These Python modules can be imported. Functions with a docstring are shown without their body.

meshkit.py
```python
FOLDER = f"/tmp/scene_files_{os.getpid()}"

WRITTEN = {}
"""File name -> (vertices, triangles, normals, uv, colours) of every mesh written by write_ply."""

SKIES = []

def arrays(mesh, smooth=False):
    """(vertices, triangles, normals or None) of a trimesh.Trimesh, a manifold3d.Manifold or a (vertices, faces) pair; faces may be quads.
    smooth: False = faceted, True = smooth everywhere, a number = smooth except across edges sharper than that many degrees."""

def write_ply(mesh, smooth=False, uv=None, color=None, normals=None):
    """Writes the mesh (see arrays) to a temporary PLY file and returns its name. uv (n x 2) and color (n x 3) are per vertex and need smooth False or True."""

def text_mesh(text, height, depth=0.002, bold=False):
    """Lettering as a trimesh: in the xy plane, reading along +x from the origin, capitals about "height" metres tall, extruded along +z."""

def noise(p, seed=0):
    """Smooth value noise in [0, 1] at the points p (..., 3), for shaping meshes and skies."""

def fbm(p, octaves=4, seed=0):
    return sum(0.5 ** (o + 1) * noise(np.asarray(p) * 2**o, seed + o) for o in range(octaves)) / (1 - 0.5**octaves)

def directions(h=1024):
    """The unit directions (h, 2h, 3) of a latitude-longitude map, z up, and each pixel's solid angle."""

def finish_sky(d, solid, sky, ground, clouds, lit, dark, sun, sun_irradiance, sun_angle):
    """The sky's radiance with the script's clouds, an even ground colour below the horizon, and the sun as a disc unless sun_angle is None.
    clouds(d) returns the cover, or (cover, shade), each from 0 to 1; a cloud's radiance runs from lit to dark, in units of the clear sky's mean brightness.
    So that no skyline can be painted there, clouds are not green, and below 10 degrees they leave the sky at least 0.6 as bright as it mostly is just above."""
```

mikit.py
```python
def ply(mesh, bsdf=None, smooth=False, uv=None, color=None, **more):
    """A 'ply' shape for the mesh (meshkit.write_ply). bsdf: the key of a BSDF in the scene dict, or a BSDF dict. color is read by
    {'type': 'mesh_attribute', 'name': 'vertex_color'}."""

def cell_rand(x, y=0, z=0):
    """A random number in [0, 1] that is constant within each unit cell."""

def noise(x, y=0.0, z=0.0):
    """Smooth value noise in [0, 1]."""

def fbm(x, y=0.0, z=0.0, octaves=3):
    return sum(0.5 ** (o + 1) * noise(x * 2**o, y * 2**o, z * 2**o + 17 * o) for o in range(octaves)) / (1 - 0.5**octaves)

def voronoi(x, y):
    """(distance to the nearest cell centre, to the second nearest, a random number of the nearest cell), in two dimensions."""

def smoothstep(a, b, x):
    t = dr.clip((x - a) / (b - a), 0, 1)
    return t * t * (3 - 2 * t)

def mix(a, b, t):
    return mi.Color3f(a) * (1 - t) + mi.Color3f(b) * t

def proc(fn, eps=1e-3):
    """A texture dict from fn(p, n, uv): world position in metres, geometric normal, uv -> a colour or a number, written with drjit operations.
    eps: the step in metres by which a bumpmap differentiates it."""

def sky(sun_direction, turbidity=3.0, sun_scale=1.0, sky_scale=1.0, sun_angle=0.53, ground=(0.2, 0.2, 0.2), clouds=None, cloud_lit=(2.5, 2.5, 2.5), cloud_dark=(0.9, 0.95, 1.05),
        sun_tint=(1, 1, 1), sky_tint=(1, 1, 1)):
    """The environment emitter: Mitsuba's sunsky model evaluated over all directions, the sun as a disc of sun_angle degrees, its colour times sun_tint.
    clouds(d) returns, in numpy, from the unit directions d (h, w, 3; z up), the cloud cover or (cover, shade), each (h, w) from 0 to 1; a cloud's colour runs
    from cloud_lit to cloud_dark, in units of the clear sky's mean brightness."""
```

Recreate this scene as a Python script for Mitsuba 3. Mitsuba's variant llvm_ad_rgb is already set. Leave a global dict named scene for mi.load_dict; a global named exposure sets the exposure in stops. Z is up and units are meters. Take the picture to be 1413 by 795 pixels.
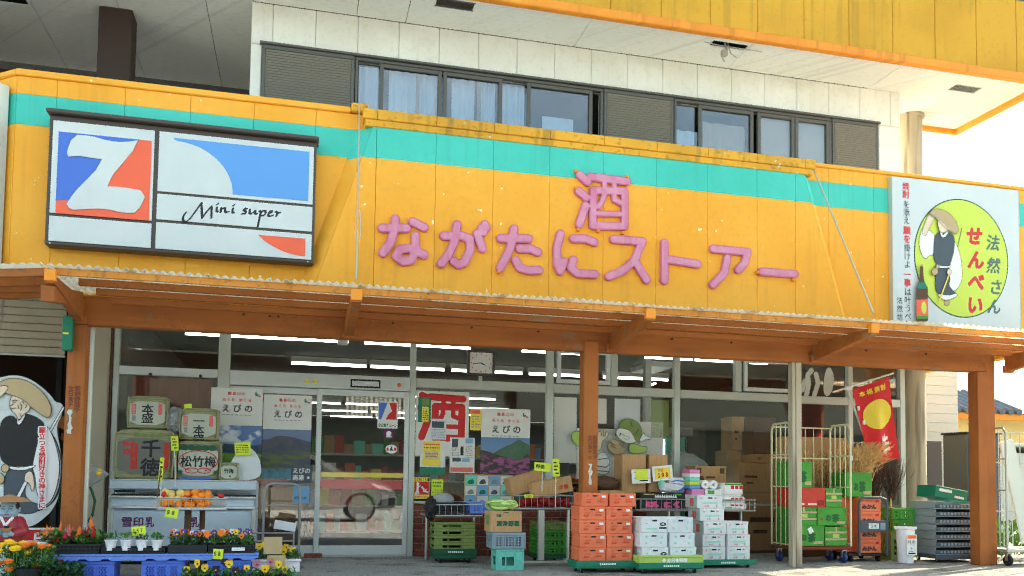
import math, random, numpy as np, trimesh, mitsuba as mi, drjit as dr, mikit
from mikit import proc, noise, fbm, smoothstep, mix
from shapely.geometry import Polygon, LineString, Point, box as sbox
from shapely.ops import unary_union
from shapely import affinity
random.seed(7); rng = np.random.default_rng(7)
T4 = mi.ScalarTransform4f
scene, labels = {}, {}

# ------------------------------------------------------------------ camera
EYE = np.array([0.0, -10.3775, 0.90]); YAW, PITCH, ROLL = 0.24417, 0.05455, -0.013926
fwd = np.array([math.sin(YAW)*math.cos(PITCH), math.cos(YAW)*math.cos(PITCH), math.sin(PITCH)])
right = np.array([math.cos(YAW), -math.sin(YAW), 0.0]); down = np.cross(fwd, right)
right, down = math.cos(ROLL)*right + math.sin(ROLL)*down, -math.sin(ROLL)*right + math.cos(ROLL)*down
cam_m = np.eye(4); cam_m[:3, 0] = -right; cam_m[:3, 1] = -down; cam_m[:3, 2] = fwd; cam_m[:3, 3] = EYE
scene['camera'] = {'type': 'perspective', 'fov': math.degrees(2*math.atan(706.5/1194.8)), 'fov_axis': 'x', 'principal_point_offset_y': -0.2547,
                   'near_clip': 0.05, 'far_clip': 2000.0, 'to_world': T4(cam_m)}
# ------------------------------------------------------------------ light: clear day, the sun stands behind the shop to the right
SUN = (0.88, 0.44, 0.54)
def thin_cloud(d):
    import meshkit
    q = d*np.array([3.0, 3.0, 6.0])
    f = meshkit.fbm(q, 4, 3)
    return np.clip((f-0.45)*1.6, 0, 0.45)
scene['sky'] = mikit.sky(SUN, turbidity=3.5, sun_scale=0.95, sun_tint=(0.94, 1.0, 1.10), clouds=thin_cloud, cloud_lit=(2.3, 2.3, 2.25), cloud_dark=(1.2, 1.2, 1.25), sky_tint=(1.18, 1.05, 0.84))
labels['sky'] = {'kind': 'structure', 'label': 'bright pale sky above the roof edge'}
exposure = 4.05

# ------------------------------------------------------------------ helpers
def num(name):
    if name not in scene and name not in labels: return name
    k = 1
    while f'{name}_{k:03d}' in scene or f'{name}_{k:03d}' in labels: k += 1
    return f'{name}_{k:03d}'
def thing(name, label, cat, group=None):
    k = num(name); labels[k] = {'label': label, 'category': cat}
    if group: labels[k]['group'] = group
    return k
def one(name, mesh, mat, label, cat, group=None, smooth=False, **more):
    k = thing(name, label, cat, group); scene[k] = mikit.ply(mesh, mat, smooth, **more); return k
def struct(name, mesh, mat, label=None, smooth=False):
    k = num(name); scene[k] = mikit.ply(mesh, mat, smooth); labels[k] = {'kind': 'structure'}
    if label: labels[k]['label'] = label
    return k
def part(p, name, mesh, mat, smooth=False, label=None, kind=None, **more):
    if isinstance(mesh, list):
        if not mesh: return None
        mesh = C(mesh)
    k = num(p+'__'+name); scene[k] = mikit.ply(mesh, mat, smooth, **more)
    if label or kind:
        labels[k] = {}
        if label: labels[k]['label'] = label
        if kind: labels[k]['kind'] = kind
    return k
def C(ms): return trimesh.util.concatenate([m for m in ms if m is not None])
_s = [(x, y, z) for x in (-1, 1) for y in (-1, 1) for z in (-1, 1)]
_ref = [];
for s in _s:
    for ax in range(3):
        _ref.append([s[i]*(1.0 if i == ax else 0.8) for i in range(3)])
_ref = np.array(_ref); _h = trimesh.convex.convex_hull(_ref)
_idx = [int(np.argmin(np.abs(_ref-v).sum(1))) for v in _h.vertices]; _cf = np.array(_h.faces); _cv = _ref[_idx]
_full = np.isclose(np.abs(_cv), 1.0); _sg = np.sign(_cv)
def bx(x0, x1, y0, y1, z0, z1, b=0.003):
    lo = np.minimum([x0, y0, z0], [x1, y1, z1]); hi = np.maximum([x0, y0, z0], [x1, y1, z1])
    hs = (hi-lo)/2; c = (lo+hi)/2; b = min(b, 0.45*hs.min())
    if b <= 0: return trimesh.creation.box(extents=hi-lo, transform=trimesh.transformations.translation_matrix(c))
    v = _sg*np.where(_full, hs, hs-b)+c
    return trimesh.Trimesh(v, _cf, process=False)
def rot(m, deg, axis, at=None):
    m = m.copy(); at = m.bounds.mean(0) if at is None else at
    m.apply_transform(trimesh.transformations.rotation_matrix(math.radians(deg), axis, at)); return m
def mv(m, x=0, y=0, z=0):
    m = m.copy(); m.apply_translation((x, y, z)); return m
def tube(pts, r, n=8, closed=False):
    p = np.asarray(pts, float); k = len(p); rr = np.broadcast_to(np.asarray(r, float), (k,))
    if closed: t = np.roll(p, -1, 0)-np.roll(p, 1, 0)
    else: t = np.gradient(p, axis=0)
    t /= np.linalg.norm(t, axis=1, keepdims=True)+1e-12
    a = np.cross(t[0], [0, 0, 1.0] if abs(t[0][2]) < 0.9 else [1.0, 0, 0]); a /= np.linalg.norm(a)
    ang = np.arange(n)*2*np.pi/n; V = []
    for i in range(k):
        a = a-np.dot(a, t[i])*t[i]; a /= np.linalg.norm(a)+1e-12; b = np.cross(t[i], a)
        V.append(p[i]+rr[i]*(np.cos(ang)[:, None]*a+np.sin(ang)[:, None]*b))
    V = np.vstack(V); F = []
    for i in range(k if closed else k-1):
        j = (i+1) % k
        for q in range(n):
            F += [(i*n+q, i*n+(q+1) % n, j*n+(q+1) % n), (i*n+q, j*n+(q+1) % n, j*n+q)]
    if not closed:
        V = np.vstack([V, p[0], p[-1]])
        for q in range(n): F += [(k*n, (q+1) % n, q), (k*n+1, (k-1)*n+q, (k-1)*n+(q+1) % n)]
    return trimesh.Trimesh(V, np.array(F), process=False)
def rod(a, b, r, n=8): return tube([a, b], r, n)
def lathe(prof, n=24, at=(0, 0, 0), sx=1, sy=1):
    p = np.asarray(prof, float); ang = np.arange(n)*2*np.pi/n; k = len(p)
    V = np.stack([p[:, 0][:, None]*np.cos(ang)*sx, p[:, 0][:, None]*np.sin(ang)*sy, np.repeat(p[:, 1][:, None], n, 1)], -1).reshape(-1, 3)+np.asarray(at)
    F = []
    for i in range(k-1):
        for q in range(n):
            a, b, c, d = i*n+q, i*n+(q+1) % n, (i+1)*n+(q+1) % n, (i+1)*n+q
            F += [(a, b, c), (a, c, d)]
    return trimesh.Trimesh(V, np.array(F), process=False)
def ball(c, r, sub=2, sc=(1, 1, 1)):
    m = trimesh.creation.icosphere(sub, r); m.apply_scale(sc); m.apply_translation(c); return m
_XZ = np.array([[1, 0, 0, 0], [0, 0, -1, 0], [0, 1, 0, 0], [0, 0, 0, 1.0]])
def sheet(g, y, d=0.002):
    """the flat shape g, given in (x, z), as a sheet d thick whose back lies at y and whose front faces the street"""
    ms = []
    for q in getattr(g, 'geoms', [g]):
        if q.is_empty or q.geom_type != 'Polygon' or q.area < 1e-7: continue
        m = trimesh.creation.extrude_polygon(q, d, engine='earcut'); m.apply_transform(_XZ); m.apply_translation((0, y, 0)); ms.append(m)
    return C(ms) if ms else None
def P(pts): return Polygon(pts).buffer(0)
def R4(x0, x1, z0, z1): return sbox(x0, z0, x1, z1)
def smoothpoly(pts, it=2):
    p = np.asarray(pts, float)
    for _ in range(it):
        q = np.roll(p, -1, 0); p = np.stack([0.75*p+0.25*q, 0.25*p+0.75*q], 1).reshape(-1, 2)
    return Polygon(p).buffer(0)
_gc = {}
def glyph(c):
    if c not in _gc:
        g = None
        for ring in OUTLINES[list(dict.fromkeys(GLYPHS)).index(c)]:
            q = np.array(ring, float).reshape(-1, 2)/90.0
            s = Polygon(q).buffer(0); g = s if g is None else g.symmetric_difference(s)
        _gc[c] = g
    return _gc[c]
def words(t, x, z, h, sx=1.0, vert=False, gap=1.0, bold=0.0, lean=0.0):
    """lettering as a flat shape; x = left edge, z = top edge, h = size of a character"""
    gs = []
    for i, c in enumerate(t):
        if c == ' ': continue
        g = affinity.scale(glyph(c), h*sx, h, origin=(0, 0))
        if bold: g = g.buffer(bold*h)
        if lean: g = affinity.skew(g, xs=lean, origin=(0, 0))
        gs.append(affinity.translate(g, x if vert else x+i*h*sx*gap, z-h*(1+(i*gap if vert else 0))))
    return unary_union(gs)
def strokes(ls, w): return unary_union([LineString(l).buffer(w, quad_segs=6) for l in ls])
def pen(ls, a, b, deg):
    """strokes drawn with a broad nib, a wide and b thick"""
    nib = affinity.rotate(affinity.scale(Point(0, 0).buffer(1, quad_segs=4), a, b), deg)
    out = []
    for l in ls:
        for p, q in zip(l[:-1], l[1:]):
            out.append(unary_union([affinity.translate(nib, *p), affinity.translate(nib, *q)]).convex_hull)
    return unary_union(out)

# ------------------------------------------------------------------ materials
def lin(r, g, b, k=1.0):
    f = lambda c: (c/255/12.92 if c <= 10 else ((c/255+0.055)/1.055)**2.4)*k
    return [f(r), f(g), f(b)]
def M(key, rgb, rough=0.6, spec=0.4, metal=0.0, **more):
    base = rgb if isinstance(rgb, dict) else {'type': 'rgb', 'value': list(rgb)}
    scene[key] = {'type': 'twosided', 'b': {'type': 'principled', 'base_color': base, 'roughness': rough, 'specular': spec, 'metallic': metal, **more}}
    return key
def Mb(key, base, fn, scale, rough=0.6, spec=0.4, eps=1e-3):
    scene[key] = {'type': 'twosided', 'b': {'type': 'bumpmap', 'tex': proc(fn, eps), 'scale': scale, 'b': {'type': 'principled', 'base_color': base, 'roughness': rough, 'specular': spec}}}
    return key
def weather(c1, c2, dirt, f=1.3, streak=0.25, chip=0.0, chipc=(0.75, 0.72, 0.65), fleck=0.0):
    """paint of two near tones with rain streaks of dirt, flecks and chipped spots"""
    def fn(p, n, uv):
        h = p.x+p.y*0.83
        c = mix(c1, c2, smoothstep(0.25, 0.75, fbm(h*f, p.z*f, p.y*f, 3)))
        s = smoothstep(0.52, 0.80, fbm(h*17, p.z*0.9, 3.0, 3))*smoothstep(0.35, 0.65, fbm(h*1.1, p.z*1.6, 9.0, 3))
        c = mix(c, dirt, s*streak*1.6)
        g = smoothstep(0.60, 0.72, fbm(h*30, p.z*30, p.y*30, 2))
        c = mix(c, dirt, g*fleck)
        if chip > 0:
            k = smoothstep(0.80, 0.83, fbm(h*14, p.z*16, 5.0, 3)+0.10*noise(h*70, p.z*70, 1.0)-(0.12-chip))
            c = mix(c, chipc, k)
        return c
    return proc(fn)
YEL1, YEL2 = lin(248, 172, 44, 0.9), lin(252, 182, 60, 0.9)
f_stucco = lambda p, n, uv: fbm((p.x+p.y)*70, p.z*45, 2.0, 3)
Mb('m_yellow', weather(YEL1, YEL2, lin(170, 118, 44), 1.2, 0.10, 0.018, lin(250, 226, 170), fleck=0.06), f_stucco, 0.004, 0.65)
M('m_coping', weather(lin(240, 176, 50, 0.86), lin(216, 158, 46, 0.84), lin(120, 100, 50), 2.0, 0.30, 0.04, lin(210, 200, 170), fleck=0.45), 0.75)
Mb('m_teal', weather(lin(66, 204, 182, 0.82), lin(78, 212, 192, 0.82), lin(60, 120, 100), 1.2, 0.06, 0.0, fleck=0.04), f_stucco, 0.004, 0.6)
M('m_roofyellow', weather(lin(226, 170, 48, 0.84), lin(212, 158, 42, 0.84), lin(140, 112, 42), 1.6, 0.20, 0.0, fleck=0.14), 0.75)
M('m_trim', weather(lin(250, 160, 46, 0.84), lin(240, 148, 38, 0.84), lin(150, 90, 30), 2.0, 0.2), 0.55)
def t_grain(ax):   # old orange paint on timber: faint grain, scuffs and bare worn patches
    def fn(p, n, uv):
        u, v, w = (p.x, p.z, p.y) if ax == 0 else (p.z, p.x, p.y)
        g = fbm(u*2.0, v*30, w*30, 2); c = mix(lin(190, 113, 50, 0.74), lin(172, 99, 44, 0.72), smoothstep(0.25, 0.75, 0.35*g+0.65*fbm(u*2.2, v*3+1, w*3, 3)))
        c = mix(c, lin(118, 74, 36), smoothstep(0.58, 0.78, fbm(u*5+7, v*9, w*9, 4))*0.28)
        c = mix(c, lin(90, 66, 44), smoothstep(0.70, 0.80, noise(u*55, v*55, w*55))*smoothstep(0.50, 0.70, fbm(u*1.4, v*2, w*2, 3))*0.35)
        k = smoothstep(0.69, 0.72, fbm(u*2.2, v*7, w*7+3, 4)+0.06*noise(u*60, v*60, w*60)); return mix(c, lin(136, 112, 84), k*0.6)
    return proc(fn)
M('m_boardpaint', weather(lin(226, 150, 58, 0.86), lin(212, 134, 48, 0.84), lin(120, 80, 40), 3.0, 0.3, 0.04, lin(130, 108, 84), fleck=0.3), 0.6); M('m_wood', t_grain(0), 0.7); M('m_woodpost', t_grain(1), 0.7)  # the front board is coloured lighter than the other awning timber
M('m_panel', weather(lin(238, 240, 234, 0.94), lin(230, 231, 222, 0.94), lin(176, 168, 140), 3.0, 0.06, fleck=0.12), 0.7)
M('m_soffit', weather(lin(236, 240, 236, 0.94), lin(228, 232, 226, 0.94), lin(128, 122, 104), 0.7, 0.10, fleck=0.10), 0.8)
def t_concrete(p, n, uv):
    c = mix(lin(104, 106, 104), lin(136, 134, 126), fbm(p.x*1.4, p.y*2.2, p.z*2, 4))
    c = mix(c, lin(62, 62, 60), smoothstep(0.60, 0.78, fbm(p.x*2.6+4, p.y*3.1, p.z*2.6, 4))*0.7)
    k = fbm(p.x*1.1+3, p.y*1.3, 5.0, 4); c = mix(c, lin(48, 48, 46), smoothstep(0.0035, 0.0015, dr.abs(k-0.5)*1.0)*0.8)
    c = mix(c, lin(52, 50, 46), smoothstep(0.74, 0.78, fbm(p.x*6, p.y*6, 2.0, 3))*0.5)
    c = mix(c, lin(190, 186, 176), smoothstep(0.70, 0.80, noise(p.x*150, p.y*150, p.z*150))*0.45)
    return c
M('m_concrete', proc(t_concrete), 0.85)
def t_asphalt(p, n, uv):
    c = mix(lin(66, 67, 68), lin(90, 90, 88), fbm(p.x*0.6, p.y*0.6, 0, 4))
    return mix(c, lin(150, 148, 140), smoothstep(0.68, 0.8, noise(p.x*90, p.y*90, 3.0))*0.5)
M('m_asphalt', proc(t_asphalt), 0.9)
M('m_bouncelot', weather(lin(146, 152, 154), lin(160, 165, 166), lin(110, 108, 102), 0.5, 0.1, fleck=0.2), 0.9)  # pale tone chosen so the unseen lot throws light up to the soffit
def t_column(p, n, uv):
    c = mix(lin(186, 177, 154), lin(160, 150, 128), fbm((p.x+p.y)*2, p.z*1.2, 0, 3))
    return mix(c, lin(96, 84, 66), smoothstep(0.55, 0.8, fbm((p.x-p.y)*12, p.z*1.1, 4, 3))*0.6)
M('m_column', proc(t_column), 0.8)
M('m_letter', weather(lin(204, 108, 140, 0.85), lin(212, 122, 152, 0.85), lin(168, 78, 106), 6.0, 0.4, fleck=0.15), 0.5)
M('m_letterface', weather(lin(226, 156, 180, 0.88), lin(216, 136, 164, 0.88), lin(198, 106, 134), 9.0, 0.35, fleck=0.2), 0.5)
def t_straw(p, n, uv):
    w = 0.5+0.5*dr.sin(p.z*330+1.5*noise(p.x*18, p.z*18, p.y*18))
    c = mix(lin(132, 134, 100), lin(168, 168, 126), w*0.6+0.4*fbm(p.x*22, p.z*60, p.y*22, 2))
    return mix(c, lin(92, 96, 66), smoothstep(0.6, 0.8, fbm(p.x*5, p.z*5, p.y*5, 3))*0.6)
M('m_straw', proc(t_straw), 0.8)
def t_brick(p, n, uv):
    c = mix(lin(112, 58, 44), lin(150, 78, 58), mikit.cell_rand(p.x*4.7+30, p.z*14+40, 0))
    return mix(c, lin(70, 44, 38), smoothstep(0.5, 0.8, fbm(p.x*40, p.z*40, 0, 3))*0.6)
M('m_brick', proc(t_brick), 0.8)
M('m_mortar', lin(150, 142, 130), 0.9)
def t_card(p, n, uv):
    c = mix(lin(176, 138, 92), lin(192, 154, 108), fbm((p.x+p.y)*5, p.z*5, p.y*3, 3))
    return mix(c, lin(150, 112, 70), smoothstep(0.62, 0.7, noise((p.x-p.y)*260, p.z*12, 2.0))*0.35)
M('m_card', proc(t_card), 0.8)
# simple ones
M('m_oppwall', lin(70, 78, 74), 0.8)
M('m_cage', lin(208, 204, 164), 0.45, 0.5); M('m_greentext', lin(80, 110, 104), 0.6); M('m_barrelgrey', lin(116, 116, 108), 0.8); M('m_barrelpaper', lin(182, 188, 170), 0.75)
M('m_alu', lin(190, 196, 186), 0.45, 0.5, 0.35)
M('m_doorwhite', lin(214, 220, 216, 0.9), 0.4)
M('m_bronze', lin(92, 92, 86), 0.5, 0.5, 0.3)
M('m_slat', lin(128, 126, 116), 0.55)
M('m_dark', lin(40, 40, 40), 0.6)
M('m_black', lin(24, 24, 25), 0.5)
M('m_white', lin(238, 240, 238, 0.9), 0.5)
M('m_signwhite', weather(lin(226, 234, 232, 0.80), lin(220, 229, 227, 0.78), lin(190, 190, 160), 1.5, 0.10, fleck=0.04), 0.28, 0.5)
M('m_paper', lin(236, 236, 228, 0.86), 0.7)
M('m_blue', lin(66, 112, 208, 0.9), 0.3, 0.5); M('m_blue2', lin(92, 158, 226, 0.9), 0.3, 0.5)
M('m_orange', lin(240, 98, 58, 0.95), 0.35, 0.5)
M('m_signframe', lin(74, 66, 60), 0.45)
M('m_brownpillar', lin(66, 54, 48), 0.8)
M('m_red', lin(200, 36, 36), 0.5); M('m_darkred', lin(146, 26, 30), 0.6)
M('m_lime', lin(206, 226, 84, 0.9), 0.45); M('m_limetag', lin(220, 240, 62, 0.92), 0.6)
M('m_tan', lin(186, 164, 122), 0.6); M('m_skin', lin(222, 204, 176), 0.6); M('m_navy', lin(72, 84, 92), 0.6)
M('m_ink', lin(36, 38, 42), 0.6); M('m_inkred', lin(204, 60, 62), 0.6); M('m_grey', lin(140, 142, 140), 0.6)
M('m_green', lin(22, 120, 92), 0.5); M('m_dkgreen', lin(24, 84, 58), 0.5); M('m_boxgreen', weather(lin(78, 166, 56, 0.85), lin(66, 150, 50, 0.82), lin(60, 100, 50), 4.0, 0.15, fleck=0.12), 0.6)
M('m_limecrate', lin(168, 196, 92), 0.5); M('m_olivecrate', lin(120, 140, 72), 0.55)
M('m_tealcrate', lin(104, 190, 172), 0.5); M('m_greycrate', lin(128, 148, 158), 0.5)
M('m_bluecrate', lin(86, 120, 220), 0.45); M('m_tableblue', lin(104, 142, 226), 0.45)
M('m_orangebox', weather(lin(240, 126, 84, 0.92), lin(230, 114, 74, 0.90), lin(170, 84, 56), 4.0, 0.15, fleck=0.12), 0.6); M('m_boxred', lin(190, 58, 40), 0.6)
M('m_boxwhite', weather(lin(224, 230, 230, 0.88), lin(214, 221, 222, 0.86), lin(170, 160, 140), 4.0, 0.15, fleck=0.10), 0.6); M('m_printgreen', lin(150, 208, 190), 0.6); M('m_printred', lin(222, 110, 104), 0.6)
M('m_orangeink', lin(196, 66, 36), 0.6); M('m_greenink', lin(24, 92, 40), 0.6)
M('m_steel', lin(186, 190, 190), 0.3, 0.5, 0.8); M('m_galv', lin(176, 180, 170), 0.4, 0.5, 0.5)
M('m_rubber', lin(34, 34, 34), 0.8); M('m_caster', lin(40, 66, 120), 0.5)
M('m_case', lin(196, 214, 224, 0.9), 0.35, 0.5); M('m_caserail', lin(224, 232, 234, 0.9), 0.2, 0.5, 0.5)
M('m_tray', lin(34, 38, 40), 0.6); M('m_soil', lin(58, 46, 36), 0.95)
M('m_leaf', lin(64, 112, 46), 0.55); M('m_leaf2', lin(92, 136, 58), 0.55); M('m_leafdark', lin(42, 82, 44), 0.6)
M('m_fyellow', lin(244, 202, 36), 0.6); M('m_forange', lin(238, 120, 36), 0.6); M('m_fred', lin(196, 44, 40), 0.6); M('m_fpurple', lin(92, 62, 140), 0.6)
M('m_fwhite', lin(232, 228, 232), 0.6); M('m_fdark', lin(52, 24, 44), 0.6); M('m_fpink', lin(190, 110, 130), 0.6); M('m_fruit', lin(240, 142, 40), 0.45); M('m_pear', lin(226, 196, 110), 0.45)
M('m_curtain', lin(150, 178, 200, 0.8), 0.8); M('m_screen', lin(120, 124, 120), 0.8)
M('m_ceiling', lin(128, 134, 124, 0.8), 0.8); M('m_inwall', lin(104, 108, 98, 0.8), 0.8); M('m_infloor', lin(84, 82, 76), 0.4)
M('m_redcloth', lin(112, 60, 46), 0.85); M('m_flag', lin(206, 40, 46), 0.7); M('m_flagyellow', lin(226, 204, 70), 0.7)
M('m_stoneskin', lin(140, 166, 178), 0.5); M('m_kimono', lin(150, 40, 44), 0.4, 0.5); M('m_hat', lin(172, 126, 84), 0.7)
M('m_foam', lin(198, 214, 214), 0.7); M('m_cabbage', lin(200, 222, 150), 0.5); M('m_cabbage2', lin(128, 176, 74), 0.5)
M('m_film', lin(206, 212, 214), 0.25, 0.7); M('m_pink', lin(222, 130, 186), 0.5); M('m_mint', lin(120, 214, 190), 0.5)
M('m_siding', lin(196, 203, 194), 0.7); M('m_cream', lin(230, 208, 140), 0.7); M('m_tile', lin(96, 104, 110), 0.4, 0.5); M('m_brown', lin(92, 66, 46), 0.7)
M('m_rib', lin(232, 232, 222, 0.9), 0.6); M('m_twig', lin(70, 54, 44), 0.9); M('m_dry', lin(206, 170, 112), 0.8); M('m_bamboo', lin(190, 170, 90), 0.5)
M('m_purpleink', lin(98, 40, 92), 0.6); M('m_pinkink', lin(228, 84, 140), 0.6); M('m_yelpaper', lin(244, 222, 74, 0.92), 0.6); M('m_redstripe', lin(190, 36, 52), 0.6)
M('m_poster_blue', lin(120, 170, 210), 0.5); M('m_rust', lin(120, 62, 40), 0.8)
M('m_silver', lin(188, 192, 196), 0.28, 0.5, 0.7, clearcoat=1.0); M('m_carglass', lin(20, 24, 28), 0.05, 0.6)
scene['m_sheet'] = {'type': 'principledthin', 'base_color': weather(lin(232, 222, 192), lin(214, 202, 170), lin(140, 124, 98), 2.0, 0.3, fleck=0.25), 'roughness': 0.5, 'diff_trans': 1.6}
scene['m_petalthin'] = {'type': 'principledthin', 'base_color': {'type': 'rgb', 'value': lin(64, 112, 46)}, 'roughness': 0.6, 'diff_trans': 0.6}
scene['m_glass'] = {'type': 'thindielectric', 'int_ior': 1.5}
scene['m_bag'] = {'type': 'principledthin', 'base_color': {'type': 'rgb', 'value': lin(200, 206, 204)}, 'roughness': 0.3, 'diff_trans': 0.8}
def glow(v): return {'type': 'area', 'radiance': {'type': 'rgb', 'value': v}}
GLYPHS = "焼酎を添え願掛けよ一事は叶うべし法然坊さんせい霧島山のめぐみくるびの高原千徳松竹梅本盛立つ好きの神さまに格かか清浄野菜茶こども番雪印乳上お用特価円新鮮小林全日食チェーンご紹介商品0123456789雑誌"
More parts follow.
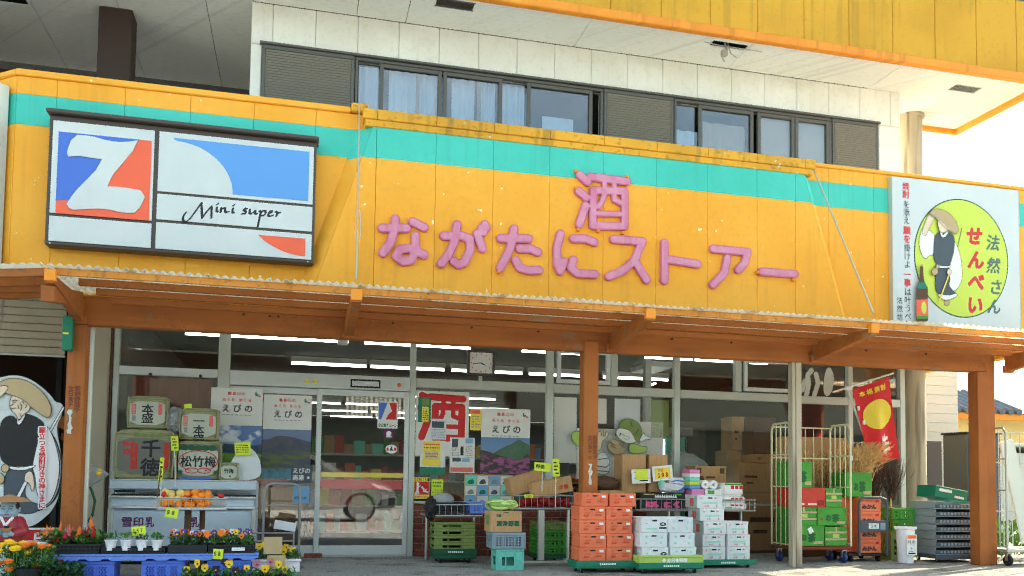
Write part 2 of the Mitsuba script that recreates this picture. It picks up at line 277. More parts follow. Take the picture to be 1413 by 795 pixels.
# data: lettering outlines (90 to the em) and flat artwork (metres on the sheet)
OUTLINES = [
[[3,8,11,20,15,35,17,44,17,86,23,87,24,55,25,57,30,72,36,70,29,51,23,52,22,37,35,22,35,20,30,15,21,27,15,12,8,4],[32,56,43,56,43,67,50,67,50,56,68,56,69,67,76,67,76,56,86,56,86,50,76,49,76,39,77,39,86,39,86,33,70,32,70,12,72,10,79,11,81,14,81,20,83,20,88,18,88,13,86,7,82,4,68,4,65,5,63,8,63,32,54,32,53,31,52,21,48,13,41,7,32,4,29,10,37,13,42,17,46,25,46,32,33,32,33,39,43,39,43,49,32,50],[50,39,69,39,69,49,50,50],[55,71,36,72,36,78,56,78,56,87,62,88,63,78,83,78,83,72,63,72,63,61,56,61],[3,46,7,57,8,69,13,68,13,61,10,48,8,44]],
[[58,4,56,11,70,11,71,12,71,59,45,59,45,66,71,67,71,87,78,87,79,67,87,66,87,59,79,59,79,9,77,6,70,4],[50,48,49,50,53,52,56,51,64,37,66,32,65,30,59,28,56,37],[5,67,15,67,15,77,4,78,4,84,44,84,43,78,32,78,31,77,32,67,42,67,42,5,36,5,35,10,12,10,11,4,5,4],[12,25,12,17,36,17,35,25],[14,36,12,36,12,31,36,31,35,38,29,38,26,40,26,61,21,61,20,45,17,38],[31,61,31,44,35,43,36,61],[21,68,25,67,26,68,26,78,21,77],[12,42,14,43,16,49,16,61,12,61]],
[[9,37,9,39,19,49,28,65,11,66,10,73,31,72,34,84,41,83,40,73,66,75,67,69,57,67,37,65,31,54,37,55,46,55,49,54,53,48,76,58,80,52,79,50,53,40,54,23,46,23,46,36,39,32,35,28,33,24,34,18,38,16,42,14,57,14,73,17,73,9,72,8,58,7,38,8,30,10,27,14,25,18,26,28,32,36,46,44,45,46,42,49,36,49,28,46,20,39,15,33,13,34]],
[[26,34,23,40,32,46,41,56,25,57,25,64,45,64,49,74,48,76,29,76,29,82,83,82,83,76,57,76,53,64,86,64,86,57,69,56,77,48,87,41,83,36,76,38,87,18,87,16,82,14,81,14,78,22,69,36,69,37,75,40,67,47,60,57,50,57,41,44,31,36],[62,24,58,35,63,36,69,21,69,16,63,15],[39,4,37,10,47,11,47,47,54,48,54,8,51,4],[30,14,25,19,32,26,36,37,42,36,40,29,33,16],[8,82,11,86,13,86,25,79,26,76,23,72,21,72,14,78,8,81],[6,10,17,35,19,37,23,33,23,31,12,5,5,8],[3,57,7,62,8,62,22,55,22,52,18,47,12,52]],
[[11,11,10,13,50,52,45,53,17,50,16,59,40,59,59,62,63,61,66,58,66,56,54,47,45,37,50,36,53,34,57,20,60,16,63,15,70,15,82,17,82,9,67,7,62,7,55,9,50,14,46,28,43,31,38,29,18,7],[27,76,28,83,29,83,42,80,64,78,64,75,63,71,61,71,28,75]],
[[71,15,70,17,76,19,88,7,82,4],[50,68,61,69,63,76,48,77,48,83,86,83,86,77,70,77,68,70,69,68,84,68,83,21,50,21],[57,41,77,41,77,48,57,49],[57,55,77,54,77,62,57,63],[57,27,76,26,77,27,77,35,57,35],[47,4,43,9,53,15,57,19,59,19,64,16,61,12,48,4],[38,27,39,30,43,31,48,18,48,15,45,14,42,15],[3,8,6,21,8,34,8,83,46,83,46,77,36,77,34,70,34,68,45,68,45,35,35,34,35,10,34,5,29,4,22,4,21,9,27,9,29,11,29,34,18,35,18,68,26,69,28,77,14,76,14,41,13,22,8,5,7,5],[25,49,25,40,39,41,39,49],[25,63,25,54,39,55,39,63],[13,13,17,20,19,30,25,30,25,25,20,12,17,11]],
[[27,9,26,15,27,16,42,18,42,30,30,30,29,36,42,37,42,49,49,49,49,36,61,36,61,30,49,30,49,19,64,20,64,87,71,87,71,58,88,44,86,39,83,38,74,47,71,49,71,4,64,4,64,15,31,9],[2,40,3,41,14,45,14,62,4,62,4,69,14,69,14,87,21,87,21,69,30,69,29,62,21,62,21,47,30,49,31,43,21,39,21,8,17,4,7,4,6,5,5,10,13,10,14,11,14,36,13,36,4,33],[31,69,31,75,42,75,43,87,49,87,49,75,60,75,60,69,49,69,49,58,62,58,62,52,29,51,29,58,42,58,42,69]],
[[35,63,61,62,60,82,69,82,69,63,82,65,84,64,83,57,69,55,68,34,66,22,59,13,51,6,48,6,42,11,51,17,58,26,61,37,62,54,35,55],[11,48,14,81,23,81,18,49,18,30,20,30,23,41,27,39,28,37,22,20,21,10,16,10,14,14,10,33]],
[[11,18,11,23,12,27,18,33,28,36,41,37,40,82,49,82,48,66,49,65,75,66,75,59,48,56,49,34,64,28,75,21,77,18,73,12,72,12,59,22,52,26,50,25,50,18,48,12,44,9,37,6,28,6,20,8,14,12],[19,21,20,18,24,15,29,14,36,14,39,16,41,19,42,28,37,29,27,29,22,27,20,24]],
[[4,50,87,50,87,43,4,42]],
[[29,4,27,10,40,10,41,17,12,18,12,23,40,23,41,29,4,29,4,36,41,36,40,41,13,41,13,47,41,47,40,53,16,53,15,69,40,69,41,74,6,74,6,80,40,80,41,88,49,87,49,80,85,80,84,74,49,73,49,69,76,69,76,53,49,53,49,48,77,47,77,36,86,36,86,30,77,29,77,14,70,14,69,18,49,18,48,8,45,5,41,4],[49,24,69,23,69,29,49,29],[49,41,49,36,69,36,69,41],[49,58,67,58,68,63,49,64],[22,58,40,58,41,63,23,64]],
[[33,24,35,28,39,32,43,34,48,35,60,35,59,57,36,58,36,65,59,65,59,81,68,81,67,65,82,66,82,59,67,57,68,33,79,26,86,21,86,20,82,14,81,14,69,23,68,17,64,12,56,8,48,8,39,11,35,15,33,18],[41,24,41,20,45,16,54,16,57,17,60,20,60,27,55,29,47,28,43,27],[10,24,11,54,15,81,23,81,18,49,18,29,19,30,23,39,27,36,27,34,21,16,20,8,13,8]],
[[6,78,34,78,34,57,55,57,55,86,63,86,63,57,87,56,87,49,63,49,63,4,55,4,55,49,34,49,34,27,14,27,13,19,6,19],[14,71,13,34,26,34,27,71]],
[[17,48,15,56,40,61,54,62,61,60,69,54,72,49,73,38,70,28,67,23,58,15,41,8,31,6,27,13,28,14,34,15,47,19,55,24,60,29,64,38,64,45,60,51,52,54,37,53,18,47],[26,74,27,82,28,82,43,80,65,78,66,76,64,71,60,71]],
[[5,33,4,35,12,43,26,60,33,67,39,67,47,60,61,44,85,20,85,18,79,13,68,23,45,51,38,58,35,58,33,55,11,27],[77,60,69,75,74,77,81,68,83,62],[65,55,57,71,63,72,71,58]],
[[21,47,22,72,21,82,30,82,29,25,31,19,36,16,41,14,53,16,65,22,75,33,81,28,81,26,74,18,60,9,49,6,38,6,31,8,24,13,22,20]],
[[34,8,32,14,36,17,41,24,50,42,30,42,30,49,54,50,54,65,34,65,34,72,53,72,54,87,61,87,61,72,81,71,81,65,61,65,61,50,84,49,85,43,60,42,44,16,70,19,70,20,63,30,64,31,69,33,80,18,85,9,85,7,79,4,74,13,36,7],[9,82,12,86,14,86,25,81,29,77,30,76,26,71,25,71,17,77,9,80],[11,5,6,10,23,39,25,39,29,35,29,34,15,8,13,5],[4,56,4,58,8,62,20,56,25,52,22,48,20,47]],
[[3,57,15,71,23,88,30,87,28,80,43,80,46,78,47,77,45,70,45,68,59,69,59,86,66,86,67,69,85,68,85,61,68,61,67,59,74,44,80,37,86,32,86,31,82,26,79,27,71,36,63,49,58,39,50,31,43,26,40,26,36,31,44,36,52,44,56,52,59,59,58,61,45,61,44,65,37,50,31,42,19,32,9,27,5,33,16,39,23,45,14,51,13,54,16,57,18,57,28,50,32,57,21,63,21,64,24,68,26,68,35,63,38,73,25,73,17,61,9,51,7,51,3,55],[69,21,68,23,74,25,84,12,86,8,86,6,80,4],[69,81,70,84,74,85,83,76,84,73,78,70],[54,5,50,22,57,23,61,11,62,6,57,5],[32,5,31,22,38,22,40,5,34,4],[4,8,10,15,15,24,22,23,19,16,10,4,4,6]],
[[4,18,3,25,16,30,16,57,4,58,4,64,5,65,16,65,16,86,23,86,23,65,33,65,33,72,58,72,55,87,60,88,62,87,66,77,66,74,63,73,63,72,86,72,86,64,55,64,56,51,82,51,80,16,78,11,75,6,73,5,57,5,55,11,55,12,68,12,71,13,73,26,73,44,55,44,52,29,44,14,33,4,31,4,27,8,27,10,36,17,44,30,47,42,48,64,34,64,34,58,23,57,23,32,34,36,36,29,6,17]],
[[14,61,14,68,48,67,49,69,45,83,53,84,55,74,57,68,74,72,77,72,78,65,60,61,66,48,72,40,73,37,70,33,48,35,48,42,62,41,52,60,16,60],[17,22,17,33,21,41,23,41,28,39,26,34,24,27,26,21,29,18,37,15,44,14,68,17,68,9,53,7,39,7,32,8,22,13,18,17]],
[[6,11,16,33,41,82,49,79,49,78,32,47,40,50,46,50,51,46,54,41,54,23,55,18,58,16,62,16,69,19,74,25,79,37,85,33,85,29,81,21,74,13,66,8,57,8,51,10,48,14,46,18,46,36,45,40,42,42,37,42,31,39,24,31,15,8,8,9]],
[[5,49,4,57,23,58,23,79,31,78,31,59,59,62,59,81,67,81,66,62,83,63,84,56,66,55,65,36,64,33,61,31,52,31,45,33,46,39,52,38,58,39,59,45,58,54,31,52,31,51,31,27,33,20,38,17,50,17,73,19,73,11,57,9,39,9,30,12,26,14,24,20,23,51]],
[[64,62,60,70,67,72,71,68,76,58,80,46,83,30,82,26,75,24,73,37,70,49],[12,46,12,75,21,74,19,67,20,45,22,32,26,23,31,19,34,20,38,24,43,37,49,32,45,20,37,11,29,10,24,13,21,16,17,23,14,33]],
[[7,10,3,15,9,19,17,29,5,30,5,35,21,35,20,36,15,39,14,41,18,44,25,39,31,45,8,45,8,50,38,50,41,47,29,35,39,35,43,34,43,31,49,32,56,35,51,40,46,37,44,37,41,40,42,41,48,45,55,52,55,54,53,54,53,59,73,59,73,54,60,54,61,51,60,50,79,49,82,48,80,44,70,35,74,34,86,31,86,30,83,26,71,28,63,32,61,30,64,29,64,25,81,24,80,11,78,8,75,5,62,5,61,10,72,11,74,19,63,19,59,12,56,9,46,4,41,4,38,9,50,13,55,18,54,19,44,19,44,24,57,25,58,26,57,29,47,26,44,26,42,29,37,19,34,19,32,21,32,22,34,29,29,29,28,8,28,7,25,5,16,4,14,8,14,10,22,11,22,24,8,10],[57,42,64,38,71,44,56,44],[6,74,41,75,41,78,12,78,12,84,78,84,78,78,49,78,49,75,83,75,84,60,76,59,76,69,49,69,49,53,42,53,41,69,14,69,13,59,7,59],[53,66,73,66,73,62,53,62],[17,58,37,59,37,54,17,54],[17,66,37,66,37,62,17,62]],
[[8,25,15,25,15,16,30,16,30,29,16,29,16,80,36,80,40,88,48,87,46,80,72,80,72,52,24,52,23,46,86,46,85,40,24,40,23,35,82,35,80,11,76,5,73,4,61,4,59,9,58,7,52,7,51,9,9,9,8,10],[37,29,37,16,51,16,51,25,58,25,58,10,70,10,72,13,74,25,74,29],[23,69,64,68,65,69,65,74,24,74],[24,63,24,58,65,58,64,63]],
[[9,68,10,69,17,68,17,19,41,18,41,86,49,86,49,19,73,18,73,69,81,69,81,4,73,4,73,10,72,11,9,11]],
[[8,44,12,56,15,61,22,68,36,75,52,76,58,75,67,71,75,65,77,61,81,51,82,37,78,25,70,16,59,10,48,8,44,15,52,17,62,21,69,27,73,34,74,39,73,50,70,57,66,63,58,67,51,69,48,53,41,31,35,20,27,15,21,15,17,17,11,23,8,35],[16,35,18,28,21,25,25,24,29,27,34,36,37,44,42,69,36,67,30,64,21,56,16,47]],
[[8,26,8,35,10,43,14,51,21,59,16,75,24,77,27,65,28,63,39,68,50,69,52,77,52,82,60,82,58,69,63,67,73,62,78,55,81,46,81,31,78,23,75,19,67,12,54,8,49,7,45,13,45,14,54,16,65,21,71,28,74,35,74,43,71,51,65,57,57,62,50,44,43,31,48,25,48,24,45,21,42,20,38,24,30,17,23,14,18,14,14,15,11,18],[30,56,37,40,38,39,43,48,48,62,39,60],[14,30,16,25,18,22,23,22,27,24,33,31,24,50,21,48,17,42,15,36]],
[[64,63,64,66,69,67,76,55,76,53,71,51],[60,47,53,61,58,63,66,49],[17,44,17,48,19,52,43,71,56,84,62,77,29,50,27,47,27,45,59,18,64,11,57,5,47,16,25,35]],
[[7,23,6,32,10,40,16,45,22,49,36,52,45,70,33,71,20,70,20,78,41,78,51,80,54,78,57,75,54,72,44,51,56,49,67,44,69,50,69,59,76,58,77,56,75,41,85,34,85,31,82,26,81,26,74,31,73,31,66,18,59,11,50,5,44,9,43,11,53,17,59,23,63,29,66,36,58,40,47,44,41,44,31,22,27,17,23,15,13,15,8,19],[13,27,16,23,21,23,25,27,33,44,25,42,20,39,14,33]],
[[18,44,18,48,19,50,26,56,48,75,56,84,59,83,63,77,30,50,28,47,28,45,59,18,66,11,61,6,58,5,47,17,25,36]],
[[14,29,10,34,12,36,53,71,42,72,22,70,21,78,39,78,64,80,68,74,43,53,56,53,61,52,69,48,73,44,77,37,77,28,74,18,71,15,67,12,58,8,42,7,31,10,27,16,26,23,28,27,32,31,39,32,46,32,52,29,57,24,59,17,64,20,68,25,69,34,67,39,64,42,58,45,45,46,37,45,27,39,16,29],[34,19,36,16,40,14,48,14,51,15,50,21,46,24,42,26,36,25,34,22]],
[[82,71,77,84,82,85,88,72],[8,64,8,72,24,73,42,76,44,70,37,66,30,58,23,47,20,36,19,28,21,23,23,18,29,14,34,13,44,14,52,19,58,27,60,38,61,52,57,75,65,77,66,69,70,59,74,51,84,39,84,38,80,32,78,32,68,45,67,33,64,23,60,15,55,10,49,6,41,5,32,5,25,6,20,9,14,17,12,23,12,34,16,49,27,66],[68,78,68,81,73,82,78,70,78,68,73,67]],
[[5,78,41,78,40,86,46,88,50,78,84,78,85,71,6,71,5,72],[8,43,82,44,81,7,79,5,75,4,66,4,64,9,64,10,73,10,74,11,74,37,16,37,16,4,8,4],[19,67,72,67,72,66,72,49,71,48,19,48],[26,54,64,54,64,61,27,62],[25,9,25,33,64,33,64,13,32,13,32,9],[32,27,32,19,57,19,57,27]],
[[3,10,8,20,10,33,11,46,12,82,85,82,85,76,54,75,55,73,53,67,78,67,78,34,56,33,55,8,53,5,48,4,38,4,36,10,48,11,49,33,26,34,26,67,44,67,47,75,19,75,19,48,16,24,10,6,8,5,4,8],[34,40,70,40,71,47,34,47],[34,54,70,53,71,61,34,61],[79,7,63,27,67,29,69,29,84,13,85,10],[18,11,18,12,27,21,33,30,40,28,40,26,36,21,24,8]],
[[4,52,41,53,41,73,11,69,9,76,40,80,71,86,77,81,76,80,49,74,49,52,86,52,86,45,49,44,49,4,41,4,41,44,4,45]],
[[70,25,70,28,75,29,84,18,87,13,87,9,81,7,77,17],[32,62,53,63,53,71,29,71,29,78,53,78,53,88,60,87,61,78,85,78,85,71,61,71,61,63,83,63,83,38,52,38,52,36,59,33,66,28,62,23,61,23,54,28,46,32,50,38,32,38],[67,45,77,44,77,56,67,56],[53,45,61,44,61,56,53,56],[38,45,47,44,47,56,38,56],[43,10,43,28,49,28,49,13,51,11,65,11,66,13,67,19,73,17,72,9,70,6,68,5,47,5,44,7],[29,6,24,11,31,20,32,28,34,28,39,27,37,17,33,9],[2,42,2,44,16,57,23,69,30,67,29,63,23,54,23,4,15,4,15,45,6,37],[6,63,3,69,12,76,22,87,28,85,22,76,8,63]],
[[65,81,65,84,71,85,77,68,86,52,81,46,78,49,71,63],[36,13,46,31,55,58,63,56,57,35,48,16,72,19,66,34,72,36,80,21,85,8,78,6,75,12,73,12,39,6],[34,51,43,66,48,84,50,85,56,84,51,65,44,50,40,46,35,49],[3,27,11,44,17,60,16,62,4,62,4,68,17,69,18,87,25,87,25,69,36,68,36,62,25,62,25,58,37,41,37,39,32,35,27,44,25,45,24,4,18,4,17,41,16,40,13,32,7,21,6,21]],
[[2,48,12,66,18,88,26,86,22,69,45,69,46,66,51,78,53,86,53,87,55,88,61,86,56,69,87,69,87,62,73,61,73,8,70,5,67,4,54,4,51,10,52,12,64,12,65,12,65,61,53,61,49,52,43,45,37,48,37,49,42,57,44,61,30,61,30,5,29,4,22,4,22,61,18,61,9,45,7,45]],
[[3,27,10,43,14,60,14,62,4,62,4,68,15,69,15,87,22,87,22,69,30,68,30,62,22,61,22,59,31,43,39,44,40,45,41,62,36,57,31,62,37,70,44,87,51,86,49,78,85,78,84,71,46,71,42,63,81,63,81,44,87,43,87,37,80,36,79,23,86,22,86,16,79,16,77,9,74,5,71,4,60,4,59,10,69,11,71,14,71,16,36,16,38,36,32,37,31,40,28,36,27,36,22,46,22,45,22,4,15,4,15,36,13,36,7,21,6,21],[57,55,68,48,65,44,74,44,74,56,57,56],[57,35,66,28,66,26,63,22,72,22,73,37,56,37],[48,56,47,44,63,44,52,52,52,53,55,56,55,56],[45,37,44,22,62,23,51,32,51,34,54,36,53,37]],
[[8,18,3,24,11,30,19,39,28,51,32,60,6,61,5,68,41,68,41,87,48,88,49,68,85,68,84,61,58,60,62,51,70,39,80,29,87,25,87,23,82,18,77,21,71,27,70,20,49,20,49,4,42,4,41,20,20,20,19,27,9,18],[50,59,49,59,49,28,68,28,68,30,63,35,56,47],[21,29,21,28,41,28,41,60,40,60,31,41]],
[[9,33,4,38,8,44,11,54,12,78,45,78,45,88,52,87,53,78,64,78,64,79,58,84,60,86,64,88,73,80,73,78,84,78,84,71,55,71,56,65,61,56,65,60,71,69,78,67,75,61,65,50,71,44,76,43,79,46,80,53,86,50,84,40,81,36,72,36,68,37,59,45,47,37,44,37,41,41,41,42,54,51,46,71,19,71,20,63,41,63,40,47,39,43,37,40,24,40,22,44,22,46,31,45,33,47,34,57,19,57,16,44,10,33],[14,12,15,13,16,34,75,34,75,12,86,12,86,6,4,5,4,12],[58,28,57,12,68,12,68,28],[40,28,40,12,50,12,50,28],[22,13,33,12,33,28,22,28]],
[[5,15,48,15,56,38,62,59,65,59,70,58,70,56,57,15,86,15,86,8,5,8],[9,70,42,71,38,86,45,88,50,76,50,73,47,72,46,71,82,71,82,64,9,63],[30,18,21,58,28,59,37,24,37,20,36,19]],
[[9,50,7,59,40,68,50,70,65,69,74,64,80,58,82,51,81,38,77,29,71,23,65,19,51,14,33,12,29,20,43,21,57,25,65,30,69,34,73,42,73,49,71,55,66,60,58,63,51,63,37,60,11,50]],
[[48,4,46,10,58,10,59,12,59,41,39,42,39,49,59,49,59,60,72,73,43,74,42,81,79,81,84,77,77,68,67,57,67,49,87,49,87,42,67,42,67,9,64,5,59,4],[6,4,2,10,10,15,16,21,20,26,6,37,11,62,4,62,4,69,13,69,16,87,23,87,21,69,39,68,36,47,30,28,38,20,40,17,36,12,34,12,25,21,15,9,9,5],[14,40,24,34,28,47,30,62,19,62]],
[[17,66,16,73,26,72,45,72,43,83,51,83,53,73,71,77,72,71,72,69,56,67,55,66,59,55,77,59,77,51,62,48,65,42,71,34,71,32,68,29,65,28,47,31,48,37,60,36,54,47,14,48,15,55,27,54,51,54,47,65],[17,20,17,27,20,37,27,36,27,34,24,27,24,23,25,20,28,17,33,15,40,14,66,16,66,8,53,6,38,6,31,8,21,12,18,16]],
[[5,31,3,37,10,43,19,53,27,64,4,65,4,72,21,72,14,84,18,87,20,87,22,85,28,76,24,72,33,72,36,70,32,59,25,49,37,38,39,73,57,74,57,87,64,88,65,74,84,73,84,26,76,26,76,29,65,29,64,4,57,4,57,29,46,29,45,24,39,24,38,36,35,35,33,32,32,32,24,41,23,4,17,4,16,38,7,31],[64,36,76,36,76,47,65,47],[64,55,76,55,76,66,65,66],[45,36,57,36,57,47,46,47],[45,55,57,55,57,66,46,66]],
[[16,18,17,25,22,31,31,34,44,35,44,46,28,46,17,47,17,54,32,53,44,53,44,65,18,66,17,69,17,73,44,72,44,83,44,84,52,83,52,72,76,74,75,67,52,64,52,53,76,55,76,48,52,45,52,33,65,27,78,19,74,12,72,12,64,19,53,24,51,13,47,9,41,7,30,7,22,9,18,13],[23,20,26,16,29,14,40,14,45,19,45,26,40,28,30,27,25,24]],
[[36,22,37,36,42,36,45,36,44,25,47,21,53,19,68,19,81,22,81,21,81,13,67,11,49,12,41,15,38,18],[41,73,69,72,78,73,79,65,75,64,44,64,41,65],[11,46,15,80,24,80,18,47,18,30,20,30,23,39,28,37,28,35,22,20,21,8,15,8,13,11,11,27]],
[[5,21,3,28,12,45,17,59,16,61,4,61,4,68,18,68,18,87,25,87,25,68,36,68,37,64,47,76,52,88,59,86,56,77,77,78,80,76,80,74,76,65,66,52,74,46,88,40,84,34,80,34,79,4,73,4,72,8,49,8,48,4,41,4,41,34,34,32,31,37,31,40,26,46,25,46,25,4,18,4,17,41,16,40,10,26,6,21],[48,15,73,14,73,30,72,31,48,31],[50,39,50,37,73,38,61,47],[51,70,54,64,61,57,66,64,70,71,53,71],[25,57,36,44,35,40,46,45,55,52,47,63,38,55,32,59,32,61,25,61]],
[[64,68,65,70,69,72,71,72,82,52,86,43,87,39,81,36,79,37,75,49],[8,54,7,62,28,63,30,72,31,83,39,82,40,80,37,64,49,64,54,63,59,59,61,53,61,40,59,26,57,17,54,13,50,9,46,8,38,8,31,10,31,17,45,16,49,19,51,27,54,46,53,52,50,56,41,58,35,56,27,31,17,9,15,8,8,10,8,12,15,22,19,33,27,55,24,56,10,54]],
[[51,58,51,64,31,64,31,69,51,70,51,74,29,74,28,80,51,80,52,87,58,88,59,80,82,80,82,74,59,74,59,70,80,69,80,64,59,64,59,59,86,58,86,53,25,53,25,58],[32,47,78,47,78,8,77,6,73,4,61,4,59,10,70,11,71,18,40,18,39,4,32,4],[39,24,71,23,71,30,40,30],[39,36,71,36,71,41,40,42],[8,80,7,82,10,86,12,86,22,80,26,76,22,71,21,71,16,75],[6,10,13,23,19,38,20,39,26,35,26,34,13,5,7,8],[3,58,7,62,20,55,22,53,22,52,19,47,17,47,4,56]],
[[29,56,24,61,30,67,38,78,43,87,50,86,49,80,68,80,72,77,70,72,65,64,79,64,80,49,87,48,87,42,80,41,80,23,72,22,72,26,59,26,58,8,55,5,51,4,40,4,38,11,51,12,51,26,32,26,32,33,51,33,51,41,26,42,26,48,50,49,51,57,34,57,33,58],[58,34,72,33,72,42,59,42],[58,49,72,49,72,57,59,57],[38,65,39,64,55,64,61,72,44,73],[8,82,11,86,12,86,25,80,28,77,28,76,24,71,23,71,16,77,9,80],[6,9,22,39,23,39,27,36,27,33,13,5,11,5],[4,57,7,62,8,62,21,54,23,52,21,48,18,46,11,52,4,55]],
[[4,8,3,14,22,17,22,29,6,30,6,36,22,37,22,46,6,46,7,83,46,83,46,53,69,54,62,60,53,66,52,68,55,71,57,71,65,67,74,76,48,76,48,83,82,83,86,81,82,74,71,62,78,56,78,54,85,54,87,53,88,51,80,31,74,32,78,46,69,46,69,10,67,5,61,4,51,4,49,9,49,11,61,11,62,12,61,46,48,46,46,47,46,46,30,45,30,36,46,36,46,30,30,29,30,18,48,20,47,13,6,7],[29,68,39,67,39,77,29,77],[30,62,29,52,39,52,39,61],[13,53,23,52,23,61,13,61],[13,68,23,67,23,77,13,77]],
[[7,5,3,12,12,15,23,20,33,28,5,28,5,35,40,35,41,42,42,42,37,56,42,57,42,59,9,58,8,64,44,66,57,68,56,74,34,74,33,67,26,67,26,74,6,74,5,81,26,81,26,88,33,87,34,81,56,81,57,87,64,88,64,81,85,81,85,74,64,74,64,68,73,70,78,65,78,64,64,61,44,59,43,58,49,47,49,44,45,43,49,42,49,35,85,35,85,28,56,28,66,21,77,16,86,13,86,11,82,6,75,8,65,13,49,25,48,4,41,4,40,24,27,14,12,6],[62,41,72,59,80,56,68,39],[13,52,13,54,16,55,19,55,26,45,26,41,20,39]],
[[7,38,4,44,13,48,30,57,40,66,44,71,43,72,32,72,32,63,25,63,24,72,5,72,5,78,24,79,25,87,32,87,32,79,57,79,58,87,65,88,66,79,85,78,85,72,66,72,65,63,58,63,57,72,44,71,50,68,50,65,62,56,78,48,87,45,83,38,65,46,56,51,45,60,33,50,16,41,17,40,41,40,41,51,48,52,49,51,50,40,75,40,74,33,49,33,49,11,49,7,46,5,42,4,33,4,31,9,31,10,40,10,41,11,41,33,16,33,15,40],[57,27,61,30,63,30,73,21,80,14,82,11,75,8,64,19,57,25],[8,11,8,13,17,20,24,29,27,29,32,27,26,18,14,7,12,7]],
[[15,32,17,39,25,39,23,26,25,22,30,19,39,17,54,17,75,20,76,12,70,10,55,9,38,9,29,10,21,14,17,18,15,22],[21,67,21,75,31,74,70,75,69,67,66,67,33,66]],
[[82,71,75,84,80,85,87,75,87,72,84,71],[65,78,66,80,71,81,76,73,77,68,72,67],[16,23,16,32,19,38,31,50,19,73,18,76,19,78,25,81,26,80,31,68,38,54,64,69,65,69,68,64,68,62,44,50,33,42,26,34,23,26,25,21,27,19,36,16,52,15,73,18,73,9,53,7,32,8,21,13,18,17]],
[[9,40,9,48,10,48,20,45,28,45,29,60,11,63,10,70,12,71,20,68,30,67,32,83,40,82,38,67,56,68,56,61,48,60,37,60,35,45,45,44,55,45,55,38,34,37,34,24,36,20,39,17,46,14,58,16,65,19,70,25,71,32,68,40,62,47,62,48,68,50,69,50,72,47,77,38,79,33,79,25,77,21,71,13,61,8,56,7,42,7,36,9,31,12,28,17,26,24,27,37]],
[[4,37,3,39,21,47,32,55,5,56,6,62,24,63,18,72,19,74,12,75,11,80,52,83,71,86,72,86,76,82,76,80,66,78,66,77,72,76,73,74,66,63,85,62,85,56,57,55,70,47,87,40,83,33,75,36,74,4,67,4,67,7,25,7,24,4,17,4,16,36,7,33],[49,54,48,39,68,40,57,46],[48,13,67,13,67,20,48,20],[48,26,67,26,67,32,49,33],[48,76,48,62,57,62,65,78,63,78],[23,40,23,39,42,39,41,53],[24,13,41,13,41,20,24,20],[24,26,40,26,41,27,41,33,24,33],[26,75,26,74,29,70,32,62,41,62,41,76]],
[[6,72,41,73,41,78,12,78,11,83,12,84,78,84,78,78,49,78,48,73,83,72,84,52,77,52,76,66,49,66,48,43,42,42,41,66,14,66,13,52,7,52],[52,50,75,50,75,45,53,45],[13,13,67,14,67,20,17,21,17,26,67,26,67,33,15,33,14,39,75,39,74,4,67,4,67,7,13,7],[52,60,73,61,73,56,52,55],[15,50,37,50,37,45,37,45,16,45],[17,60,37,61,37,56,17,55]],
[[47,81,82,81,82,24,81,21,79,19,64,18,62,24,62,26,74,26,75,27,75,74,55,74,55,4,48,4,47,4],[8,15,5,22,9,26,9,77,36,86,41,81,40,79,17,72,17,56,41,55,41,48,17,48,17,26,41,31,41,24,14,17,9,14]],
[[56,85,63,85,63,15,65,13,77,13,80,18,80,29,81,30,87,27,87,24,85,11,81,6,63,6,59,7,56,11],[8,76,6,82,26,84,46,88,47,87,52,83,51,81,42,79,11,76],[5,24,4,31,6,32,25,34,25,40,36,49,9,50,9,56,15,57,9,72,15,74,21,60,21,58,19,57,19,56,38,56,38,57,36,58,35,60,41,70,44,78,51,76,48,67,41,57,42,56,46,56,49,52,41,44,33,37,32,35,51,36,51,29,33,27,32,10,31,5,25,4,16,4,14,10,22,10,25,11,25,26],[27,58,22,74,28,76,33,63,33,59]],
[[37,16,38,86,39,86,46,86,46,58,80,58,79,51,46,51,46,16,86,16,86,8,4,8,4,16]],
[[62,67,64,73,66,73,80,65,86,59,83,55,81,54],[9,20,9,26,12,31,18,37,29,44,29,60,11,60,10,67,29,67,29,84,37,83,37,68,55,71,55,63,36,60,36,47,50,49,63,49,71,45,76,41,79,33,78,25,75,19,69,13,58,9,47,9,45,16,55,17,61,18,66,21,69,25,71,29,70,34,66,39,61,42,51,42,36,39,36,15,35,12,32,9,25,8,19,10,13,15],[17,24,18,20,21,18,24,17,28,17,29,35,21,31]],
[[7,4,3,9,6,12,10,20,13,32,14,81,80,81,80,10,78,6,71,4,59,4,56,10,57,11,71,11,73,12,72,32,49,32,49,5,48,4,42,4,42,31,41,32,20,32,16,16,11,6],[49,39,72,39,73,53,50,53],[49,61,72,60,73,74,50,74],[21,39,42,39,42,53,21,53],[21,61,41,60,42,74,21,74]],
[[3,50,6,62,8,80,15,80,14,69,18,69,19,87,25,88,26,69,35,69,34,62,26,61,26,43,34,45,36,41,37,43,68,43,68,53,35,53,35,60,57,60,57,71,40,71,40,78,57,78,58,87,64,88,65,78,82,78,82,71,65,71,64,60,86,60,86,53,76,53,76,43,86,42,86,36,76,35,75,8,73,5,67,4,57,4,55,11,68,12,68,36,37,36,36,38,28,36,26,34,26,4,19,4,19,32,6,28,4,33,4,36,19,41,19,61,12,61,9,46,4,49],[41,29,41,31,47,33,54,26,58,18,52,15,49,20]],
[[6,45,1,52,7,58,14,68,22,87,29,86,28,78,86,78,86,72,68,71,69,57,85,57,85,6,79,5,77,11,36,11,36,5,29,5,29,57,44,57,44,72,28,72,27,78,21,66,20,4,14,4,14,53,12,52],[68,18,78,18,77,50,68,50],[52,18,62,18,61,50,52,50],[52,58,61,57,61,72,52,71],[36,18,45,18,45,50,36,50]],
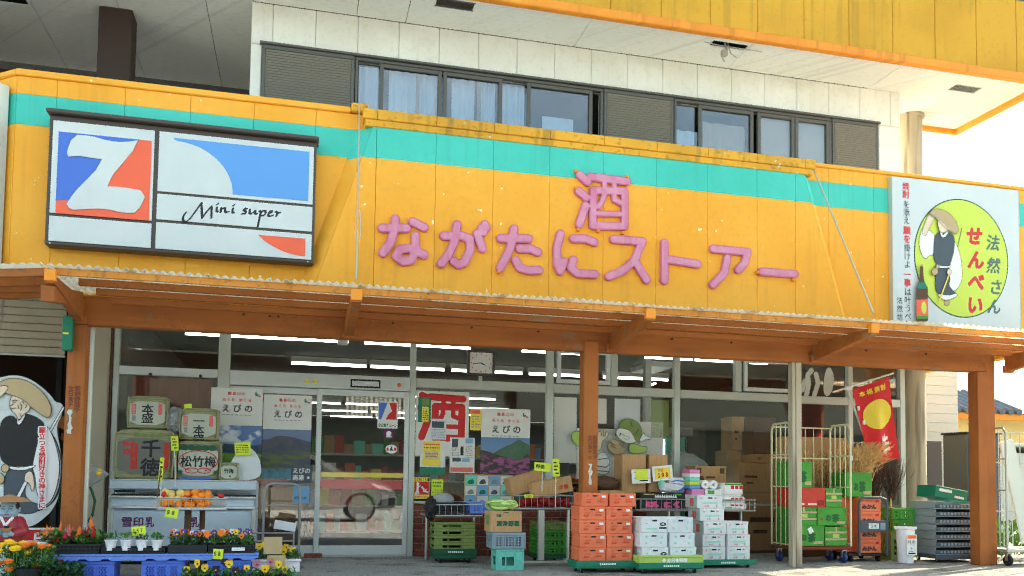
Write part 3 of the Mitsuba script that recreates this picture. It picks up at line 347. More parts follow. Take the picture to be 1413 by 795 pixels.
[[8,81,83,81,83,12,82,8,80,5,73,4,62,4,59,10,60,11,74,11,75,12,75,41,16,41,16,4,8,4],[49,49,75,48,75,74,49,74],[16,49,41,48,41,74,16,74]],
[[39,16,32,31,37,33,45,19,46,20,49,35,49,78,70,83,77,86,80,85,83,80,57,73,57,57,86,57,86,50,77,50,77,4,69,4,69,50,57,50,55,25,52,14,47,5,45,5,41,8,45,18],[5,78,22,78,19,86,25,88,26,87,31,78,45,78,45,72,40,71,40,69,36,58,47,57,47,51,29,51,29,43,46,42,46,36,29,35,29,10,28,7,25,6,16,5,14,11,15,12,21,12,22,12,22,35,4,36,4,42,22,43,22,51,4,51,4,57,14,58,11,70,11,71,5,72],[18,72,21,63,21,57,29,57,33,71],[4,16,4,18,9,25,12,32,13,33,18,32,16,25,10,14,8,14]],
[[4,58,3,60,6,64,13,75,16,87,23,87,22,80,34,80,37,77,33,65,43,64,43,34,61,34,61,45,47,45,46,46,47,52,61,53,61,63,45,63,45,70,53,71,48,86,54,87,58,77,60,70,68,70,75,87,77,88,81,86,82,85,75,71,85,70,85,63,68,63,68,53,83,52,84,46,83,45,68,45,68,34,87,33,87,27,68,27,68,4,61,4,61,27,44,27,43,29,9,29,9,54],[29,44,29,35,36,35,36,44],[29,58,29,50,36,50,36,58],[16,65,24,65,28,73,19,73],[15,50,23,50,23,58,15,58],[15,44,15,35,23,35,23,44],[42,9,35,26,38,27,41,27,46,15,47,10],[30,8,27,25,32,25,35,14,36,9],[19,8,18,25,23,25,25,8,23,8],[3,6,7,13,10,25,15,24,14,15,10,6,9,4,7,4]],
[[74,42,63,63,71,65,82,43,88,29,88,24,80,22],[27,4,25,11,39,11,41,12,41,86,49,86,49,9,46,5,39,4],[3,27,6,33,12,44,18,65,26,64,21,45,14,29,10,23]],
[[41,18,38,24,44,31,50,40,58,59,58,61,44,61,44,68,60,69,60,87,68,87,68,69,85,68,85,61,71,61,70,59,75,45,80,35,87,24,83,19,81,19,76,28,69,43,68,43,68,4,61,4,60,44,53,30,43,17],[5,21,3,28,7,33,15,48,19,60,5,61,5,68,20,69,21,87,28,87,28,69,41,68,41,61,28,61,28,60,43,43,40,39,38,37,30,47,28,48,28,4,21,4,20,4,20,43,19,43,14,31,7,21]],
[[3,52,3,54,15,60,29,71,37,79,44,89,50,86,50,84,50,83,51,81,59,73,70,64,86,55,88,52,83,47,73,53,73,47,49,47,49,34,73,34,73,28,49,27,49,13,84,13,84,6,7,6,7,13,41,13,41,27,18,27,18,33,19,34,41,34,41,47,18,47,17,53,7,47],[22,55,22,54,70,55,58,64,45,77,32,64]],
[[15,81,75,81,75,5,68,5,67,10,23,10,23,5,15,5],[23,50,67,50,67,74,23,74],[23,42,23,18,67,18,67,42]],
[[7,54,3,60,14,64,29,72,34,77,44,88,50,86,51,84,50,82,61,73,77,65,88,62,83,55,71,59,71,33,74,33,78,31,79,29,64,19,79,10,80,8,76,5,74,4,59,14,39,24,43,30,27,30,26,13,48,17,49,16,49,11,18,4,16,10,18,12,19,16,19,58,18,58],[45,29,58,23,67,30,45,30],[26,50,63,50,63,56,27,56],[27,44,27,36,63,37,63,44],[40,72,40,71,45,72,51,63,63,63,45,77],[29,64,29,63,42,63,38,70]],
[[42,45,8,45,8,53,42,53,42,68,17,67,15,72,15,75,42,75,58,78,67,81,69,81,71,79,73,74,51,69,50,53,82,53,82,45,51,45,49,33,45,23,36,13,28,7,20,12,20,13,29,18,35,24,40,32]],
[[14,18,41,18,41,51,18,51,18,58,73,58,73,51,49,51,49,18,76,18,77,10,14,10]],
[[9,51,80,51,81,50,81,42,80,41,9,41]],
[[13,16,14,18,33,22,50,31,64,43,72,53,78,63,80,62,83,57,82,52,72,39,59,27,39,15,21,10,17,9],[15,71,21,77,37,66,44,58,38,53,37,53,23,66]],
[[75,85,76,86,81,87,88,75,82,73],[72,69,65,82,71,84,76,75,77,71],[14,22,14,30,15,37,16,38,21,38,23,37,22,30,22,25,26,19,32,17,39,16,58,16,74,19,74,11,68,9,53,8,32,8,21,12,17,16],[19,74,54,73,68,74,68,66,52,65,23,65,19,66]],
[[43,45,39,50,46,55,50,60,54,73,54,76,39,76,40,83,84,83,82,60,81,52,78,49,76,47,63,47,62,53,62,54,72,54,73,55,76,63,76,76,62,76,59,62,54,53,44,45],[42,40,81,41,81,4,74,4,73,8,49,8,49,4,42,4],[49,15,73,15,73,34,49,34],[5,53,3,60,6,62,14,74,20,87,27,86,27,84,24,77,14,61,22,62,29,73,35,71,35,69,27,56,16,42,29,43,27,52,30,53,33,53,39,35,38,33,33,32,37,20,38,16,37,14,32,13,27,29,28,31,32,32,31,37,5,33,4,40,11,47,17,54,14,55],[18,25,18,29,23,29,26,9,20,8],[3,8,6,19,7,29,13,28,13,20,9,6]],
[[7,47,3,55,12,58,28,69,36,76,44,88,50,85,50,81,51,79,62,69,73,62,88,55,83,49,74,52,59,62,45,75,34,64,18,53],[58,51,66,51,66,4,58,4],[7,8,6,10,15,15,22,25,24,33,24,51,32,51,32,29,28,18,19,8,13,4]],
[[10,58,29,59,24,68,25,71,6,71,5,77,42,77,42,79,40,84,40,86,42,87,47,87,51,77,85,77,84,71,66,71,67,68,61,60,62,59,80,59,80,10,79,7,73,4,60,5,59,10,72,10,73,12,73,37,72,37,69,33,67,33,50,47,50,49,54,52,53,53,36,52,36,51,40,50,41,48,29,37,61,36,62,16,35,15,34,11,28,11,28,35,23,33,19,39,28,45,36,52,18,53,17,51,17,4,10,4],[57,51,71,39,73,39,73,52,56,52],[32,71,37,62,34,59,52,59,59,71],[35,31,34,21,55,21,55,31]],
[[49,43,84,44,83,4,76,4,76,9,57,9,56,4,49,4],[56,17,76,16,76,37,56,37],[20,83,70,84,70,53,21,53],[28,76,28,60,63,60,62,77],[7,43,40,44,40,5,32,5,32,9,15,9,14,4,7,4],[14,17,32,16,32,37,15,37]],
[[4,37,5,56,8,67,11,72,16,76,22,79,28,79,36,75,39,72,43,65,46,51,45,30,43,23,39,16,34,12,28,10,22,10,16,12,11,16,8,21,5,29],[13,39,14,28,18,21,23,17,27,17,30,19,34,25,36,31,37,50,34,64,33,67,28,71,23,71,20,70,15,62,13,50]],
[[8,18,22,19,22,66,11,67,10,72,24,77,31,77,31,19,44,18,44,11,8,11]],
[[4,17,22,34,28,42,32,50,34,60,31,68,25,71,16,70,9,64,8,64,4,68,4,69,11,76,17,78,26,79,33,77,39,72,42,66,42,52,39,43,33,35,18,19,45,19,46,11,4,11]],
[[3,18,3,20,6,25,16,18,21,17,29,18,35,24,36,31,34,35,32,38,25,41,15,42,16,49,25,50,32,54,34,59,34,63,32,67,27,71,20,71,9,65,5,71,12,76,20,79,28,79,36,76,42,69,43,59,40,51,33,46,40,42,44,36,45,26,42,18,37,13,28,10,16,10,9,13]],
[[2,35,28,76,29,77,38,77,39,37,48,36,47,29,39,29,39,11,30,11,30,29,2,29],[12,37,12,36,30,37,30,65]],
[[3,17,3,20,6,25,11,21,18,18,24,17,28,18,33,22,36,29,36,38,31,45,25,47,21,47,12,43,8,46,9,77,42,77,42,70,18,70,16,57,16,52,22,54,29,54,36,51,42,46,45,38,45,28,42,19,36,13,27,10,14,11]],
[[5,36,5,50,6,59,10,68,16,75,23,78,33,79,41,76,45,72,44,69,41,66,37,69,31,71,28,71,22,69,18,65,16,60,13,50,14,47,21,52,31,53,39,50,43,46,46,39,46,28,43,18,39,14,30,10,24,10,16,13,11,18,8,24],[13,38,16,26,17,22,21,18,24,17,30,17,36,23,38,29,38,35,36,41,33,44,28,46,23,45,16,41]],
[[18,19,20,35,24,50,35,70,4,70,4,77,46,77,46,71,37,59,31,43,28,30,27,11,18,11]],
[[5,21,4,32,6,38,15,46,10,52,8,56,7,65,9,70,13,75,19,78,29,79,37,76,41,71,44,65,43,55,36,45,42,39,45,34,46,23,44,18,38,13,32,10,18,10,12,13,7,17],[12,28,14,21,17,19,23,17,28,17,33,18,36,22,37,25,37,30,36,33,30,38,21,43,14,37],[15,60,16,57,20,52,30,48,36,56,36,62,35,66,32,70,27,72,23,72,17,68,16,65]],
[[4,52,4,60,5,65,8,72,13,76,20,79,27,79,34,76,39,71,43,64,45,57,45,39,42,25,38,18,34,14,27,10,17,10,9,13,5,16,6,19,9,22,14,19,19,17,25,18,28,20,33,25,35,30,37,41,36,42,31,38,25,36,16,36,11,39,7,43],[12,53,15,47,17,44,22,43,25,43,30,44,37,51,36,57,33,65,29,70,23,72,18,70,14,66,12,60]],
[[44,60,40,66,47,74,56,88,62,86,56,73,69,73,67,79,63,84,63,85,69,87,76,77,73,73,86,73,86,66,73,66,74,54,85,53,85,48,74,47,73,36,85,35,85,29,74,29,73,16,87,15,87,8,55,8,54,4,48,4,47,61,47,62],[55,16,66,15,66,29,55,29],[55,36,66,35,66,47,55,47],[55,54,66,54,66,66,55,66],[3,50,3,52,11,60,15,69,15,71,5,71,5,77,16,78,17,88,23,87,23,77,35,77,35,55,40,54,42,59,46,57,45,52,43,49,34,49,30,50,29,52,29,70,23,71,19,59,15,54,8,47],[15,4,13,12,21,12,21,36,4,37,4,43,21,43,21,51,28,51,28,43,43,43,43,37,28,36,28,10,27,7,22,4],[37,14,31,31,36,32,43,18,43,15],[7,11,3,16,9,25,12,32,14,32,18,31,17,25,10,13]],
[[79,19,72,34,75,35,78,36,79,35,85,22,87,14,82,12,80,13],[36,67,36,74,56,74,56,87,63,87,64,74,86,74,85,67,64,67,63,55,83,54,84,48,60,47,71,37,67,32,65,32,60,38,52,44,54,47,37,48,38,54,56,55,56,67],[48,11,47,38,48,39,55,38,55,14,56,13,66,14,68,17,68,25,75,23,73,11,71,8,69,7,51,8],[34,14,37,24,39,36,45,34,43,22,39,12,38,12],[4,72,19,73,18,76,12,84,13,86,18,88,26,78,26,76,22,73,34,72,34,66,4,66],[7,36,32,36,32,9,14,9,13,5,7,5],[13,16,25,16,25,30,13,30],[7,48,31,48,31,43,7,42],[7,60,31,61,31,54,7,54]],
]
LET = {'na':[[[0.771,3.402],[1.012,3.422]],[[0.9,3.506],[0.895,3.4],[0.851,3.254],[0.783,3.153]],[[1.072,3.492],[1.19,3.445]],[[1.103,3.351],[1.111,3.203],[1.066,3.104],[0.984,3.081],[0.917,3.128],[0.951,3.202],[1.044,3.222],[1.195,3.167]]],'ga':[[[1.39,3.375],[1.576,3.391],[1.657,3.368],[1.664,3.247],[1.605,3.121],[1.545,3.092],[1.503,3.121]],[[1.525,3.503],[1.504,3.331],[1.446,3.194],[1.369,3.091]],[[1.734,3.428],[1.791,3.277]],[[1.812,3.528],[1.829,3.498]],[[1.778,3.488],[1.8,3.449]]],'ta':[[[1.982,3.4],[2.278,3.42]],[[2.121,3.51],[2.083,3.305],[1.982,3.089]],[[2.184,3.308],[2.297,3.315],[2.381,3.287]],[[2.145,3.18],[2.186,3.111],[2.275,3.088],[2.394,3.099]]],'ni':[[[2.622,3.498],[2.585,3.345],[2.592,3.171],[2.624,3.104],[2.664,3.207]],[[2.765,3.46],[2.9,3.471],[2.998,3.441]],[[2.765,3.234],[2.742,3.145],[2.813,3.095],[3.009,3.1]]],'sake':[[[2.828,4.147],[2.915,4.08]],[[2.817,3.974],[2.901,3.913]],[[2.897,3.824],[2.828,3.616]],[[2.946,4.139],[3.359,4.129]],[[2.982,3.997],[2.978,3.617],[3.336,3.64],[3.333,4.019],[2.982,3.997]],[[3.105,4.124],[3.107,3.971],[3.07,3.866],[3.034,3.824]],[[3.215,4.122],[3.216,3.918],[3.294,3.887]],[[3.029,3.75],[3.295,3.767]]],'su':[[[3.212,3.49],[3.54,3.494],[3.455,3.287],[3.321,3.163],[3.162,3.088]],[[3.471,3.258],[3.591,3.081]]],'to':[[[3.796,3.499],[3.798,3.088]],[[3.835,3.322],[4.184,3.297]]],'a':[[[4.37,3.481],[4.787,3.477],[4.749,3.347],[4.671,3.27]],[[4.54,3.389],[4.506,3.224],[4.37,3.084]]],'bar':[[[4.96,3.27],[5.372,3.274]]]}
MINI = [[[-1.068,3.398],[-1.086,3.373],[-1.095,3.337],[-1.089,3.313],[-1.068,3.307],[-1.037,3.334],[-0.988,3.41],[-0.934,3.502]],[[-0.934,3.502],[-0.923,3.357]],[[-0.923,3.357],[-0.885,3.423],[-0.842,3.478]],[[-0.842,3.478],[-0.839,3.368]],[[-0.794,3.471],[-0.796,3.435],[-0.784,3.432]],[[-0.795,3.499],[-0.783,3.509]],[[-0.756,3.47],[-0.757,3.429]],[[-0.756,3.451],[-0.734,3.472],[-0.719,3.47],[-0.72,3.445],[-0.707,3.429],[-0.688,3.44]],[[-0.648,3.476],[-0.653,3.436],[-0.637,3.435]],[[-0.648,3.503],[-0.635,3.513]],[[-0.52,3.482],[-0.541,3.483],[-0.552,3.471],[-0.528,3.452],[-0.534,3.434],[-0.564,3.43]],[[-0.493,3.477],[-0.496,3.447],[-0.485,3.435],[-0.463,3.451],[-0.444,3.473]],[[-0.442,3.475],[-0.443,3.444],[-0.428,3.44]],[[-0.402,3.474],[-0.392,3.464],[-0.416,3.317]],[[-0.394,3.447],[-0.372,3.477],[-0.349,3.479],[-0.345,3.456],[-0.363,3.43],[-0.386,3.43]],[[-0.322,3.452],[-0.291,3.466],[-0.288,3.481],[-0.307,3.479],[-0.322,3.454],[-0.32,3.433],[-0.302,3.429],[-0.279,3.441]],[[-0.253,3.48],[-0.237,3.473],[-0.245,3.436]],[[-0.236,3.465],[-0.211,3.473]]]
ZP = [[-2.065,4.031],[-1.926,4.038],[-1.762,4.005],[-1.631,4.006],[-1.474,4.05],[-1.798,3.574],[-1.652,3.583],[-1.414,3.565],[-1.49,3.358],[-1.597,3.34],[-1.785,3.37],[-1.97,3.345],[-2.057,3.327],[-2.11,3.398],[-1.778,3.826],[-1.919,3.833],[-2.023,3.842],[-2.126,3.816]]
ZO = [[-1.474,4.045],[-1.39,4.046],[-1.387,3.328],[-1.968,3.289],[-2.186,3.29],[-2.19,3.383],[-2.11,3.398],[-2.057,3.327],[-1.97,3.345],[-1.785,3.37],[-1.597,3.34],[-1.49,3.358],[-1.414,3.565],[-1.652,3.583],[-1.798,3.574]]
ART = {
'b_hat':[[7.223,4.149],[7.253,4.194],[7.339,4.224],[7.468,4.201],[7.568,4.13],[7.628,4.028],[7.624,3.966],[7.58,3.932],[7.494,3.992],[7.394,4.07],[7.309,4.125]],
'b_hatin':[[7.223,4.149],[7.309,4.125],[7.394,4.07],[7.494,3.992],[7.58,3.932],[7.494,3.979],[7.422,4.011],[7.323,4.109],[7.252,4.137]],
'b_face':[[7.339,4.053],[7.351,4.096],[7.403,4.088],[7.466,4.047],[7.494,3.992],[7.45,3.951],[7.401,3.934],[7.35,3.967],[7.364,3.998],[7.342,4.011]],
'b_arm':[[7.223,4.149],[7.281,4.172],[7.323,4.133],[7.288,4.086],[7.221,3.969],[7.177,3.879],[7.135,3.9],[7.144,3.974],[7.179,4.051]],
'b_sleeveL':[[7.145,4.004],[7.221,3.956],[7.306,3.914],[7.295,3.79],[7.293,3.666],[7.231,3.661],[7.167,3.595],[7.103,3.7],[7.085,3.822]],
'b_sleeveR':[[7.564,3.874],[7.621,3.791],[7.668,3.646],[7.683,3.498],[7.672,3.373],[7.612,3.282],[7.554,3.241],[7.483,3.31],[7.513,3.411],[7.486,3.483],[7.522,3.585],[7.553,3.711]],
'b_top':[[7.306,3.909],[7.384,3.95],[7.441,3.925],[7.493,3.962],[7.579,3.912],[7.577,3.763],[7.522,3.585],[7.487,3.545],[7.377,3.537],[7.309,3.569],[7.282,3.665]],
'b_skirt':[[7.314,3.52],[7.501,3.534],[7.485,3.458],[7.513,3.399],[7.483,3.31],[7.554,3.241],[7.597,3.219],[7.481,3.182],[7.324,3.201],[7.305,3.298]],
'b_hem':[[7.324,3.201],[7.481,3.182],[7.597,3.224],[7.602,3.19],[7.509,3.144],[7.423,3.129],[7.36,3.154]],
'b_legs':[[7.423,3.129],[7.503,3.144],[7.493,3.069],[7.436,3.066]],
'b_collar':[[7.363,3.939],[7.401,3.947],[7.406,3.898],[7.464,3.957],[7.499,3.955],[7.411,3.861]],
'b_sash':[[7.303,3.556],[7.377,3.532],[7.501,3.541],[7.522,3.565],[7.515,3.53],[7.377,3.507],[7.308,3.524]],
'b_bell1':[[7.303,3.539],[7.332,3.551],[7.348,3.522],[7.331,3.491],[7.302,3.499]],
'b_bell2':[[7.257,3.491],[7.302,3.504],[7.33,3.467],[7.307,3.416],[7.256,3.417],[7.236,3.453]],
'b_staff':[[7.485,3.458],[7.502,3.452],[7.33,3.061],[7.313,3.068]],
'b_hand':[[7.463,3.494],[7.503,3.509],[7.52,3.461],[7.485,3.429],[7.456,3.444]],
'b_stick':[[7.689,4.026],[7.697,4.022],[7.635,3.787],[7.627,3.792]],
'b_bottle':[[7.072,3.502],[7.081,3.527],[7.104,3.529],[7.112,3.505],[7.114,3.419],[7.124,3.334],[7.174,3.252],[7.171,2.868],[7.148,2.852],[7.03,2.845],[7.007,2.859],[7.015,3.241],[7.056,3.329],[7.066,3.416]],
'b_label':[[7.013,3.102],[7.174,3.117],[7.172,2.922],[7.011,2.907]],
'b_label2':[[7.011,2.907],[7.172,2.922],[7.171,2.885],[7.01,2.871]],
'b_neck':[[7.047,3.309],[7.132,3.32],[7.162,3.263],[7.162,3.244],[7.029,3.23],[7.029,3.249]],
'b_cap':[[7.072,3.502],[7.081,3.527],[7.104,3.529],[7.112,3.505]],
'b_ell':[[7.018,3.681],[8.358,3.749],[7.674,4.383],[7.65,2.931]],
'b_txt1':[[6.841,4.518],[6.965,4.52],[6.896,2.917]],
'b_txt2':[[6.738,3.166],[6.818,3.167],[6.77,2.886]],
'b_txt3':[[8.02,3.999],[8.243,4.005],[8.093,3.19]],
'b_txt4':[[7.727,4.062],[7.992,4.06],[7.827,3.11]],
's_out':[[-2.749,1.737],[-2.643,1.786],[-2.536,1.817],[-2.427,1.801],[-2.314,1.735],[-2.209,1.637],[-2.176,1.578],[-2.105,1.57],[-2.11,1.458],[-2.161,1.355],[-2.106,1.113],[-2.091,0.971],[-2.101,0.749],[-2.15,0.588],[-2.247,0.487],[-2.335,0.423],[-2.693,0.423]],
's_hat':[[-2.675,1.69],[-2.624,1.752],[-2.535,1.786],[-2.425,1.771],[-2.313,1.704],[-2.226,1.596],[-2.195,1.506],[-2.207,1.444],[-2.238,1.429],[-2.361,1.52],[-2.437,1.598],[-2.529,1.629],[-2.602,1.653]],
's_face':[[-2.537,1.605],[-2.502,1.642],[-2.437,1.609],[-2.371,1.55],[-2.387,1.489],[-2.431,1.457],[-2.465,1.396],[-2.485,1.456],[-2.532,1.494],[-2.543,1.544]],
's_robe':[[-2.61,1.412],[-2.521,1.455],[-2.473,1.386],[-2.431,1.468],[-2.34,1.45],[-2.236,1.373],[-2.295,1.25],[-2.326,1.108],[-2.322,1.007],[-2.339,0.987],[-2.502,0.974],[-2.575,1.003],[-2.613,1.062],[-2.623,1.301]],
's_skirt':[[-2.564,0.963],[-2.339,0.967],[-2.31,0.927],[-2.371,0.866],[-2.402,0.746],[-2.363,0.666],[-2.234,0.617],[-2.322,0.547],[-2.485,0.566],[-2.561,0.665]],
's_sleeve':[[-2.236,1.373],[-2.176,1.253],[-2.127,1.092],[-2.11,0.971],[-2.127,0.789],[-2.18,0.648],[-2.243,0.627],[-2.293,0.747],[-2.309,0.907],[-2.339,0.967],[-2.317,1.108],[-2.287,1.27]],
's_collar':[[-2.485,1.436],[-2.468,1.376],[-2.422,1.468],[-2.412,1.444],[-2.47,1.336]],
's_sash':[[-2.529,0.98],[-2.429,0.965],[-2.322,0.995],[-2.312,0.977],[-2.428,0.941],[-2.519,0.954]],
's_hand':[[-2.394,0.906],[-2.356,0.943],[-2.327,0.907],[-2.313,0.787],[-2.33,0.747],[-2.352,0.836],[-2.397,0.846]],
's_stick1':[[-2.104,1.539],[-2.092,1.53],[-2.213,1.272],[-2.227,1.28]],
's_stick2':[[-2.389,0.856],[-2.37,0.846],[-2.444,0.666],[-2.463,0.685]],
's_bead':[[-2.595,0.963],[-2.566,1.003],[-2.529,0.984],[-2.533,0.934],[-2.572,0.923]],
's_bead2':[[-2.642,0.902],[-2.599,0.923],[-2.561,0.883],[-2.568,0.824],[-2.639,0.813]],
's_armL':[[-2.71,1.669],[-2.604,1.713],[-2.559,1.705],[-2.584,1.653],[-2.653,1.581],[-2.706,1.579]],
's_txt':[[-2.294,1.32],[-2.239,1.316],[-2.272,0.563]],
's_outlsleeve':[[-2.263,1.372],[-2.167,1.253],[-2.114,1.092],[-2.097,0.971],[-2.111,0.779],[-2.17,0.638],[-2.242,0.607],[-2.363,0.666],[-2.322,0.547],[-2.161,0.628],[-2.093,0.769],[-2.078,0.971],[-2.106,1.113],[-2.167,1.273]],
'k_hair':[[3.978,1.602],[3.987,1.663],[4.042,1.714],[4.107,1.728],[4.21,1.705],[4.276,1.637],[4.295,1.549],[4.277,1.461],[4.23,1.425],[4.174,1.511],[4.145,1.571],[4.061,1.604]],
'k_face':[[3.95,1.566],[3.978,1.602],[4.061,1.604],[4.145,1.571],[4.183,1.502],[4.221,1.433],[4.119,1.413],[4.035,1.434],[3.973,1.488],[3.942,1.522]],
'k_mouth':[[4.025,1.533],[4.062,1.499],[4.137,1.484],[4.1,1.465],[4.053,1.473]],
'k_fruit':[[4.119,1.396],[4.174,1.415],[4.24,1.39],[4.306,1.374],[4.362,1.384],[4.366,1.297],[4.119,1.283]],
'k_veg':[[3.349,1.506],[3.376,1.541],[3.475,1.553],[3.486,1.338],[3.423,1.371],[3.359,1.438]],
'k_hand':[[3.685,1.507],[3.721,1.551],[3.748,1.578],[3.803,1.571],[3.849,1.528],[3.804,1.466],[3.749,1.43],[3.741,1.326],[3.686,1.308]],
'k_fist':[[3.823,1.38],[3.896,1.469],[3.97,1.436],[4.082,1.386],[4.064,1.29],[3.934,1.261],[3.86,1.312]],
'k_body':[[3.678,1.238],[3.769,1.31],[3.861,1.208],[3.863,1.017],[3.68,1.006]],
'k_bow':[[4.286,1.496],[4.314,1.559],[4.342,1.515],[4.418,1.491],[4.418,1.473],[4.343,1.48],[4.305,1.441],[4.249,1.452]],
}
# ------------------------------------------------------------------ ground
struct('road', bx(-60, 60, -60, -3.05, -0.45, -0.13, 0), 'm_bouncelot', 'unseen lot and road before the shop, coloured pale to bounce light up')
struct('pavement', bx(-30, 30, -3.05, 40, -0.44, 0.0, 0.012), 'm_concrete', 'worn grey concrete apron along the shop front')

# ------------------------------------------------------------------ the shop building
B = thing('store_building', 'two storey shop building with yellow and turquoise fascia and glazed front', 'shop')
# walls that close the ground floor and the upper floor
WL, WR, BACK = -2.0, 8.22, 16.0
part(B, 'wall', [bx(WL, WL+0.14, 0.02, BACK, 0.004, 2.80, 0), bx(WR-0.12, WR, 0.03, BACK, 0.004, 2.80, 0), bx(WL, WR, BACK, BACK+0.15, 0.004, 2.80, 0)], 'm_inwall')
part(B, 'shop_floor', bx(WL+0.142, WR-0.122, 0.05, BACK-0.002, 0.003, 0.012, 0), 'm_infloor')
part(B, 'shop_ceiling', bx(WL, WR, -0.02, BACK, 2.803, 2.88, 0), 'm_ceiling')
part(B, 'floor_slab', bx(-2.9, 8.28, -1.38, BACK+0.3, 2.90, 3.18, 0), 'm_soffit')
uw = part(B, 'upper_wall', [bx(-0.60, 7.88, -0.36, -0.25, 3.19, 4.885, 0), bx(-0.60, 7.88, -0.36, -0.25, 5.805, 6.298, 0), bx(-0.60, 0.545, -0.36, -0.25, 4.886, 5.804, 0), bx(3.59, 4.54, -0.36, -0.25, 4.886, 5.804, 0), bx(6.815, 7.88, -0.36, -0.25, 4.886, 5.804, 0), bx(-0.60, -0.48, -0.25, BACK, 3.19, 6.298, 0), bx(7.76, 7.88, -0.25, BACK, 3.19, 6.298, 0), bx(-0.6, 7.88, BACK, BACK+0.1, 3.19, 6.298, 0)], 'm_panel')
xs = [-0.62, -0.385]+[0.092+0.4785*k for k in range(17)]+[7.90]
for a, b in zip(xs[:-1], xs[1:]):
    part(uw, 'wall_panel', bx(a+0.003, b-0.003, -0.40, -0.362, 5.815, 6.296, 0.005), 'm_panel')
part(uw, 'wall_panel', bx(7.56, 7.897, -0.40, -0.362, 3.3, 5.81, 0.005), 'm_panel'); part(uw, 'wall_panel', bx(-0.617, -0.50, -0.40, -0.362, 3.3, 5.81, 0.005), 'm_panel')
part(uw, 'wall_panel', bx(-0.50, 7.56, -0.40, -0.362, 3.3, 4.85, 0.005), 'm_panel')
# upper windows: louvred shutter boxes and sliding sashes
ZB, ZT = 4.90, 5.80
def shutter_box(x0, x1):
    k = part(B, 'shutter_box', [bx(x0, x1, -0.44, -0.41, ZT-0.045, ZT), bx(x0, x1, -0.44, -0.41, ZB, ZB+0.04), bx(x0, x0+0.035, -0.44, -0.41, ZB+0.042, ZT-0.047), bx(x1-0.035, x1, -0.44, -0.41, ZB+0.042, ZT-0.047), bx(x0+0.03, x1-0.03, -0.409, -0.40, ZB, ZT, 0)], 'm_bronze')
    z = ZB+0.05
    while z < ZT-0.07:
        part(k, 'slat', rot(bx(x0+0.037, x1-0.037, -0.438, -0.430, z, z+0.024, 0.002), 38, (1, 0, 0)), 'm_slat'); z += 0.031
for x0, x1 in ((-0.49, 0.535), (3.60, 4.53), (6.82, 7.52)): shutter_box(x0, x1)
part(B, 'window_head', bx(-0.52, 7.55, -0.46, -0.402, ZT+0.003, ZT+0.03), 'm_bronze')
def wavy(x0, x1, y, z0, z1, w, a, mat, par, name):
    n = max(24, int((x1-x0)/w*10)); X = np.linspace(x0, x1, n); Y = y+a*np.sin(X/w*2*np.pi+2*np.sin(X*5))
    V = np.vstack([np.stack([X, Y, X*0+z0], 1), np.stack([X, Y*0.6+y*0.4, X*0+z1], 1)]); i = np.arange(n-1)
    F = np.vstack([np.stack([i, i+1, i+1+n], 1), np.stack([i, i+1+n, i+n], 1)])
    return part(par, name, trimesh.Trimesh(V, F, process=False), mat, True)
def upper_window(x0, x1, leaves):
    w = part(B, 'window', [bx(x0, x1, -0.43, -0.37, ZT-0.035, ZT-0.002), bx(x0, x1, -0.43, -0.37, ZB, ZB+0.04), bx(x0, x0+0.03, -0.43, -0.37, ZB+0.042, ZT-0.037), bx(x1-0.03, x1, -0.43, -0.37, ZB+0.042, ZT-0.037)], 'm_bronze')
    for a, b, kind in leaves:
        y = -0.415 if kind != 'plain' else -0.385
        if kind != 'plain':
            part(w, 'sash', [bx(a, a+0.045, y-0.012, y+0.012, ZB+0.044, ZT-0.04), bx(b-0.045, b, y-0.012, y+0.012, ZB+0.044, ZT-0.04), bx(a+0.046, b-0.046, y-0.012, y+0.012, ZT-0.085, ZT-0.041), bx(a+0.046, b-0.046, y-0.012, y+0.012, ZB+0.045, ZB+0.10)], 'm_bronze')
        part(w, 'pane', bx(a+0.01, b-0.01, y+0.016, y+0.020, ZB+0.05, ZT-0.05, 0), 'm_pane')
        if kind == 'mid': part(w, 'meeting_stile', bx((a*0.38+b*0.62)-0.02, (a*0.38+b*0.62)+0.02, y+0.022, y+0.03, ZB+0.05, ZT-0.05), 'm_bronze')
scene['m_pane'] = {'type': 'thindielectric', 'int_ior': 1.6}
# the wall behind the windows is cut away: a shallow room with curtains
upper_window(0.55, 3.585, [(0.58, 0.83, 'plain'), (0.83, 1.56, 'mid'), (1.58, 2.30, 'mid'), (2.30, 2.60, 'plain'), (2.61, 3.45, 'sash')])
upper_window(4.545, 6.81, [(4.58, 4.86, 'plain'), (4.88, 5.66, 'sash'), (5.72, 6.26, 'sash'), (6.27, 6.78, 'sash')])
for x0, x1, w, a in ((0.60, 0.86, 0.10, 0.02), (0.95, 1.62, 0.13, 0.02), (1.70, 1.98, 0.11, 0.02), (2.02, 2.24, 0.06, 0.012), (2.28, 2.66, 0.11, 0.022)):
    wavy(x0, x1, -0.30 if x0 < 2 else -0.29, ZB, 5.75, w, a, 'm_curtain', B, 'curtain')
part(B, 'curtain', [bx(2.84, 3.24, -0.30, -0.285, ZB, 5.42)], 'm_curtain')
wavy(4.60, 4.92, -0.30, ZB, 5.45, 0.16, 0.02, 'm_curtain', B, 'curtain'); wavy(5.0, 5.6, -0.29, ZB, 5.6, 0.3, 0.02, 'm_screen', B, 'curtain')
part(B, 'insect_screen', bx(5.74, 6.76, -0.365, -0.364, ZB+0.05, ZT-0.06, 0), 'm_screen')
part(B, 'room_back', bx(-0.47, 7.75, 2.2, 2.3, 3.19, 6.29, 0), 'm_inwall'); part(B, 'room_floor', bx(-0.47, 7.75, -0.24, 2.19, 4.70, 4.78, 0), 'm_brown'); part(B, 'room_ceiling', bx(-0.47, 7.75, -0.24, 2.19, 6.05, 6.1, 0), 'm_inwall')
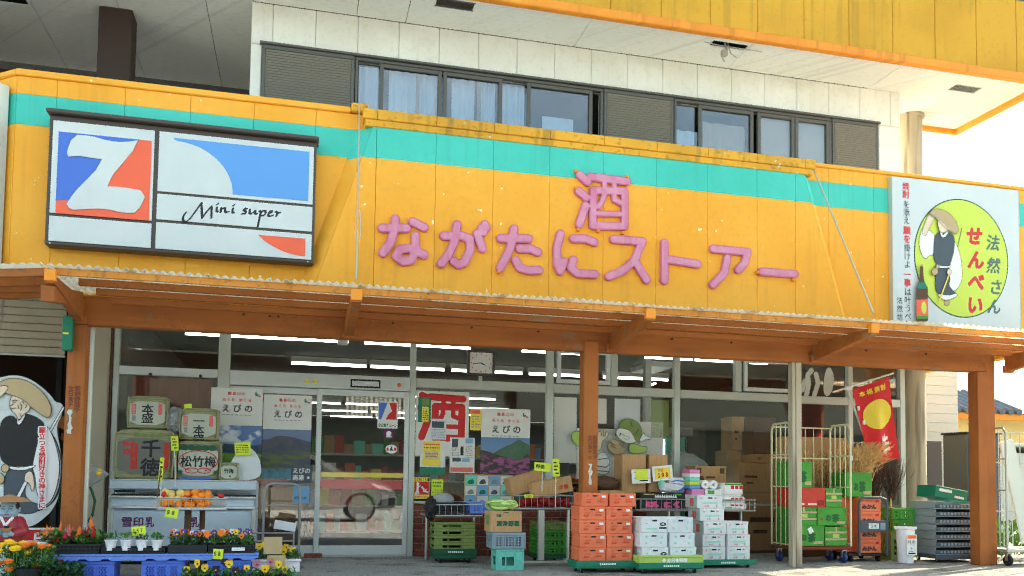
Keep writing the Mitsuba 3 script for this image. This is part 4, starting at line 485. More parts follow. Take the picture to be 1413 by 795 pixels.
# roof: soffit boards, vents, eave fascia, trim
SZ = 6.30
hole = [(1.40, 1.83, -1.02, -0.87), (4.80, 5.27, -1.0, -0.87), (8.45, 8.86, -0.82, -0.66)]
sx = [-9.0, -6.4, -5.2, -4.1, -3.08, -2.12, -1.13, -0.61, 0.55, 1.12, 3.21, 5.30, 7.40, 9.52]
so = part(B, 'soffit', [bx(-9.4, 7.9, -1.18, BACK+0.3, 6.36, 6.42, 0), bx(7.901, 9.50, -1.18, 0.49, 6.36, 6.42, 0)], 'm_black')
for a, b in zip(sx[:-1], sx[1:]):
    back = 1.95 if b <= -0.6 else -0.402
    rows = [(-1.165, 0.40), (0.404, 1.95)] if b <= -0.6 else [(-1.165, -0.403)]
    if a > 7: rows = [(-1.165, 0.42)]
    for r0, r1 in rows:
        hs = [h for h in hole if h[0] >= a-0.01 and h[1] <= b+0.01 and r0 < h[2] < r1]
        g = sbox(a+0.004, r0, b-0.004, r1)
        for h in hs: g = g.difference(sbox(h[0], h[2], h[1], h[3]))
        if b == -3.08 and r0 < 0: g = g.difference(sbox(-3.9, -0.3, -3.12, 0.39))
        m = trimesh.creation.extrude_polygon(g, 0.012, engine='earcut'); m.apply_translation((0, 0, SZ)); part(so, 'soffit_board', m, 'm_soffit')
for (x0, x1, y0, y1) in (hole[0], hole[2]):
    v = part(B, 'soffit_vent', [bx(x0-0.01, x1+0.01, y0-0.012, y0+0.004, SZ-0.006, SZ+0.01), bx(x0-0.01, x1+0.01, y1-0.004, y1+0.012, SZ-0.006, SZ+0.01)], 'm_bronze' if x0 < 2 else 'm_alu')
    for k in range(7): part(v, 'louvre', rot(bx(x0, x1, y0+0.012+k*0.019, y0+0.026+k*0.019, SZ, SZ+0.003, 0), 30, (1, 0, 0)), 'm_bronze' if x0 < 2 else 'm_alu')
part(B, 'loose_cable', [tube([(4.98, -0.93, 6.34), (5.0, -0.95, 6.22), (4.93, -0.96, 6.13), (4.97, -0.95, 6.08)], 0.012, 6), tube([(5.02, -0.93, 6.34), (5.05, -0.95, 6.2), (5.12, -0.97, 6.14)], 0.008, 6), tube([(4.7, -0.95, 6.292), (4.9, -0.93, 6.29), (5.5, -0.92, 6.292)], 0.006, 6), bx(4.93, 5.0, -0.98, -0.92, 6.15, 6.22)], 'm_galv')
part(B, 'beam_light', rot(bx(-3.86, -3.14, 0.0, 0.05, 6.305, 6.33), 8, (0, 0, 1)), 'm_grey')
ef = part(B, 'eave_fascia', bx(-9.4, 9.5, -1.17, -1.05, 6.33, 7.33, 0), 'm_roofyellow')
xr = [-9.4+0.6317*k for k in range(30)]; xr = [4.643+0.6286*k for k in range(-22, 8)]+[9.53]
for a, b in zip(xr[:-1], xr[1:]): part(ef, 'fascia_panel', bx(a+0.003, b-0.003, -1.215, -1.172, 6.345, 7.335, 0.006), 'm_roofyellow')
part(ef, 'fascia_panel', bx(9.505, 9.54, -1.165, 0.42, 6.345, 7.335, 0.006), 'm_roofyellow')
part(B, 'eave_trim', [bx(-9.4, 9.60, -1.262, -1.17, 6.235, 6.343, 0.012), bx(9.50, 9.60, -1.168, 0.50, 6.235, 6.343, 0.012), bx(7.95, 9.497, 0.42, 0.50, 6.235, 6.343, 0.012)], 'm_trim')
part(B, 'roof_slab', [bx(-9.4, 7.9, -1.21, 16.5, 7.336, 7.42, 0), bx(7.901, 9.53, -1.21, 0.5, 7.336, 7.42, 0)], 'm_asphalt')
part(B, 'roof_coping', bx(-9.4, 9.56, -1.24, -1.05, 7.423, 7.46, 0.008), 'm_coping')
part(B, 'column', lathe([(0.0, 0.0), (0.165, 0.0), (0.16, 6.24), (0.19, 6.26), (0.19, 6.299), (0.0, 6.299)], 28, (8.55, 0.21, 0.002)), 'm_column', 30)
part(B, 'pillar', bx(-2.33, -1.97, 0.15, 0.45, 3.19, 6.298, 0.012), 'm_brownpillar')
part(B, 'balcony_wall', [bx(-9, -0.62, 1.96, 2.06, 3.19, 6.2, 0)], 'm_brown'); part(B, 'balcony_side_wall', bx(-4.75, -4.6, -1.1, 1.95, 3.19, 6.29, 0), 'm_brown')  # side wall out of view, added to darken the balcony
part(B, 'loose_wire', tube([(-2.55, -1.5, 4.69), (-2.42, -1.45, 4.74), (-2.30, -1.4, 4.76), (-2.24, -1.4, 4.70)], 0.006, 6), 'm_white')

# parapet: left, centre (proud) and right stretch of panels with teal band
YL, YC = -1.65, -1.80; PB = 2.56
par = part(B, 'parapet', bx(-2.60, 8.86, YL+0.05, YL+0.15, PB, 4.60, 0), 'm_yellow'); part(B, 'parapet_lining', bx(-2.60, 8.70, YL+0.152, YL+0.20, PB, 4.599, 0), 'm_panel'); part(B, 'parapet_return', bx(8.70, 8.85, YL+0.21, 3.0, PB, 4.60, 0), 'm_yellow')
Z1, Z2 = 4.145, 4.435
def panel(x0, x1, y, z0=PB+0.02, top=4.60):
    for za, zb, m in ((z0, Z1-0.0, 'm_yellow'), (Z1+0.0005, Z2, 'm_teal'), (Z2+0.0005, top, 'm_yellow')):
        part(par, 'fascia_panel', bx(x0+0.0015, x1-0.0015, y, y+0.049, za, zb, 0.0025), m)
lx = [-2.60, -2.26, -1.67, -1.08, -0.49, 0.105, 0.70]
for a, b in zip(lx[:-1], lx[1:]): panel(a, b, YL)
rx = [5.42, 5.93, 6.535, 7.14, 7.745, 8.35, 8.86]
for a, b in zip(rx[:-1], rx[1:]): panel(a, b, YL)
# chamfered left end
q = 58; ca = (-2.60, YL)
for za, zb, m in ((PB+0.02, Z1, 'm_yellow'), (Z1+0.0005, Z2, 'm_teal'), (Z2+0.0005, 4.60, 'm_yellow')):
    part(par, 'fascia_panel', rot(bx(-3.9, -2.605, YL+0.0, YL+0.049, za, zb, 0.004), -q+20, (0, 0, 1), (-2.602, YL+0.003, 0)), m)
part(B, 'coping', bx(-2.61, 0.445, YL-0.02, YL+0.22, 4.603, 4.665, 0.008), 'm_yellow'); part(B, 'coping', bx(5.66, 8.88, YL-0.02, YL+0.22, 4.603, 4.645, 0.008), 'm_yellow')
part(B, 'coping', [rot(bx(-3.9, -2.61, YL-0.02, YL+0.20, 4.603, 4.663, 0.012), -q+20, (0, 0, 1), (-2.602, YL, 0))], 'm_yellow')
# centre: a wide trapezoid panel with bevelled cheeks
tz0, tz1 = PB+0.02, 4.43
def edge(z, left): return (0.66-(4.43-z)*0.322) if left else (5.52+(4.43-z)*0.302)
BV = 0.145
def cheek(za, zb, left):
    s = -1 if left else 1
    v = []
    for z in (za, zb):
        e = edge(z, left); v += [(e, YC, z), (e+s*BV, YL-0.002, z), (e, YL-0.002, z)]
    m = trimesh.convex.convex_hull(np.array(v)); return m
for left in (True, False):
    part(par, 'bevel', cheek(tz0, Z1-0.03, left), 'm_yellow'); part(par, 'bevel', cheek(Z1-0.0295, tz1, left), 'm_teal')
cx_ = [None, 0.70, 1.30, 1.90, 2.505, 3.105, 3.71, 4.315, 4.92, 5.40, None]
for a, b in zip(cx_[:-1], cx_[1:]):
    for za, zb, m in ((tz0, Z1-0.03, 'm_yellow'), (Z1-0.0295, tz1, 'm_teal')):
        if a is None: g = P([(edge(za, True)+0.002, za), (0.697, za), (0.697, zb), (edge(zb, True)+0.002, zb)])
        elif b is None: g = P([(5.403, za), (edge(za, False)-0.002, za), (edge(zb, False)-0.002, zb), (5.403, zb)])
        else: g = R4(a+0.0018, b-0.0018, za, zb)
        part(par, 'fascia_panel', sheet(g, YL-0.002, 0.148), m)
cp = part(B, 'centre_coping', bx(0.58, 5.62, YL-0.160, YL+0.22, 4.4315, 4.50, 0.004), 'm_coping')
ux = [0.56, 0.70, 1.30, 1.90, 2.505, 3.105, 3.71, 4.315, 4.92, 5.52, 5.65]
for a, b in zip(ux[:-1], ux[1:]): part(cp, 'coping_tile', bx(a+0.002, b-0.002, YL-0.172, YL+0.23, 4.503, 4.605, 0.006), 'm_coping')
part(B, 'coping_block', bx(0.45, 0.62, YL-0.05, YL+0.24, 4.611, 4.70, 0.01), 'm_coping'); part(B, 'coping_block', bx(5.58, 5.74, YL-0.05, YL+0.24, 4.611, 4.665, 0.01), 'm_coping')
part(B, 'tie_rod', [rod((0.525, YL-0.06, 4.66), (0.47, -2.80, 2.64), 0.007), tube([(0.50, -2.35, 3.35+0.1), (0.475, -2.36, 3.33+0.02), (0.47, -2.5, 3.1), (0.49, -2.53, 3.06), (0.515, -2.5, 3.1), (0.52, -2.36, 3.37)], 0.004, 6, True)], 'm_galv')
part(B, 'tie_rod', [rod((5.66, YL-0.06, 4.62), (5.66, -2.80, 2.66), 0.008)], 'm_galv')

# awning: posts, beam, joists, brackets, front board, corrugated sheets
A = part(B, 'awning', [bx(-2.05, 7.94, -1.80, -1.665, 2.285, 2.545, 0.008)], 'm_wood')      # the long beam
ZE = 2.585
def roofz(y): return ZE+(y+2.85)*0.012
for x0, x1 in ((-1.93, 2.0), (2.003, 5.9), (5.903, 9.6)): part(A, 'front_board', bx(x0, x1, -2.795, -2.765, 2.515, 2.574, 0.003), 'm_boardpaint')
for y, zt in ((-2.47, 2.565), (-2.17, 2.551), (-1.90, 2.529)): part(A, 'joist', bx(-1.9+(y+2.8)*0.25, 9.6, y-0.02, y+0.025, zt-0.060, zt, 0.003), 'm_wood')
for x0, x1, y in ((-1.98, -1.91, -1.74), (0.43, 0.515, 0), (3.17, 3.25, 0), (5.60, 5.68, 0), (8.2, 8.28, 0)):
    pts = [(-2.84, 2.44), (-2.84, 2.50), (-1.803, 2.50), (-1.803, 2.30), (-1.84, 2.30)]
    pl = P([(y_, z_) for y_, z_ in pts]); m = trimesh.creation.extrude_polygon(pl, x1-x0, engine='earcut')
    m.apply_transform(np.array([[0, 0, 1, x0], [1, 0, 0, 0], [0, 1, 0, 0], [0, 0, 0, 1.0]])); part(A, 'bracket', m, 'm_wood')
    part(A, 'bracket_shoe', bx(x0-0.006, x1+0.006, -2.852, -2.797, 2.455, 2.55, 0.003), 'm_trim')
    part(A, 'bracket_foot', bx(x0-0.03, x1+0.02, -1.85, -1.803, 2.285, 2.37, 0.003), 'm_wood')
part(A, 'post', bx(-2.04, -1.885, -1.82, -1.67, 0.002, 2.283, 0.006), 'm_woodpost', label='thick orange timber post at the left end with peeling lettering'); part(A, 'post', bx(2.90, 3.06, -1.82, -1.67, 0.002, 2.39, 0.006), 'm_woodpost')
part(A, 'post', [bx(5.36, 5.40, -1.79, -1.70, 0.002, 2.283, 0.004), bx(5.402, 5.47, -1.80, -1.70, 0.002, 2.283, 0.004)], 'm_column', label='slim bare beige post')
part(A, 'post', [bx(7.80, 7.93, -1.82, -1.66, 0.002, 2.283, 0.006), bx(7.933, 8.06, -1.80, -1.67, 0.002, 2.5, 0.006)], 'm_woodpost')
lam = 0.07
def corr(x0, x1, y0, y1, dz=0.0):
    n = int((x1-x0)/lam*10); X = np.linspace(x0, x1, n); V = []; ys = np.linspace(y0, y1, 3)
    for y in ys: V.append(np.stack([X, X*0+y, roofz(y)+0.011*np.sin(X/lam*2*np.pi)+dz+0.004*np.sin(X*3.1)], 1))
    i = np.arange(n-1); F = []
    for r in range(2): F += [np.stack([i+r*n, i+1+r*n, i+1+(r+1)*n], 1), np.stack([i+r*n, i+1+(r+1)*n, i+(r+1)*n], 1)]
    return trimesh.Trimesh(np.vstack(V), np.vstack(F), process=False)
k = 0; x = -2.03
while x < 9.5:
    y0 = -2.86+rng.uniform(-0.012, 0.012); part(A, 'roof_sheet', corr(x, x+0.70, y0, -1.66, 0.0035*(k % 2)), 'm_sheet', True); x += 0.63; k += 1
for xx in np.arange(-1.75, 9.4, 0.5): part(A, 'roof_screw', rod((xx, -2.80, 2.58), (xx, -2.80, 2.609), 0.007, 6), 'm_galv')
for x in (-0.52, -0.28, -0.20, 0.9, 1.7, 2.4, 3.9, 4.6, 6.3, 7.1): part(A, 'bolt', rod((x, -1.812, 2.46), (x, -1.80, 2.46), 0.011, 8), 'm_dark')
# the awning turns the corner at the left: a hip and boards running away to the left
def wing(pts, z0, z1, mat, name, th=0.03):
    (x0, y0), (x1, y1) = pts; L = math.hypot(x1-x0, y1-y0); m = bx(0, L, -th/2, th/2, z0, z1, 0.003); m = rot(m, math.degrees(math.atan2(y1-y0, x1-x0)), (0, 0, 1), (0, 0, 0)); m.apply_translation((x0, y0, 0)); return part(A, name, m, mat)
dxw, dyw = -0.93, 0.37
for k, (o, n_) in enumerate(((0.0, 'front_board'), (0.30, 'joist'), (0.58, 'joist'), (0.86, 'joist'))):
    px_, py_ = -1.96-0.10*o, -2.79+o*1.0
    z = roofz(py_) if k else 2.58
    wing(((px_, py_), (px_+2.2*dxw, py_+2.2*dyw)), z-0.10 if k else 2.50, z-0.013, 'm_wood', n_)
hip = [(-2.02, -2.80), (-1.965, -1.86)]
part(A, 'hip_rafter', rot(bx(-2.02, -1.92, -2.80, -1.83, 2.37, 2.50, 0.004), 9, (1, 0, 0)), 'm_wood')
nW = 60; xw = np.linspace(0, 2.3, nW); V = []
for o in (-0.06, 1.0): V.append(np.stack([-2.02-0.1*o+xw*dxw, -2.80+o+xw*dyw, roofz(-2.8+o)+0.011*np.sin(xw/lam*2*np.pi)+0.004], 1))
i_ = np.arange(nW-1); part(A, 'roof_sheet', trimesh.Trimesh(np.vstack(V), np.vstack([np.stack([i_, i_+1, i_+1+nW], 1), np.stack([i_, i_+1+nW, i_+nW], 1)]), process=False), 'm_sheet', True)
# peeling strip and lettering on two posts
for x0, w_, z0, z1, s in ((-2.03, 0.12, 1.38, 1.74, 3), (2.935, 0.11, 0.98, 1.42, 4)):
    gs = [words(t, x0+0.01+0.055*i, z1-0.02, 0.052, vert=True, gap=0.95, bold=0.03) for i, t in enumerate(('全日食チェ', '新鮮野菜千'))]
    part(A, 'faded_lettering', sheet(unary_union(gs), -1.8205, 0.001), 'm_rust')
    zz = np.linspace(z0-0.1, z0+0.12, 9); part(A, 'peeled_patch', sheet(P([(x0+0.028+0.008*rng.standard_normal(), z) for z in zz]+[(x0+0.055+0.008*rng.standard_normal(), z) for z in zz[::-1]]), -1.8215, 0.001), 'm_alu')

# ------------------------------------------------------------------ shop front
S = part(B, 'shopfront', [bx(-1.99, 8.20, -0.06, 0.0, 2.60, 2.66, 0.003)], 'm_alu')
def mull(x0, x1, z0, z1, y0=-0.06, y1=0.02, mat='m_alu', name='mullion'): return part(S, name, bx(x0, x1, y0, y1, z0, z1, 0.004), mat)
mull(-1.99, -1.93, 0.0, 2.597); mull(-0.885, -0.76, 0.0, 2.597); mull(1.305, 1.375, 0.0, 2.597); mull(3.01, 3.10, 0.66, 2.597); mull(4.73, 4.81, 0.0, 2.597); mull(6.48, 6.54, 0.0, 2.597); mull(7.30, 7.37, 0.0, 2.597); mull(8.12, 8.20, 0.0, 2.597)
mull(3.86, 3.95, 2.133, 2.597); mull(5.60, 5.69, 2.133, 2.597); mull(0.44, 0.56, 2.49, 2.597, -0.05)
mull(-1.927, -0.888, 2.035, 2.13, -0.065, 0.02, 'm_doorwhite', 'transom'); part(S, 'door_header', bx(-0.757, 1.302, -0.075, 0.03, 1.965, 2.13, 0.004), 'm_doorwhite')
mull(1.378, 3.007, 2.02, 2.13, -0.06, 0.02, 'm_alu', 'transom'); mull(3.103, 4.727, 2.02, 2.13, -0.06, 0.02, 'm_alu', 'transom'); mull(4.813, 6.477, 2.02, 2.125, -0.06, 0.02, 'm_alu', 'transom'); mull(6.543, 7.297, 2.01, 2.115, -0.06, 0.02, 'm_alu', 'transom'); mull(7.373, 8.117, 2.01, 2.115, -0.06, 0.02, 'm_alu', 'transom')
part(S, 'door_sensor', bx(0.62, 0.93, -0.084, -0.076, 2.005, 2.065, 0.003), 'm_signwhite'); part(S, 'sensor_rim', [bx(0.60, 0.95, -0.08, -0.0755, 1.985, 2.085, 0.002)], 'm_dark')
for x, c in ((0.10, 'm_yelpaper'), (0.19, 'm_yelpaper'), (1.17, 'm_orangebox')): part(S, 'round_sticker', sheet(Point(x, 2.035).buffer(0.025), -0.076, 0.001), c)
for a, b in ((3.14, 3.84), (5.72, 6.46)):
    z0, z1 = 2.145, 2.575
    part(S, 'vent_window', [bx(a, b, -0.075, -0.03, z1-0.05, z1), bx(a, b, -0.075, -0.03, z0, z0+0.05), bx(a, a+0.05, -0.075, -0.03, z0+0.052, z1-0.052), bx(b-0.05, b, -0.075, -0.03, z0+0.052, z1-0.052)], 'm_doorwhite')
def pane(x0, x1, z0, z1): part(S, 'pane', bx(x0, x1, -0.012, -0.006, z0, z1, 0), 'm_glass')
for x0, x1 in ((-1.93, -0.885), (-0.76, 1.305), (1.375, 3.01), (3.10, 3.86), (3.95, 4.73), (4.81, 5.60), (5.69, 6.48), (6.54, 7.30), (7.37, 8.12)): pane(x0, x1, 2.13, 2.60)
pane(-1.93, -0.885, 0.30, 2.035)
for x0, x1 in ((1.375, 3.01), (3.10, 4.73), (4.81, 6.48), (6.54, 7.30), (7.37, 8.12)): pane(x0, x1, 0.66, 2.02)
part(S, 'sill', [bx(1.378, 6.477, -0.10, 0.02, 0.63, 0.658, 0.004)], 'm_alu'); part(S, 'kick_panel', [bx(-1.927, -0.888, -0.05, 0.0, 0.02, 0.30)], 'm_doorwhite'); part(S, 'kick_panel', [bx(6.543, 8.117, -0.05, 0.0, 0.02, 0.66)], 'm_inwall')
# sliding doors
def leaf(x0, x1, y, st):
    d = part(B, 'sliding_door', [bx(x0, x0+st, y-0.03, y, 0.025, 1.955), bx(x1-st, x1, y-0.03, y, 0.025, 1.955), bx(x0+st+0.001, x1-st-0.001, y-0.03, y, 1.885, 1.955), bx(x0+st+0.001, x1-st-0.001, y-0.03, y, 0.025, 0.135)], 'm_doorwhite')
    part(d, 'pane', bx(x0+st, x1-st, y-0.017, y-0.011, 0.135, 1.885, 0), 'm_glass'); return d
D1 = leaf(-0.757, 0.27, -0.0, 0.05); D2 = leaf(0.225, 1.30, -0.04, 0.055)
part(B, 'threshold', bx(-0.757, 1.302, -0.09, 0.03, 0.002, 0.022, 0.003), 'm_alu')
# brick base: every brick a piece
br = part(B, 'brick_base', [bx(1.38, 4.725, -0.026, -0.004, 0.0, 0.63, 0)], 'm_mortar')
for r in range(8):
    z = 0.004+r*0.078; x = 1.382-(0.115 if r % 2 else 0)
    while x < 4.2:
        a, b = max(x, 1.382), min(x+0.218, 4.72)
        if b-a > 0.03: part(br, 'brick', bx(a, b, -0.036-rng.uniform(0, 0.003), -0.027, z+rng.uniform(0, 0.002), z+0.068, 0.003), 'm_brick')
        x += 0.230
for x in (-0.60, -0.36, -0.12, 0.12): part(br, 'brick', bx(x, x+0.2, -0.13, -0.095, 0.002, 0.05, 0.004), 'm_brick')
# left of the shop front: jambs, pipe, roller shutter, dark store room
part(B, 'side_jamb', [bx(-2.33, -2.02, -0.10, 0.14, 0.003, 2.88, 0.01)], 'm_column'); part(B, 'side_post', [bx(-2.44, -2.36, -0.14, -0.06, 0.003, 2.88, 0.006)], 'm_alu'); part(B, 'timber_jamb', [bx(-2.012, -1.995, -0.08, 0.0, 0.003, 2.7)], 'm_brown')
part(B, 'downpipe', [rod((-1.885, -1.63, 0.0), (-1.885, -1.63, 2.28), 0.032, 12)], 'm_alu')
sh = part(B, 'roller_shutter', [bx(-5.2, -2.46, -0.16, -0.12, 2.18, 2.20, 0.002)], 'm_alu')
for k in range(9): part(sh, 'shutter_slat', bx(-5.2, -2.46, -0.165-0.004*(k % 2), -0.13, 2.203+0.083*k, 2.28+0.083*k, 0.014), 'm_column')
part(B, 'store_room_wall', [bx(-5.3, -2.3, 4.5, 4.6, 0, 2.9, 0), bx(-5.4, -5.3, -0.1, 4.6, 0, 2.9, 0)], 'm_brown'); part(B, 'store_room_ceiling', bx(-5.4, -2.35, -0.05, 4.6, 2.82, 2.89, 0), 'm_dark')
part(B, 'stair_string', [rot(bx(-4.4, -2.2, 1.0, 1.1, 1.72, 1.86, 0.004), 24, (0, 1, 0)), rot(bx(-4.4, -2.2, 1.5, 1.56, 1.55, 1.63, 0.004), 24, (0, 1, 0))], 'm_wood')
for x in (-2.9, -2.62): part(B, 'prop', bx(x, x+0.07, 1.3, 1.37, 0.0, 2.6, 0.004), 'm_dark')
sg = thing('corner_sign', 'grey side of a wall sign at the far left corner of the fascia', 'sign')
part(sg, 'case', rot(bx(-3.7, -2.66, YL-0.17, YL-0.02, 2.72, 4.50, 0.012), -38, (0, 0, 1), (-2.60, YL, 0)), 'm_alu')
part(sg, 'face', rot(bx(-3.68, -2.69, YL-0.175, YL-0.171, 2.75, 4.47, 0), -38, (0, 0, 1), (-2.60, YL, 0)), 'm_signwhite')
part(B, 'wall_plate', bx(-2.07, -1.985, -1.90, -1.83, 2.03, 2.34, 0.006), 'm_green', label='small green plate on the left post')
part(B, 'wall_plate', sheet(LineString([(-2.055, 2.18), (-2.02, 2.18)]).buffer(0.008), -1.901, 0.001), 'm_yelpaper')

# ------------------------------------------------------------------ shop interior
for yi, (y, segs) in enumerate(((1.0, [(-1.39, .63), (.82, 2.25), (2.95, 3.42), (3.46, 4.05), (4.75, 5.5), (5.52, 6.25), (6.4, 6.7)]), (3.4, [(-.12, 1.05), (1.1, 2.3), (2.4, 3.6), (3.7, 4.9), (5.0, 6.2)]), (5.8, [(-1.2, 0), (.1, 1.3), (1.4, 2.6), (2.7, 3.9), (4.0, 5.2)]), (8.0, [(-.9, .3), (.4, 1.6), (1.7, 2.9), (3.0, 4.2)]), (10.4, [(-.2, 1.0), (1.1, 2.3), (2.6, 3.8), (3.9, 5.1)]), (12.6, [(.6, 1.8), (1.9, 3.1), (3.4, 4.6)]), (14.6, [(.9, 2.1), (2.2, 3.4), (3.7, 4.9)]))):
    for a, b in segs:
        f = thing('ceiling_tube_light', f'lit fluorescent tube, {("first", "second", "third", "fourth", "fifth", "sixth", "seventh")[segs.index((a, b))]} from the left in the {("front", "second", "third", "fourth", "fifth", "sixth", "rearmost")[yi]} row behind the shop window', 'ceiling light', 'lit fluorescent ceiling tubes')
        part(f, 'housing', bx(a, b, y-0.05, y+0.05, 2.72, 2.80, 0.004), 'm_white')
        part(f, 'tube', rod((a+0.01, y, 2.69), (b-0.01, y, 2.69), 0.018, 10), {'type': 'diffuse'}, emitter=glow([0.32, 0.36, 0.31]))
f = thing('ceiling_tube_light', 'lit fluorescent tube set crosswise near the right end of the shop', 'ceiling light'); part(f, 'tube', rod((5.35, 2.0, 2.45), (5.62, 2.9, 2.52), 0.018, 10), {'type': 'diffuse'}, emitter=glow([0.32, 0.36, 0.31])); part(f, 'housing', bx(5.3, 5.7, 2.0, 2.9, 2.72, 2.80), 'm_white')
# ------------------------------------------------------------------ signs on the fascia
sg = thing('box_sign', 'white light box sign with a wavy letter on blue and orange, dark brown frame', 'sign')
SX0, SX1, SZ0, SZ1, SY = -2.273, 0.117, 2.999, 4.209, -1.80
part(sg, 'case', bx(SX0, SX1, SY, YL-0.004, SZ0, SZ1, 0.01), 'm_signframe')
part(sg, 'hood', bx(SX0-0.02, SX1+0.02, SY-0.06, YL-0.004, SZ1+0.002, SZ1+0.04, 0.008), 'm_signframe')
for g in (R4(SX0+0.035, -1.369, 3.295, 4.153), R4(-1.328, SX1-0.025, 3.581, 4.153), R4(-1.328, SX1-0.025, 3.313, 3.556), R4(-1.328, SX1-0.025, 3.035, 3.285), R4(SX0+0.035, -1.369, 3.035, 3.265)):
    part(sg, 'face', sheet(g, SY-0.001, 0.012), 'm_signwhite')
zp, zo = smoothpoly(ZP, 1), P(ZO)
zo = zo.union(R4(-2.188, -1.392, 3.291, 3.351)).buffer(0.022, join_style=2).intersection(R4(-2.188, -1.392, 3.291, 4.05))
bl = R4(-2.189, -1.391, 3.29, 4.051).difference(zp.buffer(0.001)).difference(zo.buffer(0.001))
part(sg, 'blue_field', sheet(bl, SY-0.0135, 0.004), 'm_blue'); part(sg, 'orange_field', sheet(zo.difference(zp.buffer(0.001)), SY-0.0135, 0.004), 'm_orange')
part(sg, 'letter_relief', sheet(zp, SY-0.0135, 0.014), 'm_signwhite')
arc = [(-1.195, 4.087)]+[(-1.19+0.536*math.sin(t), 3.612+0.465*math.cos(t)) for t in np.linspace(0.05, math.pi/2, 14)]
part(sg, 'blue_field', sheet(P(arc+[(0.049, 3.612), (0.049, 4.102), (-1.195, 4.102)]), SY-0.0135, 0.004), 'm_blue2')
part(sg, 'orange_field', sheet(smoothpoly([(-0.407, 3.238), (-0.403, 3.238), (0.031, 3.238), (0.033, 3.236), (0.033, 3.065), (0.029, 3.063), (-0.086, 3.073), (-0.183, 3.098), (-0.304, 3.155), (-0.358, 3.193)], 1), SY-0.0135, 0.004), 'm_orange')
part(sg, 'lettering', sheet(pen(MINI, 0.013, 0.0055, 40), SY-0.0135, 0.002), 'm_ink', label='black handwritten script lettering')
for y, z in ((-2.227, 3.016), (0.061, 3.016)): part(sg, 'screw', sheet(Point(y, z).buffer(0.008), SY-0.001, 0.004), 'm_galv')

ns = thing('shop_name_sign', 'faded pink raised lettering spelling the shop name across the yellow fascia', 'sign lettering')
yl = YC-0.002
nm = {'na': 'first', 'ga': 'second'}
for k in ('na', 'ga', 'ta', 'ni', 'su', 'to', 'a', 'bar'):
    g = strokes(LET[k], 0.045); lk = part(ns, 'letter', sheet(g, yl, 0.032), 'm_letter', True if 0 else False)
    part(lk, 'letter_face', sheet(g.buffer(-0.012), yl-0.0325, 0.002), 'm_letterface')
g = strokes(LET['sake'][:4], 0.045).union(strokes(LET['sake'][4:5], 0.043)).union(strokes(LET['sake'][5:], 0.031))
lk = part(ns, 'letter', sheet(g, yl, 0.032), 'm_letter'); part(lk, 'letter_face', sheet(g.buffer(-0.011), yl-0.0325, 0.003), 'm_letterface')
part(ns, 'fixing_clip', [bx(x, x+0.03, yl-0.05, yl, z, z+0.03) for x, z in ((2.77, 4.17), (3.34, 4.165), (2.77, 3.99), (2.80, 3.545), (3.02, 3.545), (3.30, 3.55), (1.95, 3.03), (4.89, 3.24), (5.34, 3.19))], 'm_trim')

bd = thing('rice_cracker_signboard', 'white signboard with a monk in a yellow green circle, right end of fascia', 'signboard')
BY = -1.72
part(bd, 'board', bx(6.735, 8.53, BY, YL-0.004, 2.72, 4.565, 0.004), 'm_signwhite')
cxe, cze, rx_, rz_ = 7.69, 3.657, 0.67, 0.722
part(bd, 'circle_rim', sheet(affinity.scale(Point(cxe, cze).buffer(1, quad_segs=24), rx_, rz_), BY-0.0005, 0.001), 'm_dkgreen')
part(bd, 'circle', sheet(affinity.scale(Point(cxe, cze).buffer(1, quad_segs=24), rx_-0.014, rz_-0.014), BY-0.0017, 0.001), 'm_lime')
lay = [('b_stick', 'm_dkgreen'), ('b_legs', 'm_tan'), ('b_sleeveL', 'm_white'), ('b_arm', 'm_skin'), ('b_sleeveR', 'm_white'), ('b_top', 'm_navy'), ('b_skirt', 'm_navy'), ('b_hem', 'm_white'), ('b_sash', 'm_white'), ('b_collar', 'm_white'), ('b_face', 'm_skin'), ('b_hat', 'm_tan'), ('b_hatin', 'm_skin'), ('b_staff', 'm_flagyellow'), ('b_hand', 'm_skin'), ('b_bell1', 'm_tan'), ('b_bell2', 'm_tan')]
for i, (n_, m_) in enumerate(lay):
    big = n_ not in ('b_stick', 'b_staff')
    g = smoothpoly(ART[n_], 2) if big else P(ART[n_])
    if big: part(bd, 'figure_outline', sheet(g.buffer(0.005), BY-0.003-0.0018*i, 0.0006), 'm_ink')
    part(bd, 'figure_'+n_[2:].rstrip('12').lower().replace('sleevel', 'sleeve').replace('sleever', 'sleeve').replace('hatin', 'hat_lining'), sheet(g, BY-0.0038-0.0018*i, 0.0006), m_)
yt = BY-0.002
part(bd, 'lettering', sheet(unary_union([words('焼酎', 6.87, 4.51, 0.098, vert=True, bold=0.015), words('願を', 6.875, 3.985, 0.105, vert=True, bold=0.02), words('一事', 6.875, 3.455, 0.10, vert=True, bold=0.02)]), yt, 0.001), 'm_inkred')
part(bd, 'lettering', sheet(unary_union([words('を添え', 6.875, 4.29, 0.095, vert=True, gap=1.02), words('掛けよ', 6.88, 3.77, 0.098, vert=True), words('は叶うべし', 6.88, 3.245, 0.098, vert=True, gap=0.98), words('法然坊', 6.775, 3.13, 0.085, vert=True, gap=1.15)]), yt, 0.001), 'm_ink')
part(bd, 'lettering', sheet(unary_union([words(c, 8.03+dx_, z, 0.20, bold=0.02, lean=8) for c, z, dx_ in zip('法然さん', (3.98, 3.70, 3.44, 3.20), (0, 0.0, 0.03, 0))]), BY-0.0029, 0.001), 'm_greentext')
part(bd, 'lettering', sheet(unary_union([words(c, x, z, 0.235, bold=0.045, lean=8) for c, x, z in (('せ', 7.74, 4.06), ('ん', 7.76, 3.77), ('べ', 7.755, 3.50), ('い', 7.735, 3.22))]), BY-0.0029, 0.001), 'm_inkred')
